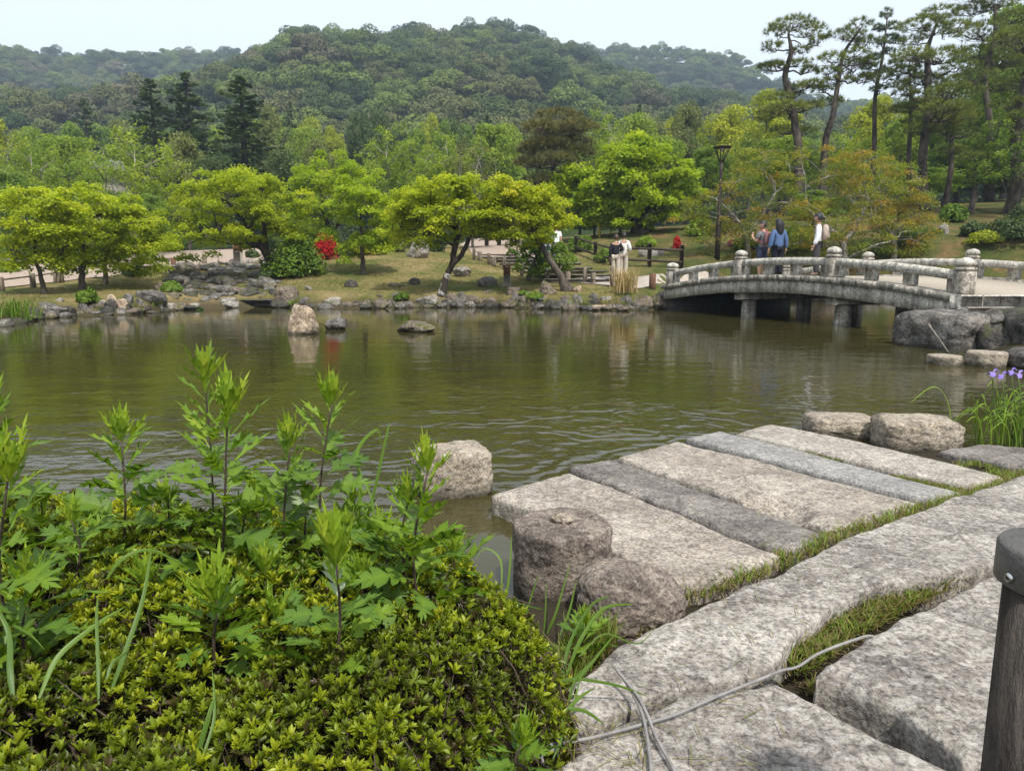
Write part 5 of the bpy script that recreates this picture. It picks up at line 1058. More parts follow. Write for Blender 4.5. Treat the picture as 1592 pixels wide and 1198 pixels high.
# bench at the terrace, slim posts on the far lawn, pale roof
Y = 44; x = W(776, 420, Y)[0]; z = float(tz(x, Y)); bn = thing('stone_bench', (x, Y, z), 'long low dark bench on the terrace at the head of the steps', 'bench'); MB().box((0, 0, .42), (1.9, .5, .12), bev=.02).build('seat', M['granite_dark'], bn)
for dx in (-.75, 0, .75): MB().box((dx, 0, .18), (.25, .42, .36), bev=.02).build('leg', M['granite_dark'], bn)
for px, Yp, pt, lb_, mk in ((931, 40, 342, 'thin yellow post on the lawn behind the steps', plain('yellow_paint', (.5, .38, .04), .6)), (963, 39.5, 338, 'dark prop post under the left side of the huge domed maple', M['wood_dark']), (923, 41, 352, 'dark short prop post left of the yellow one', M['wood_dark'])):
    x = W(px, 420, Yp)[0]; z = float(tz(x, Yp)); c = np.array([x, Yp, z]); hh = W(px, pt, Yp)[2] - z; mb = MB().lathe([(.07, -.2), (.07, hh), (.05, hh + .02)], c, 8); tag(mb.build('prop_post', mk, loc=c, sub=c), lb_, 'post')
Y = 58; c = W(158, 250, Y); hz0 = float(tz(c[0], Y)); hs = thing('house', (c[0], Y, hz0), 'pale roofed house glimpsed between the left trees', 'house'); hh = c[2] - hz0
hh -= .5; MB().box((0, 0, hh / 2 - .3), (2.6, 4, hh)).build('wall', plain('house_wall', (.22, .20, .17), .9), hs)
MB().add([(-1.6, -2.5, hh - .4), (1.6, -2.5, hh - .4), (1.6, 2.5, hh - .4), (-1.6, 2.5, hh - .4), (-1.4, 0, hh + .6), (1.4, 0, hh + .6)], [np.array([[0, 1, 5, 4], [2, 3, 4, 5], [3, 2, 1, 0]]), np.array([[1, 2, 5], [3, 0, 4]])]).build('roof', plain('pale_roof', (.20, .215, .235), .7), hs)
c = W(1445, 505, 10.9); e = W(1474, 546, 10.4); mb = MB().tube([W(1443, 503, 10.9), W(1474, 547, 10.4)], .012, 6); tag(mb.build('stick', M['bark_pale'], loc=c, sub=c), 'thin pale stick leaning from the rock wall into the water', 'stick')
# ------------------------------------------------------------------ people
def skin_mesh(verts, edges, rad, sub=2, root=0):
    me = bpy.data.meshes.new('t'); me.from_pydata([tuple(v) for v in verts], edges, []); o = bpy.data.objects.new('t', me); COL.objects.link(o)
    sk = o.modifiers.new('s', 'SKIN'); sk.use_smooth_shade = True; sk.branch_smoothing = .6
    lay = me.skin_vertices[0].data
    for i, r in enumerate(rad): lay[i].radius = (r, r) if np.isscalar(r) else r; lay[i].use_root = (i == root)
    ss = o.modifiers.new('u', 'SUBSURF'); ss.levels = sub
    dg = bpy.context.evaluated_depsgraph_get(); ev = o.evaluated_get(dg); em = ev.to_mesh()
    V = np.array([v.co[:] for v in em.vertices]); q = [p.vertices[:] for p in em.polygons]; ev.to_mesh_clear(); bpy.data.objects.remove(o); bpy.data.meshes.remove(me)
    return V, [np.array([p for p in q if len(p) == k]) for k in (3, 4) if any(len(p) == k for p in q)]
BASE = {'pelvis': (0, 0, .53), 'spine': (0, -.005, .63), 'chest': (0, 0, .74), 'nb': (0, -.008, .815), 'neck': (0, 0, .865),
        'shL': (-.10, -.005, .80), 'shR': (.10, -.005, .80), 'elL': (-.125, -.02, .63), 'elR': (.125, -.02, .63), 'wrL': (-.13, .02, .485), 'wrR': (.13, .02, .485), 'haL': (-.13, .035, .445), 'haR': (.13, .035, .445),
        'hiL': (-.05, 0, .51), 'hiR': (.05, 0, .51), 'knL': (-.053, .012, .285), 'knR': (.053, .012, .285), 'anL': (-.053, -.012, .05), 'anR': (.053, -.012, .05), 'toL': (-.062, .075, .018), 'toR': (.062, .075, .018)}
ED = [('pelvis', 'spine'), ('spine', 'chest'), ('chest', 'nb'), ('nb', 'neck'), ('chest', 'shL'), ('chest', 'shR'), ('shL', 'elL'), ('shR', 'elR'), ('elL', 'wrL'), ('elR', 'wrR'), ('wrL', 'haL'), ('wrR', 'haR'),
      ('pelvis', 'hiL'), ('pelvis', 'hiR'), ('hiL', 'knL'), ('hiR', 'knR'), ('knL', 'anL'), ('knR', 'anR'), ('anL', 'toL'), ('anR', 'toR')]
RD = {'pelvis': (.075, .055), 'spine': (.066, .05), 'chest': (.08, .058), 'nb': (.045, .04), 'neck': .030, 'sh': .036, 'el': .025, 'wr': .017, 'ha': (.019, .012), 'hi': .052, 'kn': .034, 'an': .021, 'to': (.022, .014)}
def rad(k): return RD.get(k, RD.get(k[:2]))
def person(label, loc, H_, heading, pose=None, wear=None, hair=None, pack=None, skin=(.42, .25, .18), group=None):
    J = {k: np.array(v, float) for k, v in BASE.items()}; J.update({k: np.array(v, float) for k, v in (pose or {}).items() if k != 'turn'})
    t = thing('person', loc, label, 'person', group); t.rotation_euler = (0, 0, heading); sm = plain('skin', skin, .55, .3)
    def skinned(keys, extra=0.0, scale=None):
        ks = [k for k in J if k in keys]; ix = {k: i for i, k in enumerate(ks)}; e = [(ix[a], ix[b]) for a, b in ED if a in ix and b in ix]; rr = []
        for k in ks:
            r = rad(k); s = (scale or {}).get(k, (scale or {}).get(k[:2], 1.0)); r = (r, r) if np.isscalar(r) else r; rr.append(((r[0] * s + extra), (r[1] * s + extra)))
        V, Fs = skin_mesh([J[k] * H_ for k in ks], e, [(a * H_, b * H_) for a, b in rr], 2, 0); return V, Fs
    mb = MB(); V, Fs = skinned(J.keys()); mb.add(V, Fs)
    tw = (pose or {}).get('turn', 0.0); tw = float(np.asarray(tw).ravel()[0]); ct, st_ = math.cos(tw), math.sin(tw)
    D, Fc = ico(4); Pm = D.copy(); hr = .0625                                     # the head: skull, jaw, nose, ears and eye sockets
    fr = np.maximum(D[:, 1], 0); Pm[:, 2] *= 1.12; Pm[:, 0] *= .80; low = np.clip(-D[:, 2], 0, 1); Pm[:, 0] *= 1 - .22 * low; Pm[:, 1] *= 1 - .12 * low
    Pm[:, 1] += .34 * np.exp(-((D[:, 0] / .13) ** 2 + ((D[:, 2] + .10) / .16) ** 2)) * (fr > 0); Pm[:, 1] -= .12 * np.exp(-(((np.abs(D[:, 0]) - .33) / .14) ** 2 + ((D[:, 2] - .08) / .10) ** 2)) * (fr > 0)
    Pm[:, 1] += .07 * np.exp(-((D[:, 0] / .22) ** 2 + ((D[:, 2] + .48) / .07) ** 2)) * (fr > 0); Pm[:, 0] += np.sign(D[:, 0]) * .16 * np.exp(-((D[:, 1] / .14) ** 2 + ((D[:, 2] - .0) / .22) ** 2)) * (np.abs(D[:, 0]) > .6)
    hc = np.array(J['neck']) + [0, .012, .066]
    def headxf(q): q = q * hr; return (np.stack([q[:, 0] * ct - q[:, 1] * st_, q[:, 0] * st_ + q[:, 1] * ct, q[:, 2]], 1) + hc) * H_
    mb.add(headxf(Pm), Fc)
    for s in 'LR':                                                               # five fingers on each hand
        w_, h_ = J['wr' + s], J['ha' + s]; d = unit(h_ - w_); e1 = unit(np.cross(d, [1 if s == 'L' else -1, .2, 0])); f0 = h_ + d * .008
        for j, (o_, L) in enumerate([(-.013, .030), (-.004, .036), (.005, .034), (.013, .026)]):
            a = f0 + e1 * o_; m_ = a + d * L * .55; b = m_ + unit(d + np.array([0.3 if s == 'L' else -.3, .25, 0])) * L * .5; mb.tube(np.array([a, m_, b]) * H_, np.array([.0055, .005, .0035]) * H_, 5)
        a = w_ + d * .012 + e1 * -.012; b = a + unit(d - e1 * 1.1) * .02; c_ = b + d * .014; mb.tube(np.array([a, b, c_]) * H_, np.array([.0065, .006, .004]) * H_, 5)
    mb.build('body', sm, t, smooth=True)
    W_ = wear
    if 'top' in W_:
        col, long_, flare = W_['top']; ks = ['pelvis', 'spine', 'chest', 'nb', 'shL', 'shR', 'elL', 'elR'] + (['wrL', 'wrR'] if long_ else [])
        JJ = dict(J)
        if not long_:
            for s in 'LR': J['el' + s] = JJ['sh' + s] * .25 + JJ['el' + s] * .75
        else:
            for s in 'LR': J['wr' + s] = JJ['wr' + s] * .92 + JJ['el' + s] * .08
        J['pelvis'] = np.array([0, 0, .455 if flare > 1.3 else .485]); V, Fs = skinned(ks, .010, {'pelvis': flare, 'spine': 1.02 + (flare - 1) * .55, 'sh': 1.08, 'el': 1.25, 'wr': 1.45, 'nb': .9}); J.update(JJ); MB().add(V, Fs).build('shirt', plain('cloth', col, .85, .1, var=.12, vscale=9, bump=.3, bscale=14), t, smooth=True)
    if 'legs' in W_:
        col, length, wide = W_['legs']; JJ = dict(J)
        for s in 'LR': J['an' + s] = JJ['kn' + s] + (JJ['an' + s] - JJ['kn' + s]) * length
        V, Fs = skinned(['pelvis', 'hiL', 'hiR', 'knL', 'knR', 'anL', 'anR'], .007, {'kn': wide, 'an': wide * 1.3, 'pelvis': .95}); J.update(JJ); MB().add(V, Fs).build('trousers' if length > .5 else 'shorts', plain('cloth_leg', col, .85, .1, var=.1, vscale=9), t, smooth=True)
    mbs = plain('shoe', W_.get('shoes', (.05, .05, .05)), .6)
    for s in 'LR':
        V, Fs = skin_mesh([(J['an' + s] + [0, -.012, -.02]) * H_, (J['an' + s] * [1, 0, 0] + [0, J['an' + s][1] + .03, .022]) * H_, (J['to' + s] + [0, .004, .003]) * H_], [(0, 1), (1, 2)], [.027 * H_, .025 * H_, .021 * H_]); V[:, 2] = np.maximum(V[:, 2], .002); MB().add(V, Fs).build('shoe', mbs, t, smooth=True)
    if hair:
        col, long_ = hair; Q = D * [.87, 1.04, 1.18]; keep = lambda c: (D[c][:, 2].mean() > .28) or (D[c][:, 1].mean() < -.05 and D[c][:, 2].mean() > -.45) or (long_ and D[c][:, 1].mean() < .25 and D[c][:, 2].mean() > -.5)
        Fh = np.array([c for c in Fc if keep(c)]); Q = Q * (1 + .05 * fbm(D * 5, 3, 2))[:, None] * 1.06; mh = MB().add(headxf(Q), Fh)
        if long_ == 2:
            rgh = R(4); z = np.linspace(0, 1, 10); prof = np.array([.055, .07, .074, .074, .072, .07, .066, .06, .045, .02])
            th = np.linspace(0, 2 * np.pi, 18, endpoint=False); V = np.array([[p * np.cos(a) * 1.05, -.03 - .012 * q + p * np.sin(a) * .62, .955 - .235 * q] for q, p in zip(z, prof) for a in th]); V += .004 * fbm(V * 60, 2, 2)[:, None]
            k = np.arange(18); k2 = (k + 1) % 18; mh.add(V * H_, np.concatenate([np.stack([i * 18 + k, i * 18 + k2, (i + 1) * 18 + k2, (i + 1) * 18 + k], 1) for i in range(9)]))
        if long_ == 3:
            b = hc + np.array([-st_ * -.06, ct * -.06, 0]); mh.tube(np.array([b, b + [0, -.03, -.01], b + [0, -.035, -.05], b + [0, -.03, -.09]]) * H_, np.array([.02, .024, .02, .008]) * H_, 8)
        mh.build('hair', plain('hair', col, .5, .35), t, smooth=True)
    if pack:
        col, sx, sy, sz, off, strap = pack; Pk, Fk = rock_shape(5, 'dome', 4, .07); Pk = Pk / np.ptp(Pk, axis=0) * np.array([sx, sy, sz]) * H_ + np.array([off[0], off[1], off[2]]) * H_
        pm = plain('backpack', col, .8, .15, var=.15, vscale=8); bo = MB().add(Pk, Fk); bp_ = bo.build('backpack', pm, t, smooth=True)
        MB().box(np.array([off[0], off[1] - sy * .5, off[2] - sz * .18]) * H_, np.array([sx * .7, sy * .35, sz * .4]) * H_, bev=.02).build('pocket', plain('pocket', tuple(c * .75 for c in col), .8), bp_)
        for s in (-1, 1): MB().tube(np.array([(s * .055, -.06, .80), (s * .06, -.02, .845), (s * .066, .045, .80), (s * .075, .06, .72), (s * .08, .0, .64), (s * .07, -.06, .62)]) * H_, .008 * H_, 6).build('strap', plain('strap', strap, .8), t)
    return t
def face(dx, dy): return math.atan2(dy, dx) - math.pi / 2          # heading so that the local +Y axis looks along (dx, dy)
def on_deck(px, w):                        # the point of the bridge deck under a pixel column, w metres from the near rail
    u = (px - 796) / F / 1.0; lo, hi = 0, BL
    f = lambda s: (BP(s, w, 0)[0] / BP(s, w, 0)[1]) - ray(px, 425)[0] / ray(px, 425)[1]
    for _ in range(50):
        m_ = (lo + hi) / 2
        if f(m_) > 0: lo = m_
        else: hi = m_
    return BP(lo, w, bz(lo) - .01)
person('man in grey t-shirt and dark shorts with red strapped backpack, hand at his face', on_deck(1183, 1.7), 1.68, face(-.55, .85),
       {'elR': (.135, .05, .66), 'wrR': (.085, .16, .77), 'haR': (.06, .165, .81), 'elL': (-.13, .03, .65), 'wrL': (-.10, .15, .74), 'haL': (-.07, .165, .785), 'turn': .9},
       {'top': ((.145, .15, .165), False, 1.12), 'legs': ((.04, .05, .085), .12, 1.5), 'shoes': (.2, .19, .18)}, ((.02, .016, .014), 0), ((.21, .10, .11), .15, .085, .24, (0, -.105, .70), (.32, .07, .08)))
person('woman with very long black hair in a loose blue denim jacket and black trousers', on_deck(1207, 1.75), 1.66, face(-.25, .97),
       {'elL': (-.145, -.015, .63), 'wrL': (-.165, .01, .495), 'haL': (-.168, .02, .455), 'elR': (.145, -.015, .63), 'wrR': (.165, .01, .495), 'haR': (.168, .02, .455)},
       {'top': ((.075, .125, .24), True, 1.5), 'legs': ((.014, .015, .022), 1, 1.5), 'shoes': (.02, .02, .02)}, ((.012, .011, .012), 2))
person('woman in white shirt and dark trousers carrying a beige backpack, looking left', on_deck(1268, 1.9), 1.66, face(-.9, .42),
       {'turn': .25, 'elL': (-.125, -.01, .63), 'wrL': (-.12, .05, .49), 'haL': (-.118, .065, .45)},
       {'top': ((.72, .73, .78), True, 1.15), 'legs': ((.05, .046, .048), 1, 1.5), 'shoes': (.05, .045, .04)}, ((.010, .010, .012), 3), ((.36, .29, .245), .17, .105, .25, (0, -.105, .70), (.30, .25, .21)))
def at_ground(px, Y, up=.04): x = W(px, 420, Y)[0]; return (x, Y, float(tz(x, Y)) + up)
person('person in a dark hooded jacket and cream trousers on the path by the bridge end', at_ground(957, 26.7), 1.64, face(.3, .95), {'elR': (.13, .03, .65), 'wrR': (.07, .11, .66), 'haR': (.04, .12, .67)}, {'top': ((.022, .022, .028), True, 1.2), 'legs': ((.42, .37, .30), 1, 1.3), 'shoes': (.5, .5, .5)}, ((.05, .028, .018), 1))
person('person in a white top and cream trousers walking beside the one in the dark jacket', at_ground(969, 27.1), 1.66, face(.3, .95), {'elR': (.135, .02, .65), 'wrR': (.13, .10, .60), 'haR': (.13, .12, .57)}, {'top': ((.70, .70, .70), True, 1.15), 'legs': ((.40, .35, .29), 1, 1.3), 'shoes': (.5, .5, .5)}, ((.02, .016, .016), 1), ((.55, .52, .48), .10, .06, .14, (0, -.09, .68), (.5, .47, .42)))
person('person in pale jeans with a large black bag behind the leaning maple trunk', at_ground(846, 28.3, .12), 1.64, face(.1, -.95), None, {'top': ((.35, .42, .5), True, 1.1), 'legs': ((.38, .44, .52), 1, 1.4), 'shoes': (.6, .6, .6)}, ((.03, .02, .02), 1), ((.012, .012, .015), .2, .1, .3, (.13, .02, .45), (.02, .02, .02)))
person('person in a loose white shirt half hidden by leaves on the steps', at_ground(864, 31, .3), 1.66, face(-.2, .95), None, {'top': ((.72, .72, .74), False, 1.5), 'legs': ((.08, .08, .1), 1, 1.4), 'shoes': (.5, .5, .5)}, ((.03, .02, .02), 1))
person('person in dark blue top and black bag with white shoes high on the steps', at_ground(807, 34.5, .3), 1.66, face(-.1, -.95), None, {'top': ((.08, .10, .17), True, 1.15), 'legs': ((.42, .36, .30), .15, 1.4), 'shoes': (.7, .7, .7)}, ((.04, .03, .025), 0), ((.015, .015, .018), .2, .1, .24, (0, .11, .58), (.02, .02, .02)))

# ------------------------------------------------------------------ foreground stone landing
def slab(name, label, upper, lower, a, b, th, nu, nv, amp, seed, m, rnd=.018, wob=.012, dents=(), fr=9.0, gap=.014):
    """top surface spanned between two edges seen at pixels, on the plane z = a + b*Y"""
    U = resample([G(p[0], p[1], a, b) for p in upper], nu); L = resample([G(p[0], p[1], a, b) for p in lower], nu); g_ = (U - L) / (np.linalg.norm(U - L, axis=1)[:, None] + 1e-6) * np.minimum(gap, np.linalg.norm(U - L, axis=1) * .2)[:, None]; U = U - g_; L = L + g_
    v = np.linspace(0, 1, nv) ** 1.0; P = U[None] * (1 - v)[:, None, None] + L[None] * v[:, None, None]; P = P.reshape(-1, 3)
    rg = R(seed); o = rg.uniform(0, 90, 3); Uu, Vv = np.meshgrid(np.linspace(0, 1, nu), v)
    wd = np.linalg.norm(U - L, axis=1); wd = np.repeat(wd[None], nv, 0).ravel(); ln = np.linalg.norm(np.diff(U, axis=0), axis=1).sum(); ln2 = np.linalg.norm(np.diff(L, axis=0), axis=1).sum(); ll_ = (ln * (1 - Vv) + ln2 * Vv).ravel()
    e = np.minimum(np.minimum(Uu.ravel(), 1 - Uu.ravel()) * ll_, np.minimum(Vv.ravel(), 1 - Vv.ravel()) * wd)
    Q = P * [1, 1, 0] + o
    P[:, 0] += wob * fbm(Q * 5, seed, 4) * np.exp(-e / .05) * 2; P[:, 1] += wob * fbm(Q * 5 + 31, seed + 1, 4) * np.exp(-e / .05) * 2
    P[:, 2] += amp * (fbm(Q * fr, seed + 2, 5, .58)) + amp * .6 * fbm(Q * 2.2, seed + 5, 2) - rnd * np.exp(-e / (rnd * 1.0)) * (1 + .6 * fbm(Q * 12, seed + 8, 3))
    for (px, py, rx, ry, dp) in dents:
        c = G(px, py, a, b); q = ((P[:, 0] - c[0]) / rx) ** 2 + ((P[:, 1] - c[1]) / ry) ** 2; P[:, 2] -= dp / (1 + q ** 5)
    i = np.arange(nu * nv).reshape(nv, nu); ring = np.concatenate([i[0, :], i[1:, -1], i[-1, -2::-1], i[-2:0:-1, 0]]); m_ = len(ring)
    c = P.mean(0); rows = [ring]; V = [P]; n0 = len(P)
    for k in range(1, 6):
        B = P[ring].copy(); dr = unit((B - c) * [1, 1, 0]); f = k / 5; B[:, 2] = B[:, 2] - th * f; B += dr * (.012 * math.sin(f * 2.2) + .010 * fbm(B * 14 + o, seed + 11, 3))[:, None] if False else dr * (.010 * fbm(B * 14 + o + k, seed + 11, 3))[:, None]
        V.append(B); rows.append(np.arange(n0, n0 + m_)); n0 += m_
    Fs = [grid_faces(nv, nu)]
    for r0, r1 in zip(rows[:-1], rows[1:]): k = np.arange(m_); k2 = (k + 1) % m_; Fs.append(np.stack([r0[k], r1[k], r1[k2], r0[k2]], 1))
    V = np.concatenate(V); me = mesh(name, V - c, np.concatenate(Fs), None, m, True)
    bm = bmesh.new(); bm.from_mesh(me); bmesh.ops.recalc_face_normals(bm, faces=bm.faces[:]); bm.to_mesh(me); bm.free()
    return tag(obj(name, me, None, c), label, 'stone slab')
SA, SB = .215, -.031
slab('stone_slab', 'broad tan stone slab nearest the camera in the landing, behind the drum shaped stone', [(763, 767), (820, 748), (886, 731), (960, 757), (1080, 803), (1212, 857)], [(764, 771), (845, 798), (930, 845), (965, 868), (1035, 905), (1078, 906)], SA, SB, .16, 110, 60, .012, 1, M['granite_tan'], wob=.02)
slab('stone_slab', 'narrow dark grey slab between the two broad tan slabs', [(948, 710), (1060, 748), (1180, 790), (1290, 829)], [(884, 725), (990, 768), (1110, 815), (1236, 857)], SA - .005, SB, .16, 120, 26, .011, 2, M['granite_dark'], wob=.015)
slab('stone_slab', 'broad tan slab with a broken notch in its near edge', [(1052, 684), (1180, 713), (1310, 748), (1440, 782)], [(958, 709), (1108, 762), (1212, 797), (1300, 822)], SA, SB, .16, 140, 60, .012, 3, M['granite_tan'], wob=.018, dents=[(1200, 790, .17, .16, .07)])
slab('stone_slab', 'long narrow bluish grey slab running into the pond', [(1120, 668), (1240, 696), (1380, 734), (1506, 766)], [(1066, 679), (1190, 711), (1330, 749), (1462, 779)], SA - .004, SB, .16, 140, 24, .005, 4, M['granite_grey'], wob=.008)
slab('stone_slab', 'pale grey flat slab furthest from the camera', [(1200, 657), (1320, 680), (1440, 708), (1562, 738)], [(1142, 672), (1260, 699), (1390, 731), (1510, 752)], SA, SB, .16, 130, 34, .006, 5, M['granite_warm'], wob=.010)
slab('stone_slab', 'small dark flat stone before the iris', [(1524, 688), (1600, 694), (1660, 700)], [(1460, 697), (1560, 722), (1650, 730)], .09, 0, .10, 60, 30, .010, 6, M['granite_dark'], wob=.02)
KZ = .17
slab('kerb_slab', 'long rough granite slab crossing behind the grassy wedge', [(878, 1066), (935, 1010), (1070, 946), (1200, 890), (1335, 823), (1592, 737), (1800, 668)], [(900, 1132), (1062, 1068), (1196, 1046), (1236, 984), (1312, 936), (1386, 905), (1500, 885), (1592, 862), (1800, 805)], KZ, 0, .16, 300, 100, .011, 7, M['granite_rough'], rnd=.011, wob=.02, fr=12)
slab('kerb_slab', 'speckled granite slab in front of the camera under the grey cable', [(866, 1184), (955, 1119), (1066, 1071), (1198, 1054)], [(720, 1480), (1000, 1420), (1300, 1320), (1600, 1262)], KZ, 0, .16, 170, 150, .008, 8, M['granite_rough'], rnd=.012, wob=.014, fr=10)
slab('kerb_slab', 'thick rough granite slab beside the bollard at the right', [(1268, 1042), (1325, 1000), (1400, 955), (1545, 888), (1800, 782)], [(1272, 1050), (1330, 1066), (1405, 1096), (1500, 1182), (1600, 1250), (1900, 1340)], KZ + .03, 0, .17, 220, 130, .014, 9, M['granite_rough'], rnd=.02, wob=.02, fr=10)
def fstone(name, label, px, yb, w, ztop_px, m, shape, seed, zb=.0, depth=1.0, rough=.1, rz=0.0, sub=6, hfix=None):
    g = G(px, yb, zb); wd = w / F * g[1] * 1.04; dp = wd * depth; d = ray(px, yb); d = d / d[1]; c = g + d * dp * .45 * [1, 1, 0]; h = W(px, ztop_px, c[1])[2] - zb if hfix is None else hfix; c[2] = zb - .02
    return rock_at(name, label, 'stone', c, (wd, dp, h + .02), seed, m, shape, sub, rough, rz=rz, sink=.12)
fstone('drum_stone', 'dark weathered drum shaped stone at the near corner of the landing', 872, 938, 170, 808, M['pillar'], 'cyl', 3, .03, .95, .07)
dr_ = bpy.data.objects['drum_stone']; tz_ = max(v.co.z for v in dr_.data.vertices if abs(v.co.x) < .05 and abs(v.co.y) < .05) + dr_.location.z; rock_at('broken_pin', 'pale broken stub on top of the drum shaped stone', 'stone', (dr_.location.x, dr_.location.y, tz_ - .006), (.10, .07, .035), 5, M['block'], 'rock', 4, .5)
fstone('boulder', 'low rounded brown boulder leaning against the drum shaped stone', 978, 1006, 184, 876, M['pillar'], 'dome', 4, .04, .85, .16)
fstone('mooring_stone', 'upright pale tan stone block standing in the water by the landing', 703, 775, 120, 692, M['block'], 'block', 6, .0, .8, .10, rz=.35)
fstone('mooring_stone', 'lower left block of the stone pair at the far side of the landing', 1305, 682, 105, 644, M['block'], 'block', 7, .0, .75, .10, rz=-.12)
fstone('mooring_stone', 'larger right block of the stone pair at the far side of the landing', 1420, 704, 120, 646, M['block'], 'block', 8, .0, .7, .10, rz=-.1)

# grass in the joints
def joint_grass(mb, poly_px, z, n, H_, seed, dry=.25, lean=1.0, w=.0028):
    rg = R(seed); Pp = np.array([G(p[0], p[1], z)[:2] for p in poly_px]); lo, hi = Pp.min(0), Pp.max(0); q = rg.uniform(lo, hi, (n * 6, 2)); k = inpoly(q[:, 0], q[:, 1], Pp); q = q[k][:n]; n = len(q)
    pn = vnoise(np.stack([q[:, 0] * 6, q[:, 1] * 6, q[:, 0] * 0], 1), seed); q = q[pn > -.55]; pn = pn[pn > -.55]; n = len(q)
    an = rg.uniform(0, 2 * np.pi, n); h = H_ * rg.uniform(.4, 1.2, n) * (1 + .35 * pn); ln = h * rg.uniform(.1, .9, n) * lean; d = np.stack([np.cos(an), np.sin(an), 0 * an], 1); s = np.stack([-np.sin(an), np.cos(an), 0 * an], 1) * w; b = np.stack([q[:, 0], q[:, 1], np.full(n, z)], 1)
    m1 = b + d * (ln * .35)[:, None] + [0, 0, 1] * (h * .62)[:, None]; tp = b + d * ln[:, None] + [0, 0, 1] * h[:, None]
    V = np.stack([b - s, b + s, m1 + s * .8, m1 - s * .8, tp], 1).reshape(-1, 3); i = np.arange(n)[:, None] * 5
    tt = np.where(rg.uniform(0, 1, n) < dry, rg.uniform(0, .22, n), np.clip(.62 + .17 * rg.normal(size=n), .3, 1)); mb.add(V, [np.concatenate([i, i + 1, i + 2, i + 3], 1), np.concatenate([i + 3, i + 2, i + 4], 1)], np.repeat(tt, 5))
    nd = n // 3; q2 = b[rg.integers(0, n, nd)] + rg.normal(size=(nd, 3)) * [.02, .02, 0] + [0, 0, .012]; dd = unit(rg.normal(size=(nd, 3)) * [1, 1, .12]); ss = unit(np.cross(dd, [0, 0, 1])) * .0018; L_ = rg.uniform(.02, .07, nd)[:, None]
    V = np.stack([q2 - ss, q2 + ss, q2 + dd * L_], 1).reshape(-1, 3); mb.add(V, np.arange(3 * nd).reshape(-1, 3), np.repeat(rg.uniform(0, .12, nd), 3))
mb = MB()
joint_grass(mb, [(1060, 928), (1150, 888), (1215, 858), (1290, 828), (1420, 788), (1500, 768), (1600, 732), (1600, 746), (1500, 784), (1400, 812), (1300, 848), (1220, 886), (1110, 926), (1068, 948)], .095, 5200, .038, 1, .42, 1.9)
joint_grass(mb, [(1228, 1010), (1240, 984), (1312, 938), (1386, 908), (1540, 884), (1500, 905), (1400, 955), (1320, 1002), (1262, 1045), (1228, 1072)], .095, 3400, .048, 2, .5, 1.9)
joint_grass(mb, [(1395, 1100), (1450, 1135), (1520, 1185), (1600, 1240), (1560, 1260), (1480, 1200), (1400, 1140)], .08, 1300, .05, 3, .4, 1.6)
joint_grass(mb, [(1255, 1068), (1330, 1078), (1400, 1105), (1400, 1120), (1330, 1100), (1255, 1080)], .06, 500, .04, 4, .7)
joint_grass(mb, [(1255, 699), (1335, 716), (1330, 724), (1250, 706)], .045, 700, .016, 5, .1, 1.5); joint_grass(mb, [(1392, 733), (1508, 762), (1500, 772), (1385, 742)], .05, 1400, .018, 6, .1, 1.5)
joint_grass(mb, [(1480, 720), (1600, 712), (1640, 730), (1560, 745), (1515, 750)], .05, 1500, .026, 7, .15, 1.5)
joint_grass(mb, [(980, 985), (1075, 925), (1090, 940), (1010, 1000)], .08, 500, .035, 8, .7)
joint_grass(mb, [(880, 1010), (940, 985), (960, 1005), (900, 1060), (880, 1200), (840, 1200), (860, 1060)], .08, 900, .10, 9, .35)
tag(mb.build('joint_grass', M['grass']), 'green and straw coloured grass growing in the joints of the stone landing', kind='stuff')
rg = R(70); mb = MB()
for k in range(150):                       # dry straws lying on the slabs
    px, py = [(rg.uniform(930, 1230), rg.uniform(985, 1190)), (rg.uniform(1060, 1300), rg.uniform(860, 980)), (rg.uniform(1000, 1420), rg.uniform(800, 930)), (rg.uniform(890, 1010), rg.uniform(1110, 1198))][k % 4]
    c = G(px, py, KZ + .010); a = rg.uniform(0, 6.28); L_ = rg.uniform(.02, .09); dd = np.array([math.cos(a), math.sin(a), rg.normal() * .06]); s = np.array([-math.sin(a), math.cos(a), 0]) * .0012
    mb.add([c - s, c + s, c + dd * L_ + s, c + dd * L_ - s], np.array([[0, 1, 2, 3]]), rg.uniform(0, .12))
tag(mb.build('straw_litter', M['dry_grass']), 'dry straws scattered on the granite slabs', kind='stuff')

# cable
def gz_(px, py, up): return G(px, py, KZ + up)
cb = thing('cable', gz_(1000, 1125, .01), 'long grey plastic coated cable lying across the granite slabs', 'cable'); cl = np.array(cb.location)
pth = [gz_(800, 1165, .02), gz_(850, 1158, .012), gz_(920, 1146, .012), gz_(1000, 1125, .014), gz_(1050, 1110, .014), gz_(1120, 1080, .014), gz_(1185, 1054, .014), gz_(1215, 1042, .0), gz_(1240, 1036, -.005), gz_(1268, 1018, .02), gz_(1300, 1004, .045), gz_(1335, 992, .05), gz_(1352, 988, .035), gz_(1368, 992, -.02)]
MB().tube(smooth_path(pth, 90), .0042, 10).build('strand', M['cable'], cb, sub=cl, smooth=True)
pth = [gz_(845, 1185, .0), gz_(836, 1150, .02), gz_(850, 1132, .04), gz_(866, 1142, .03), gz_(866, 1160, .015), gz_(846, 1170, .01)]
MB().tube(smooth_path(pth, 50), .0042, 10).build('loop', M['cable'], cb, sub=cl, smooth=True)
cb = thing('cable', gz_(1000, 1100, .02), 'doubled grey cable end with a raised tip crossing over the long cable', 'cable'); cl = np.array(cb.location)
pth = [gz_(957, 1038, .055), gz_(972, 1058, .04), gz_(988, 1085, .028), gz_(1000, 1115, .024), gz_(1008, 1160, .016), gz_(1014, 1215, .012)]
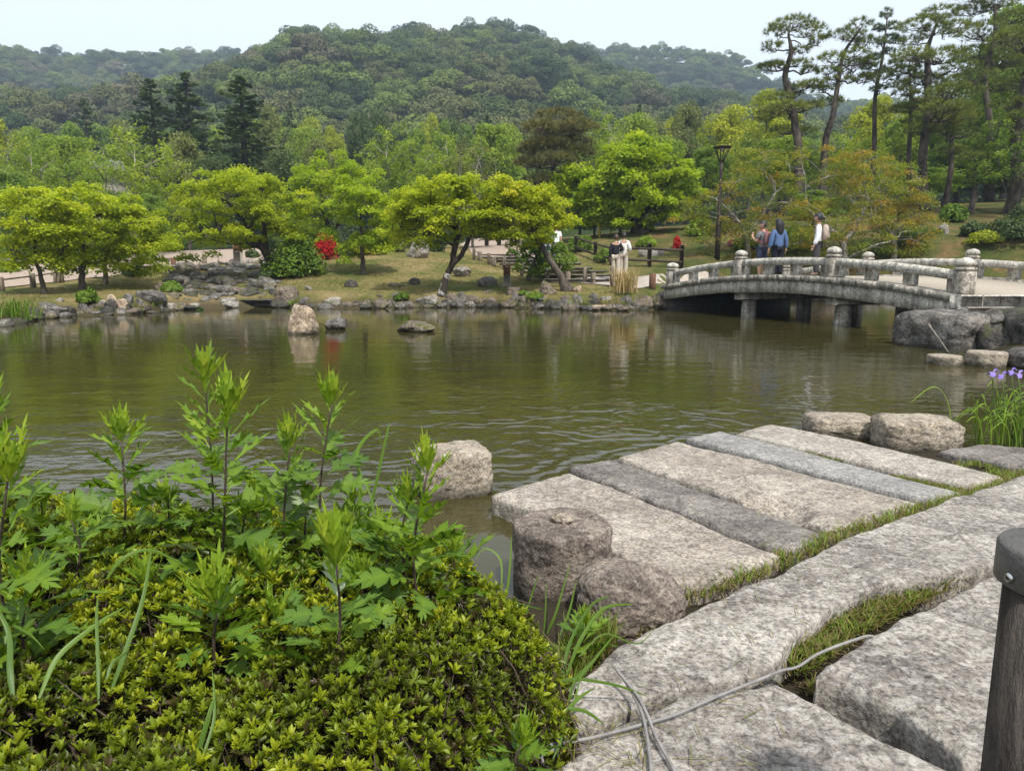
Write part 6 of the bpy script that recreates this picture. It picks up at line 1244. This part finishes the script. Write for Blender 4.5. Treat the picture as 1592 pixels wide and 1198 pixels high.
MB().tube(smooth_path(pth, 50), .0042, 10).build('strand', M['cable'], cb, sub=cl, smooth=True)
pth = [gz_(966, 1050, .045), gz_(990, 1080, .036), gz_(1006, 1110, .028), gz_(1020, 1145, .018), gz_(1050, 1200, .012)]
MB().tube(smooth_path(pth, 50), .0040, 10).build('strand', M['cable'], cb, sub=cl, smooth=True)
# bollard
bx_, by_ = .801, .975; bo = thing('bollard', (bx_, by_, .1), 'dark wood grained bollard with a grey metal cap cut by the right edge', 'bollard'); zc = W(1545, 850, by_)[2] - .1
mb = MB(); mb.lathe([(.071, -.1), (.071, zc - .05)], (0, 0, 0), 48); mb.build('post', bark('bollard_wood', (.022, .018, .016), (.085, .072, .062), 22, .22), bo, smooth=True)
MB().lathe([(.078, zc - .062), (.084, zc - .058), (.084, zc - .006), (.080, zc), (.0, zc + .003)], (0, 0, 0), 48).build('cap', M['cap'], bo)
an = math.atan2(-.1, -.98); sx = np.array([math.cos(an), math.sin(an), 0]); MB().tube([sx * .082 + [0, 0, zc - .043], sx * .088 + [0, 0, zc - .043]], .007, 14).build('screw', M['steel'], bo); MB().tube([sx * .0878 + [0, 0, zc - .043], sx * .0886 + [0, 0, zc - .043]], .003, 6).build('screw_socket', M['iron'], bo)

# ------------------------------------------------------------------ the azalea in front
AZ = np.array([G(*p)[:2] for p in [(-420, 770, .40), (-100, 772, .40), (150, 778, .40), (350, 785, .40), (520, 797, .40), (650, 822, .40), (740, 866, .38), (835, 945, .34), (885, 1020, .30), (880, 1110, .28), (800, 1198, .30), (780, 1300, .30)]] + [np.array((-.05, .40)), np.array((-1.6, .40))])
def poly_d(x, y, P):
    q = np.stack([x, y], 1); best = np.full(len(q), 9.); 
    for a, b in zip(P, np.roll(P, -1, 0)):
        ab = b - a; t = np.clip(((q - a) @ ab) / (ab @ ab), 0, 1); best = np.minimum(best, np.linalg.norm(q - a - t[:, None] * ab, axis=1))
    return np.where(inpoly(x, y, P), best, -best)
def az_h(x, y):
    d = poly_d(x, y, AZ); f = np.clip(d / .30, 0, 1); f = np.sqrt(1 - (1 - f) ** 2); q = np.stack([x, y, x * 0], 1)
    return .13 + .34 * f + .06 * fbm(q * 3.0, 4, 3) * f + .055 * fbm(q * 9.0, 6, 2) * f
def leaf6(D_, N_, L_, w, rgx):            # folded leaf: base, four side points, tip
    s = np.cross(D_, N_); n = len(D_); L_ = L_[:, None]; w = w[:, None]; f = N_ * L_ * .10
    return np.stack([D_ * 0, s * w * .8 + D_ * L_ * .42 + f, s * w * .72 + D_ * L_ * .74 + f * .8, D_ * L_ - N_ * L_ * .06, -s * w * .72 + D_ * L_ * .74 + f * .8, -s * w * .8 + D_ * L_ * .42 + f], 1)
def rosettes(C, N, nl, L0, rgx, tint, open_=.72, rows=2):
    n = len(C); i = np.arange(n).repeat(nl); T = unit(np.cross(N, rand_dirs(rgx, n))); B = np.cross(N, T); th = (np.tile(np.arange(nl), n) * 2.4 + rgx.uniform(0, 6.28, n)[i] + rgx.normal(size=n * nl) * .2); op = open_ * (.35 + .75 * np.tile(np.arange(nl) / max(1, nl - 1), n)) * rgx.uniform(.8, 1.2, n * nl)
    rad_ = T[i] * np.cos(th)[:, None] + B[i] * np.sin(th)[:, None]; D_ = unit(N[i] * np.cos(op)[:, None] + rad_ * np.sin(op)[:, None]); Nn = unit(N[i] * np.sin(op)[:, None] - rad_ * np.cos(op)[:, None])
    L_ = L0 * rgx.uniform(.65, 1.15, n * nl) * rgx.uniform(.75, 1.2, n)[i]; V = leaf6(D_, Nn, L_, L_ * .19, rgx) + (C[i] - N[i] * .004)[:, None]
    k = np.arange(n * nl)[:, None] * 6; Fq = np.concatenate([np.concatenate([k, k + 1, k + 2, k + 3], 1), np.concatenate([k, k + 3, k + 4, k + 5], 1)])
    return V.reshape(-1, 3), Fq, np.repeat(np.clip(tint[i] + rgx.normal(size=n * nl) * .08, 0, 1), 6)
az = thing('azalea_bush', (-.5, 1.4, .12), 'wide clipped azalea with small yellow green leaves filling the lower left foreground', 'shrub'); al = np.array(az.location)
rg = R(101); lo, hi = AZ.min(0), AZ.max(0); q = rg.uniform(lo, hi, (38000, 2)); vis = (np.abs(q[:, 0]) < 1.15 * q[:, 1] + .55) & (q[:, 1] > .62); q = q[vis]; d = poly_d(q[:, 0], q[:, 1], AZ); q = q[d > -.015]
Z = az_h(q[:, 0], q[:, 1]); e = .02; nx = (az_h(q[:, 0] + e, q[:, 1]) - az_h(q[:, 0] - e, q[:, 1])) / (2 * e); ny = (az_h(q[:, 0], q[:, 1] + e) - az_h(q[:, 0], q[:, 1] - e)) / (2 * e)
N = unit(np.stack([-nx, -ny, np.ones(len(q))], 1)); P = np.stack([q[:, 0], q[:, 1], Z], 1)
hole = vnoise(P * [9, 9, 0], 21) + .5 * vnoise(P * [22, 22, 0], 25); age = fbm(P * [3.2, 3.2, 0] + 7, 28, 3); k = hole > -.42 + .25 * rg.uniform(-1, 1, len(P)); P, N, age = P[k], N[k], age[k]
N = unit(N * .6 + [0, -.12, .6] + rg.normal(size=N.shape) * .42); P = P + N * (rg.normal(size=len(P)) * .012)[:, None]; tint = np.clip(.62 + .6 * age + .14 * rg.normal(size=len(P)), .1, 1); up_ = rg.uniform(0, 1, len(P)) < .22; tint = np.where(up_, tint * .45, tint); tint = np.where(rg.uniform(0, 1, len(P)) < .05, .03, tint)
order = np.argsort(np.linalg.norm(P - [0, 0, CZ], axis=1) + 9 * (P[:, 1] < .95) + 9 * (np.abs(P[:, 0]) > .72 * P[:, 1])); sel = order[:300]; rest = order[300:]
mb = MB(); V, Fq, T = rosettes(P[rest], N[rest], 7, .0225, rg, tint[rest]); mb.add(V, Fq, T)
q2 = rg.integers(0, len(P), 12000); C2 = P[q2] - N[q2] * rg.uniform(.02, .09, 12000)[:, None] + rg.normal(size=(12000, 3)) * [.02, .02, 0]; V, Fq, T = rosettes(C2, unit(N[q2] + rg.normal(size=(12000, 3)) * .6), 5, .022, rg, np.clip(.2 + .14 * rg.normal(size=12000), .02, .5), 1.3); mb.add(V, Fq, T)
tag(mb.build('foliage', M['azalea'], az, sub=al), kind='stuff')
sprigs = []
for j in range(8):
    V, Fq, T = rosettes(np.zeros((1, 3)), np.array([[0, 0, 1.0]]), 8, .024, rg, np.array([.35 + .08 * j])); mq = MB().add(V, Fq, T); mq.tube([(0, 0, -.05), (.003, 0, -.025), (0, 0, .002)], .0011, 4, 0.12); sprigs.append(mq.mesh('sprig', M['azalea']))
for j in sel:
    m_ = sprigs[int(np.clip((tint[j] - .3) / .09, 0, 7))]; o = obj('sprig', m_, az, P[j] - al); o.rotation_euler = (Vector(N[j]).to_track_quat('Z', 'Y').to_matrix() @ Matrix.Rotation(rg.uniform(0, 6.28), 3, 'Z')).to_euler()
mb = MB()
for j in rg.integers(0, len(P), 2600):
    a = P[j]; b = a - np.array([rg.normal() * .05, rg.normal() * .05, rg.uniform(.06, .2)]); m_ = (a + b) / 2 + rg.normal(size=3) * .012; mb.tube([b, m_, a], [.0022, .0017, .001], 4, cap=False)
for j in rg.integers(0, len(P), 160):
    a = P[j] - [0, 0, .05]; b = np.array([a[0] * .8 - .1, a[1] * .85 + .2, .1]); mb.tube(smooth_path([b, (a + b) / 2 + rg.normal(size=3) * .04, a], 7), np.linspace(.006, .003, 7), 5, cap=False)
for j in rg.integers(0, len(P), 260):
    a = P[j]; b = a + unit(N[j] + rg.normal(size=3) * .5) * rg.uniform(.02, .055); mb.tube([a - [0, 0, .03], (a + b) / 2 + rg.normal(size=3) * .003, b], [.0013, .001, .0006], 4, cap=False)
tag(mb.build('twigs', M['twig'], az, sub=al), kind='stuff')
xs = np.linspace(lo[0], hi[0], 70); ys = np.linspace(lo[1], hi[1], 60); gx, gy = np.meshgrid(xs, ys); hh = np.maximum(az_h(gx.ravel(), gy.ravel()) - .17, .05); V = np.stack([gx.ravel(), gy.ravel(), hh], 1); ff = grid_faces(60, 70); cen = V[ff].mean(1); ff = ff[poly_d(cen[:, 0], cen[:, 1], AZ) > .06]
tag(MB().add(V, ff).build('dark_inner_mound', plain('dark_mound', (.035, .027, .018), 1, 0, var=.5, vscale=60, bump=1, bscale=90), az, sub=al), kind='stuff')  # solid dark mound added under the leaves, standing in for the shaded inside

# mugwort
HALF = [(0, .012), (.20, .014), (.26, .04), (.34, .17), (.47, .27), (.45, .21), (.49, .19), (.42, .09), (.40, .035), (.46, .05), (.56, .20), (.73, .31), (.70, .24), (.73, .19), (.64, .10), (.60, .035), (.66, .05), (.77, .16), (.93, .22), (.87, .13), (.80, .035), (.86, .045), (.96, .09), (1.02, .08), (.97, .035), (1.12, 0)]
HALF_Y = [(0, .012), (.2, .03), (.42, .075), (.62, .17), (.54, .07), (.52, .045), (.66, .06), (.86, .13), (.78, .055), (.76, .035), (.9, .03), (1.08, 0)]
def mug_leaf(bend, fold, narrow, seed, mk, tnt):
    rgx = R(seed); h = np.array(HALF_Y if narrow < .8 else HALF); narrow = 1.0 if narrow < .8 else narrow; h[1:-1, 1] *= narrow * rgx.uniform(.88, 1.12, len(h) - 2); h[1:-1, 0] += rgx.normal(size=len(h) - 2) * .008; V = []; mb = MB(); n = len(h)
    def lift(s, w): return np.array([w, s - .12 * bend * s * s, -bend * s * s * .35 + abs(w) * fold + .022 * math.sin(s * 17 + w * 11)])
    for sgn in (1, -1):
        prev = None; 
        for i in range(n - 1):               # strips from the midrib to the outline
            a, b = h[i], h[i + 1]; ma = min(a[0], 1.0 if i < n - 2 else 1.08); q = [lift(a[0] * .92, 0), lift(a[0], sgn * a[1]), lift(b[0], sgn * b[1]), lift(b[0] * .92 if i < n - 2 else b[0], 0)]; mb.add(q, np.array([[0, 1, 2, 3] if sgn < 0 else [3, 2, 1, 0]]), np.clip([tnt + .14, tnt - .03, tnt - .03, tnt + .14], 0, 1))
    return mb.mesh('leaf', M[mk])
ML = [mug_leaf(b_, f_, w_, s_, 'mugwort', t_) for b_, f_, w_, s_, t_ in [(.7, .15, 1, 1, .38), (1.0, .1, 1.05, 2, .44), (.4, .25, .9, 3, .52), (.9, .2, .95, 4, .34), (.5, .3, .85, 5, .6)]]
MLP = mug_leaf(.6, .2, .9, 6, 'mugwort_pale', .5); MLY = [mug_leaf(-.25, .35, .62, 7, 'mugwort', .64), mug_leaf(-.45, .45, .5, 8, 'mugwort', .76), mug_leaf(.1, .3, .62, 9, 'mugwort', .56)]
def place_leaf(me, parent, p, az_, el, L_, roll, rgx, name='leaf'):
    d = Vector((math.cos(az_) * math.cos(el), math.sin(az_) * math.cos(el), math.sin(el))); up = Vector((0, 0, 1)); x = d.cross(up).normalized(); z = x.cross(d).normalized()
    Mx = Matrix((x, d, z)).transposed() @ Matrix.Rotation(roll, 3, 'Y'); o = obj(name, me, parent, p); o.rotation_euler = Mx.to_euler(); o.scale = (L_ * (.8 if name == 'leaf' else 1), L_, L_); return o
def mugwort(label, base, top, Y, nl, Lm, seed, shoot=1.0, lean=0.0, pale=0, Ytop=None, bare=.12):
    rgx = R(seed); b = W(base[0], base[1], Y); tp = W(top[0], top[1], Ytop or Y); t = thing('mugwort_plant', b, label, 'plant'); H_ = (tp - b); hgt = np.linalg.norm(H_); shl = .085 * min(shoot, 1.15); stem_top = H_ * (1 - min(.5, shl / hgt * .8))
    P = smooth_path([np.array([0, 0, -.12]), np.zeros(3), stem_top * .5 + rgx.normal(size=3) * .012 * [1, 1, 0], stem_top], 14); MB().tube(P, np.linspace(.0042, .0022, 14), 7).build('stem', M['stem'], t, smooth=True)
    nl = int(nl * 2.3); Lm = Lm * 1.35
    for k in range(nl):
        f = bare + (1 - bare) * (k / max(1, nl - 1)) ** .9 * .97; p = np.array([np.interp(f, np.linspace(0, 1, 13), P[1:, c]) for c in range(3)]); a = k * 2.4 + rgx.uniform(-.4, .4); L_ = Lm * (1.0 - .45 * max(0, f - .5) / .5) * rgx.uniform(.8, 1.15) * (.75 + .5 * min(f, .5)); el = .12 + .85 * f + rgx.normal() * .18
        me = MLP if (pale and k in pale) else (ML[rgx.integers(0, 5)] if f < .74 else MLY[2]); place_leaf(me, t, p, a, el, L_, rgx.normal() * .5, rgx)
    for k in range(int(11 * shoot) + 3):
        a = k * 2.4 + rgx.uniform(-.3, .3); el = 1.40 - .58 * (1 - k / (11 * shoot + 3)) + rgx.normal() * .12; place_leaf(MLY[int(rgx.integers(0, 2))], t, stem_top - H_ / hgt * .012 * (1 - k / 14), a, el, shl * rgx.uniform(.75, 1.3), rgx.normal() * .3, rgx, 'young_leaf')
    return t
mugwort('tallest mugwort plant, its tip highest against the pond, slightly behind the others', (332, 868), (316, 548), 2.0, 15, .13, 1)
mugwort('tall mugwort with dark stem and a pale leaf underside, just right of the tallest one', (346, 905), (355, 592), 1.72, 15, .14, 2, 1.1, pale=(9,))
mugwort('mugwort plant with forked top standing left of the tall group', (192, 868), (188, 645), 1.9, 12, .13, 3)
mugwort('thinner mugwort stem between the tall dark stemmed one and the one with pale leaves', (443, 905), (452, 655), 1.75, 11, .12, 4, .9)
mugwort('tall mugwort with two pale upturned leaf undersides near its tip', (498, 850), (520, 585), 1.85, 13, .13, 5, 1.0, pale=(9, 10))
mugwort('nearest mugwort plant low in the middle of the azalea with large yellow tip', (505, 1105), (528, 815), 1.28, 12, .10, 6, 1.1, pale=(19,))
mugwort('short mugwort with bright yellow green tip left of the nearest one', (332, 1000), (340, 880), 1.36, 8, .10, 7, 1.1)
mugwort('mugwort plant nearest the landing, in front of the upright stone block', (652, 960), (668, 690), 1.55, 14, .12, 8, .9)
mugwort('small mugwort side plant close left of the one before the upright stone block', (628, 880), (636, 745), 1.62, 8, .10, 9, .8)
mugwort('large mugwort cut by the left edge with bright yellow tip', (15, 1000), (12, 680), 1.32, 13, .13, 10, 1.3)
mugwort('mugwort at the left edge reaching into the frame over the pond', (-40, 860), (-15, 600), 1.75, 12, .13, 11)
mugwort('small mugwort low behind the forked one', (258, 872), (262, 748), 2.0, 8, .10, 12, .8)
mugwort('small mugwort in the back row between the tall dark stem and the thin one', (400, 880), (398, 740), 2.05, 8, .10, 13, .8)
mugwort('small mugwort in the back row behind the tall one with pale leaves', (560, 872), (548, 755), 2.05, 8, .10, 14, .7)
mugwort('low mugwort sprout at the bottom of the azalea near the cable loop', (818, 1200), (806, 1120), 1.22, 7, .08, 15, .7)
mugwort('low leafy mugwort at the foot of the boulder beside the azalea', (905, 1030), (915, 945), 1.95, 7, .10, 16, .7)
mugwort('leafy mugwort sprout right of the forked plant over the azalea', (120, 900), (108, 780), 1.7, 9, .11, 17, .7)
mugwort('low mugwort with broad leaves at the very left middle edge', (50, 1060), (40, 870), 1.3, 10, .12, 18, .8)
mugwort('low mugwort with broad dark leaves right of the short bright one', (440, 1030), (428, 930), 1.42, 8, .11, 19, .6)

for k, (bx0, by0, hx, hy, yy) in enumerate([(300, 880, 296, 790, 2.0), (385, 905, 380, 770, 1.8), (470, 890, 478, 760, 1.95), (535, 900, 540, 800, 1.8), (590, 900, 600, 800, 1.75), (150, 890, 146, 770, 2.0), (70, 880, 62, 750, 1.95), (420, 960, 410, 850, 1.6), (560, 960, 570, 870, 1.55), (230, 960, 226, 870, 1.6), (700, 930, 708, 830, 1.75)]):
    mugwort('leafy side shoot of mugwort filling in between the taller stems', (bx0, by0), (hx, hy), yy, 8, .11, 40 + k, .75)['group'] = 'mugwort side shoots among the taller stems'
# long grass blades
def ribbon(P, w, seed, m, parent, sub, name='blade', tnt=.5):
    P = smooth_path(P, 22); n = len(P); T = unit(np.gradient(P, axis=0)); view = unit(np.array([0, 0, CZ]) - P); tw = np.linspace(.15, .7, n); s0 = unit(np.cross(T, [.12, -.8, .6])); nn = np.cross(T, s0); s = s0 * np.cos(tw)[:, None] + nn * np.sin(tw)[:, None]
    t = np.linspace(0, 1, n); ww = .8 * w * np.minimum(1, .45 + 2.2 * t) * np.sqrt(np.clip(1 - t ** 2.2, 0, 1)); V = np.concatenate([P - s * ww[:, None] + nn * (ww * .3)[:, None], P, P + s * ww[:, None] + nn * (ww * .3)[:, None]])
    i = np.arange(n - 1)[:, None]; Fq = np.concatenate([np.concatenate([i, i + 1, n + i + 1, n + i], 1), np.concatenate([n + i, n + i + 1, 2 * n + i + 1, 2 * n + i], 1)]); return MB().add(V, Fq, np.clip(tnt + np.tile(np.linspace(-.1, .15, n), 3), 0, 1)).build(name, m, parent, sub=sub, smooth=True)
def grass_thing(label, specs, seed):
    first = W(*specs[0][0][0]); t = thing('grass_clump', first, label, 'grass clump'); l = np.array(t.location); rgx = R(seed)
    for pts, w in specs: ribbon(np.array([W(*p) for p in pts]), w, seed, M['blade'], t, l, tnt=rgx.uniform(.3, .8))
grass_thing('broad arching grass blades in front of the left mugworts', [([(20, 1010, 1.25), (30, 960, 1.27), (55, 890, 1.33), (100, 862, 1.38), (112, 865, 1.4)], .0065), ([(60, 1085, 1.15), (90, 1020, 1.2), (150, 970, 1.26), (195, 942, 1.3)], .006), ([(20, 1090, 1.12), (15, 1040, 1.15), (12, 980, 1.2), (-15, 930, 1.22)], .0065), ([(8, 1000, 1.22), (10, 970, 1.24), (45, 985, 1.22), (70, 1010, 1.2)], .004)], 1)
grass_thing('tall grass blade crossing the bush left of the short bright mugwort', [([(172, 1075, 1.2), (195, 1010, 1.24), (222, 930, 1.3), (236, 850, 1.36)], .006), ([(153, 1095, 1.18), (152, 1030, 1.22), (150, 960, 1.26), (152, 925, 1.28)], .0042), ([(165, 900, 1.5), (190, 868, 1.52), (235, 855, 1.55), (297, 884, 1.56)], .0055), ([(165, 1055, 1.2), (175, 1030, 1.22), (200, 1010, 1.24)], .004)], 2)
grass_thing('pair of grass blades at the bottom edge of the azalea', [([(292, 1215, 1.05), (310, 1160, 1.08), (325, 1110, 1.1), (332, 1085, 1.12)], .006), ([(300, 1215, 1.04), (330, 1130, 1.1), (333, 1085, 1.13), (330, 1040, 1.16)], .0035)], 3)
grass_thing('arching grass blades among the mugworts before the upright stone block', [([(552, 880, 1.9), (560, 760, 1.92), (556, 700, 1.94), (585, 668, 1.96), (592, 690, 1.97)], .007), ([(545, 880, 1.9), (575, 790, 1.92), (598, 690, 1.95), (606, 655, 1.97)], .006), ([(580, 880, 1.85), (583, 820, 1.87), (576, 770, 1.88), (560, 740, 1.9)], .005)], 4)
grass_thing('upright grass blades between the azalea and the drum shaped stone', [([(786, 935, 2.2), (792, 890, 2.22), (796, 830, 2.25)], .006), ([(780, 920, 2.15), (778, 870, 2.2), (755, 852, 2.22), (738, 870, 2.2)], .005), ([(850, 985, 2.1), (865, 950, 2.12), (888, 870, 2.2)], .006), ([(845, 990, 2.1), (848, 950, 2.12), (850, 900, 2.15)], .004), ([(815, 970, 2.1), (822, 940, 2.12), (838, 890, 2.15)], .005), ([(870, 990, 2.05), (885, 950, 2.1), (897, 900, 2.14)], .006), ([(780, 925, 2.1), (800, 935, 2.1), (835, 945, 2.12), (845, 947, 2.12)], .003)], 5)
grass_thing('green grass blades at the foot of the boulder, leaning over the granite slab', [([(880, 1050, 1.7), (905, 990, 1.74), (940, 945, 1.8), (988, 938, 1.85)], .007), ([(875, 1045, 1.7), (890, 990, 1.75), (920, 940, 1.8), (950, 925, 1.83)], .006), ([(890, 1065, 1.65), (920, 1030, 1.7), (960, 980, 1.76)], .006), ([(865, 1060, 1.6), (900, 1055, 1.62), (960, 1065, 1.63), (1008, 1082, 1.64)], .0055), ([(870, 1130, 1.5), (890, 1100, 1.54), (905, 1040, 1.6)], .005), ([(865, 1120, 1.5), (900, 1085, 1.54), (925, 1068, 1.58)], .006), ([(880, 1100, 1.5), (910, 1105, 1.5), (940, 1125, 1.5)], .006), ([(860, 1180, 1.4), (875, 1140, 1.44), (872, 1095, 1.5)], .004), ([(900, 1020, 1.75), (940, 985, 1.8), (990, 1000, 1.82), (1020, 975, 1.85)], .003), ([(885, 1090, 1.55), (893, 1060, 1.57), (915, 1030, 1.6)], .005)], 6)
# iris by the water at the right
iz = thing('iris_plant', (3.46, 4.78, .06), 'iris with purple flowers and arching green leaves at the right edge', 'plant'); il = np.array(iz.location); rg = R(55)
for k in range(90):
    bx, by = 3.47 + rg.normal() * .15, 4.78 + rg.normal() * .10; an = rg.uniform(0, 6.28); L_ = rg.uniform(.28, .60); ln = rg.uniform(.2, .72); d = np.array([math.cos(an), math.sin(an) * .6, 0]); P = [np.array([bx, by, .03]), np.array([bx, by, .03]) + d * L_ * .18 * ln + [0, 0, L_ * .5], np.array([bx, by, .03]) + d * L_ * .5 * ln + [0, 0, L_ * (.85 - .25 * ln)], np.array([bx, by, .03]) + d * L_ * .95 * ln + [0, 0, L_ * (.95 - .75 * ln)]]
    ribbon(P, .0085, k, M['iris_blade'], iz, il, 'leaf', tnt=rg.uniform(.2, .9))
for px, py, Y in ((1543, 580, 4.75), (1558, 584, 4.7), (1572, 578, 4.8), (1583, 582, 4.72)):
    c = W(px, py, Y); MB().tube(smooth_path([(3.5 + rg.normal() * .05, 4.78, .03), (c[0] + .06, Y, c[2] * .5), c - [0, 0, .01]], 10), .004, 6).build('flower_stem', M['stem_green'], iz, sub=il); fb = MB()
    for k in range(9):
        a = k * 2.1 + rg.uniform(-.3, .3); r_ = rg.uniform(.028, .042); dr = np.array([math.cos(a), math.sin(a), 0]); sd_ = np.array([-math.sin(a), math.cos(a), 0]); lift = .025 if k % 3 == 0 else .006; V = [c, c + dr * r_ * .5 + sd_ * r_ * .4 + [0, 0, lift], c + dr * r_ * 1.05 + sd_ * r_ * .25 + [0, 0, lift * .4 - (.02 if lift < .01 else 0)], c + dr * r_ * 1.1 - sd_ * r_ * .25 + [0, 0, lift * .4 - (.022 if lift < .01 else 0)], c + dr * r_ * .5 - sd_ * r_ * .4 + [0, 0, lift], c + dr * r_ * .55 + [0, 0, lift * 1.2 + .002]]
        fb.add(V, np.array([[0, 1, 2, 5], [5, 2, 3, 4], [0, 5, 4, 4]])[:2], np.array([.9, .3, .25, .25, .3, .55])); fb.add([c, V[5], V[4]], np.array([[0, 1, 2]]), .6)
    fb.build('flower', M['petal'], iz, sub=il)
rg = R(77); mb = MB()
for k in range(110):                       # leaf scraps and pollen drifting on the water
    c = np.array([rg.uniform(-6, 7), rg.uniform(3.2, 14), .003])
    if pond_sd(c[:1], c[1:2])[0] < .1: continue
    a = rg.uniform(0, 6.28); d = np.array([math.cos(a), math.sin(a), 0]) * rg.uniform(.006, .02); s_ = np.array([-d[1], d[0], 0]) * .4; mb.add([c - d, c + s_, c + d, c - s_], np.array([[0, 1, 2, 3]]), rg.uniform(0, .6))
tag(mb.build('floating_litter', M['grass']), 'small leaf scraps drifting on the pond', kind='stuff')
for px, py, lb_ in ((1120, 627, 'small green weed sprig floating on the pond'), (1334, 606, 'short green leaf blade floating on the pond before the bridge'), (960, 673, 'thin yellowish straw floating off the end of the landing')):
    c = G(px, py, .004); mb = MB(); rgx = R(int(px))
    for k in range(4 if px == 1120 else 1):
        a = rgx.uniform(-.4, .4) + (math.pi if k % 2 else 0); L_ = rgx.uniform(.06, .14); d = np.array([math.cos(a), math.sin(a), .08]); s = np.array([-math.sin(a), math.cos(a), 0]) * .005; mb.add([-s, s, d * L_ * .6 + s, d * L_], np.array([[0, 1, 2, 3]]), .6)
    tag(mb.build('floating_leaf', M['blade'], loc=c), lb_, 'leaf')
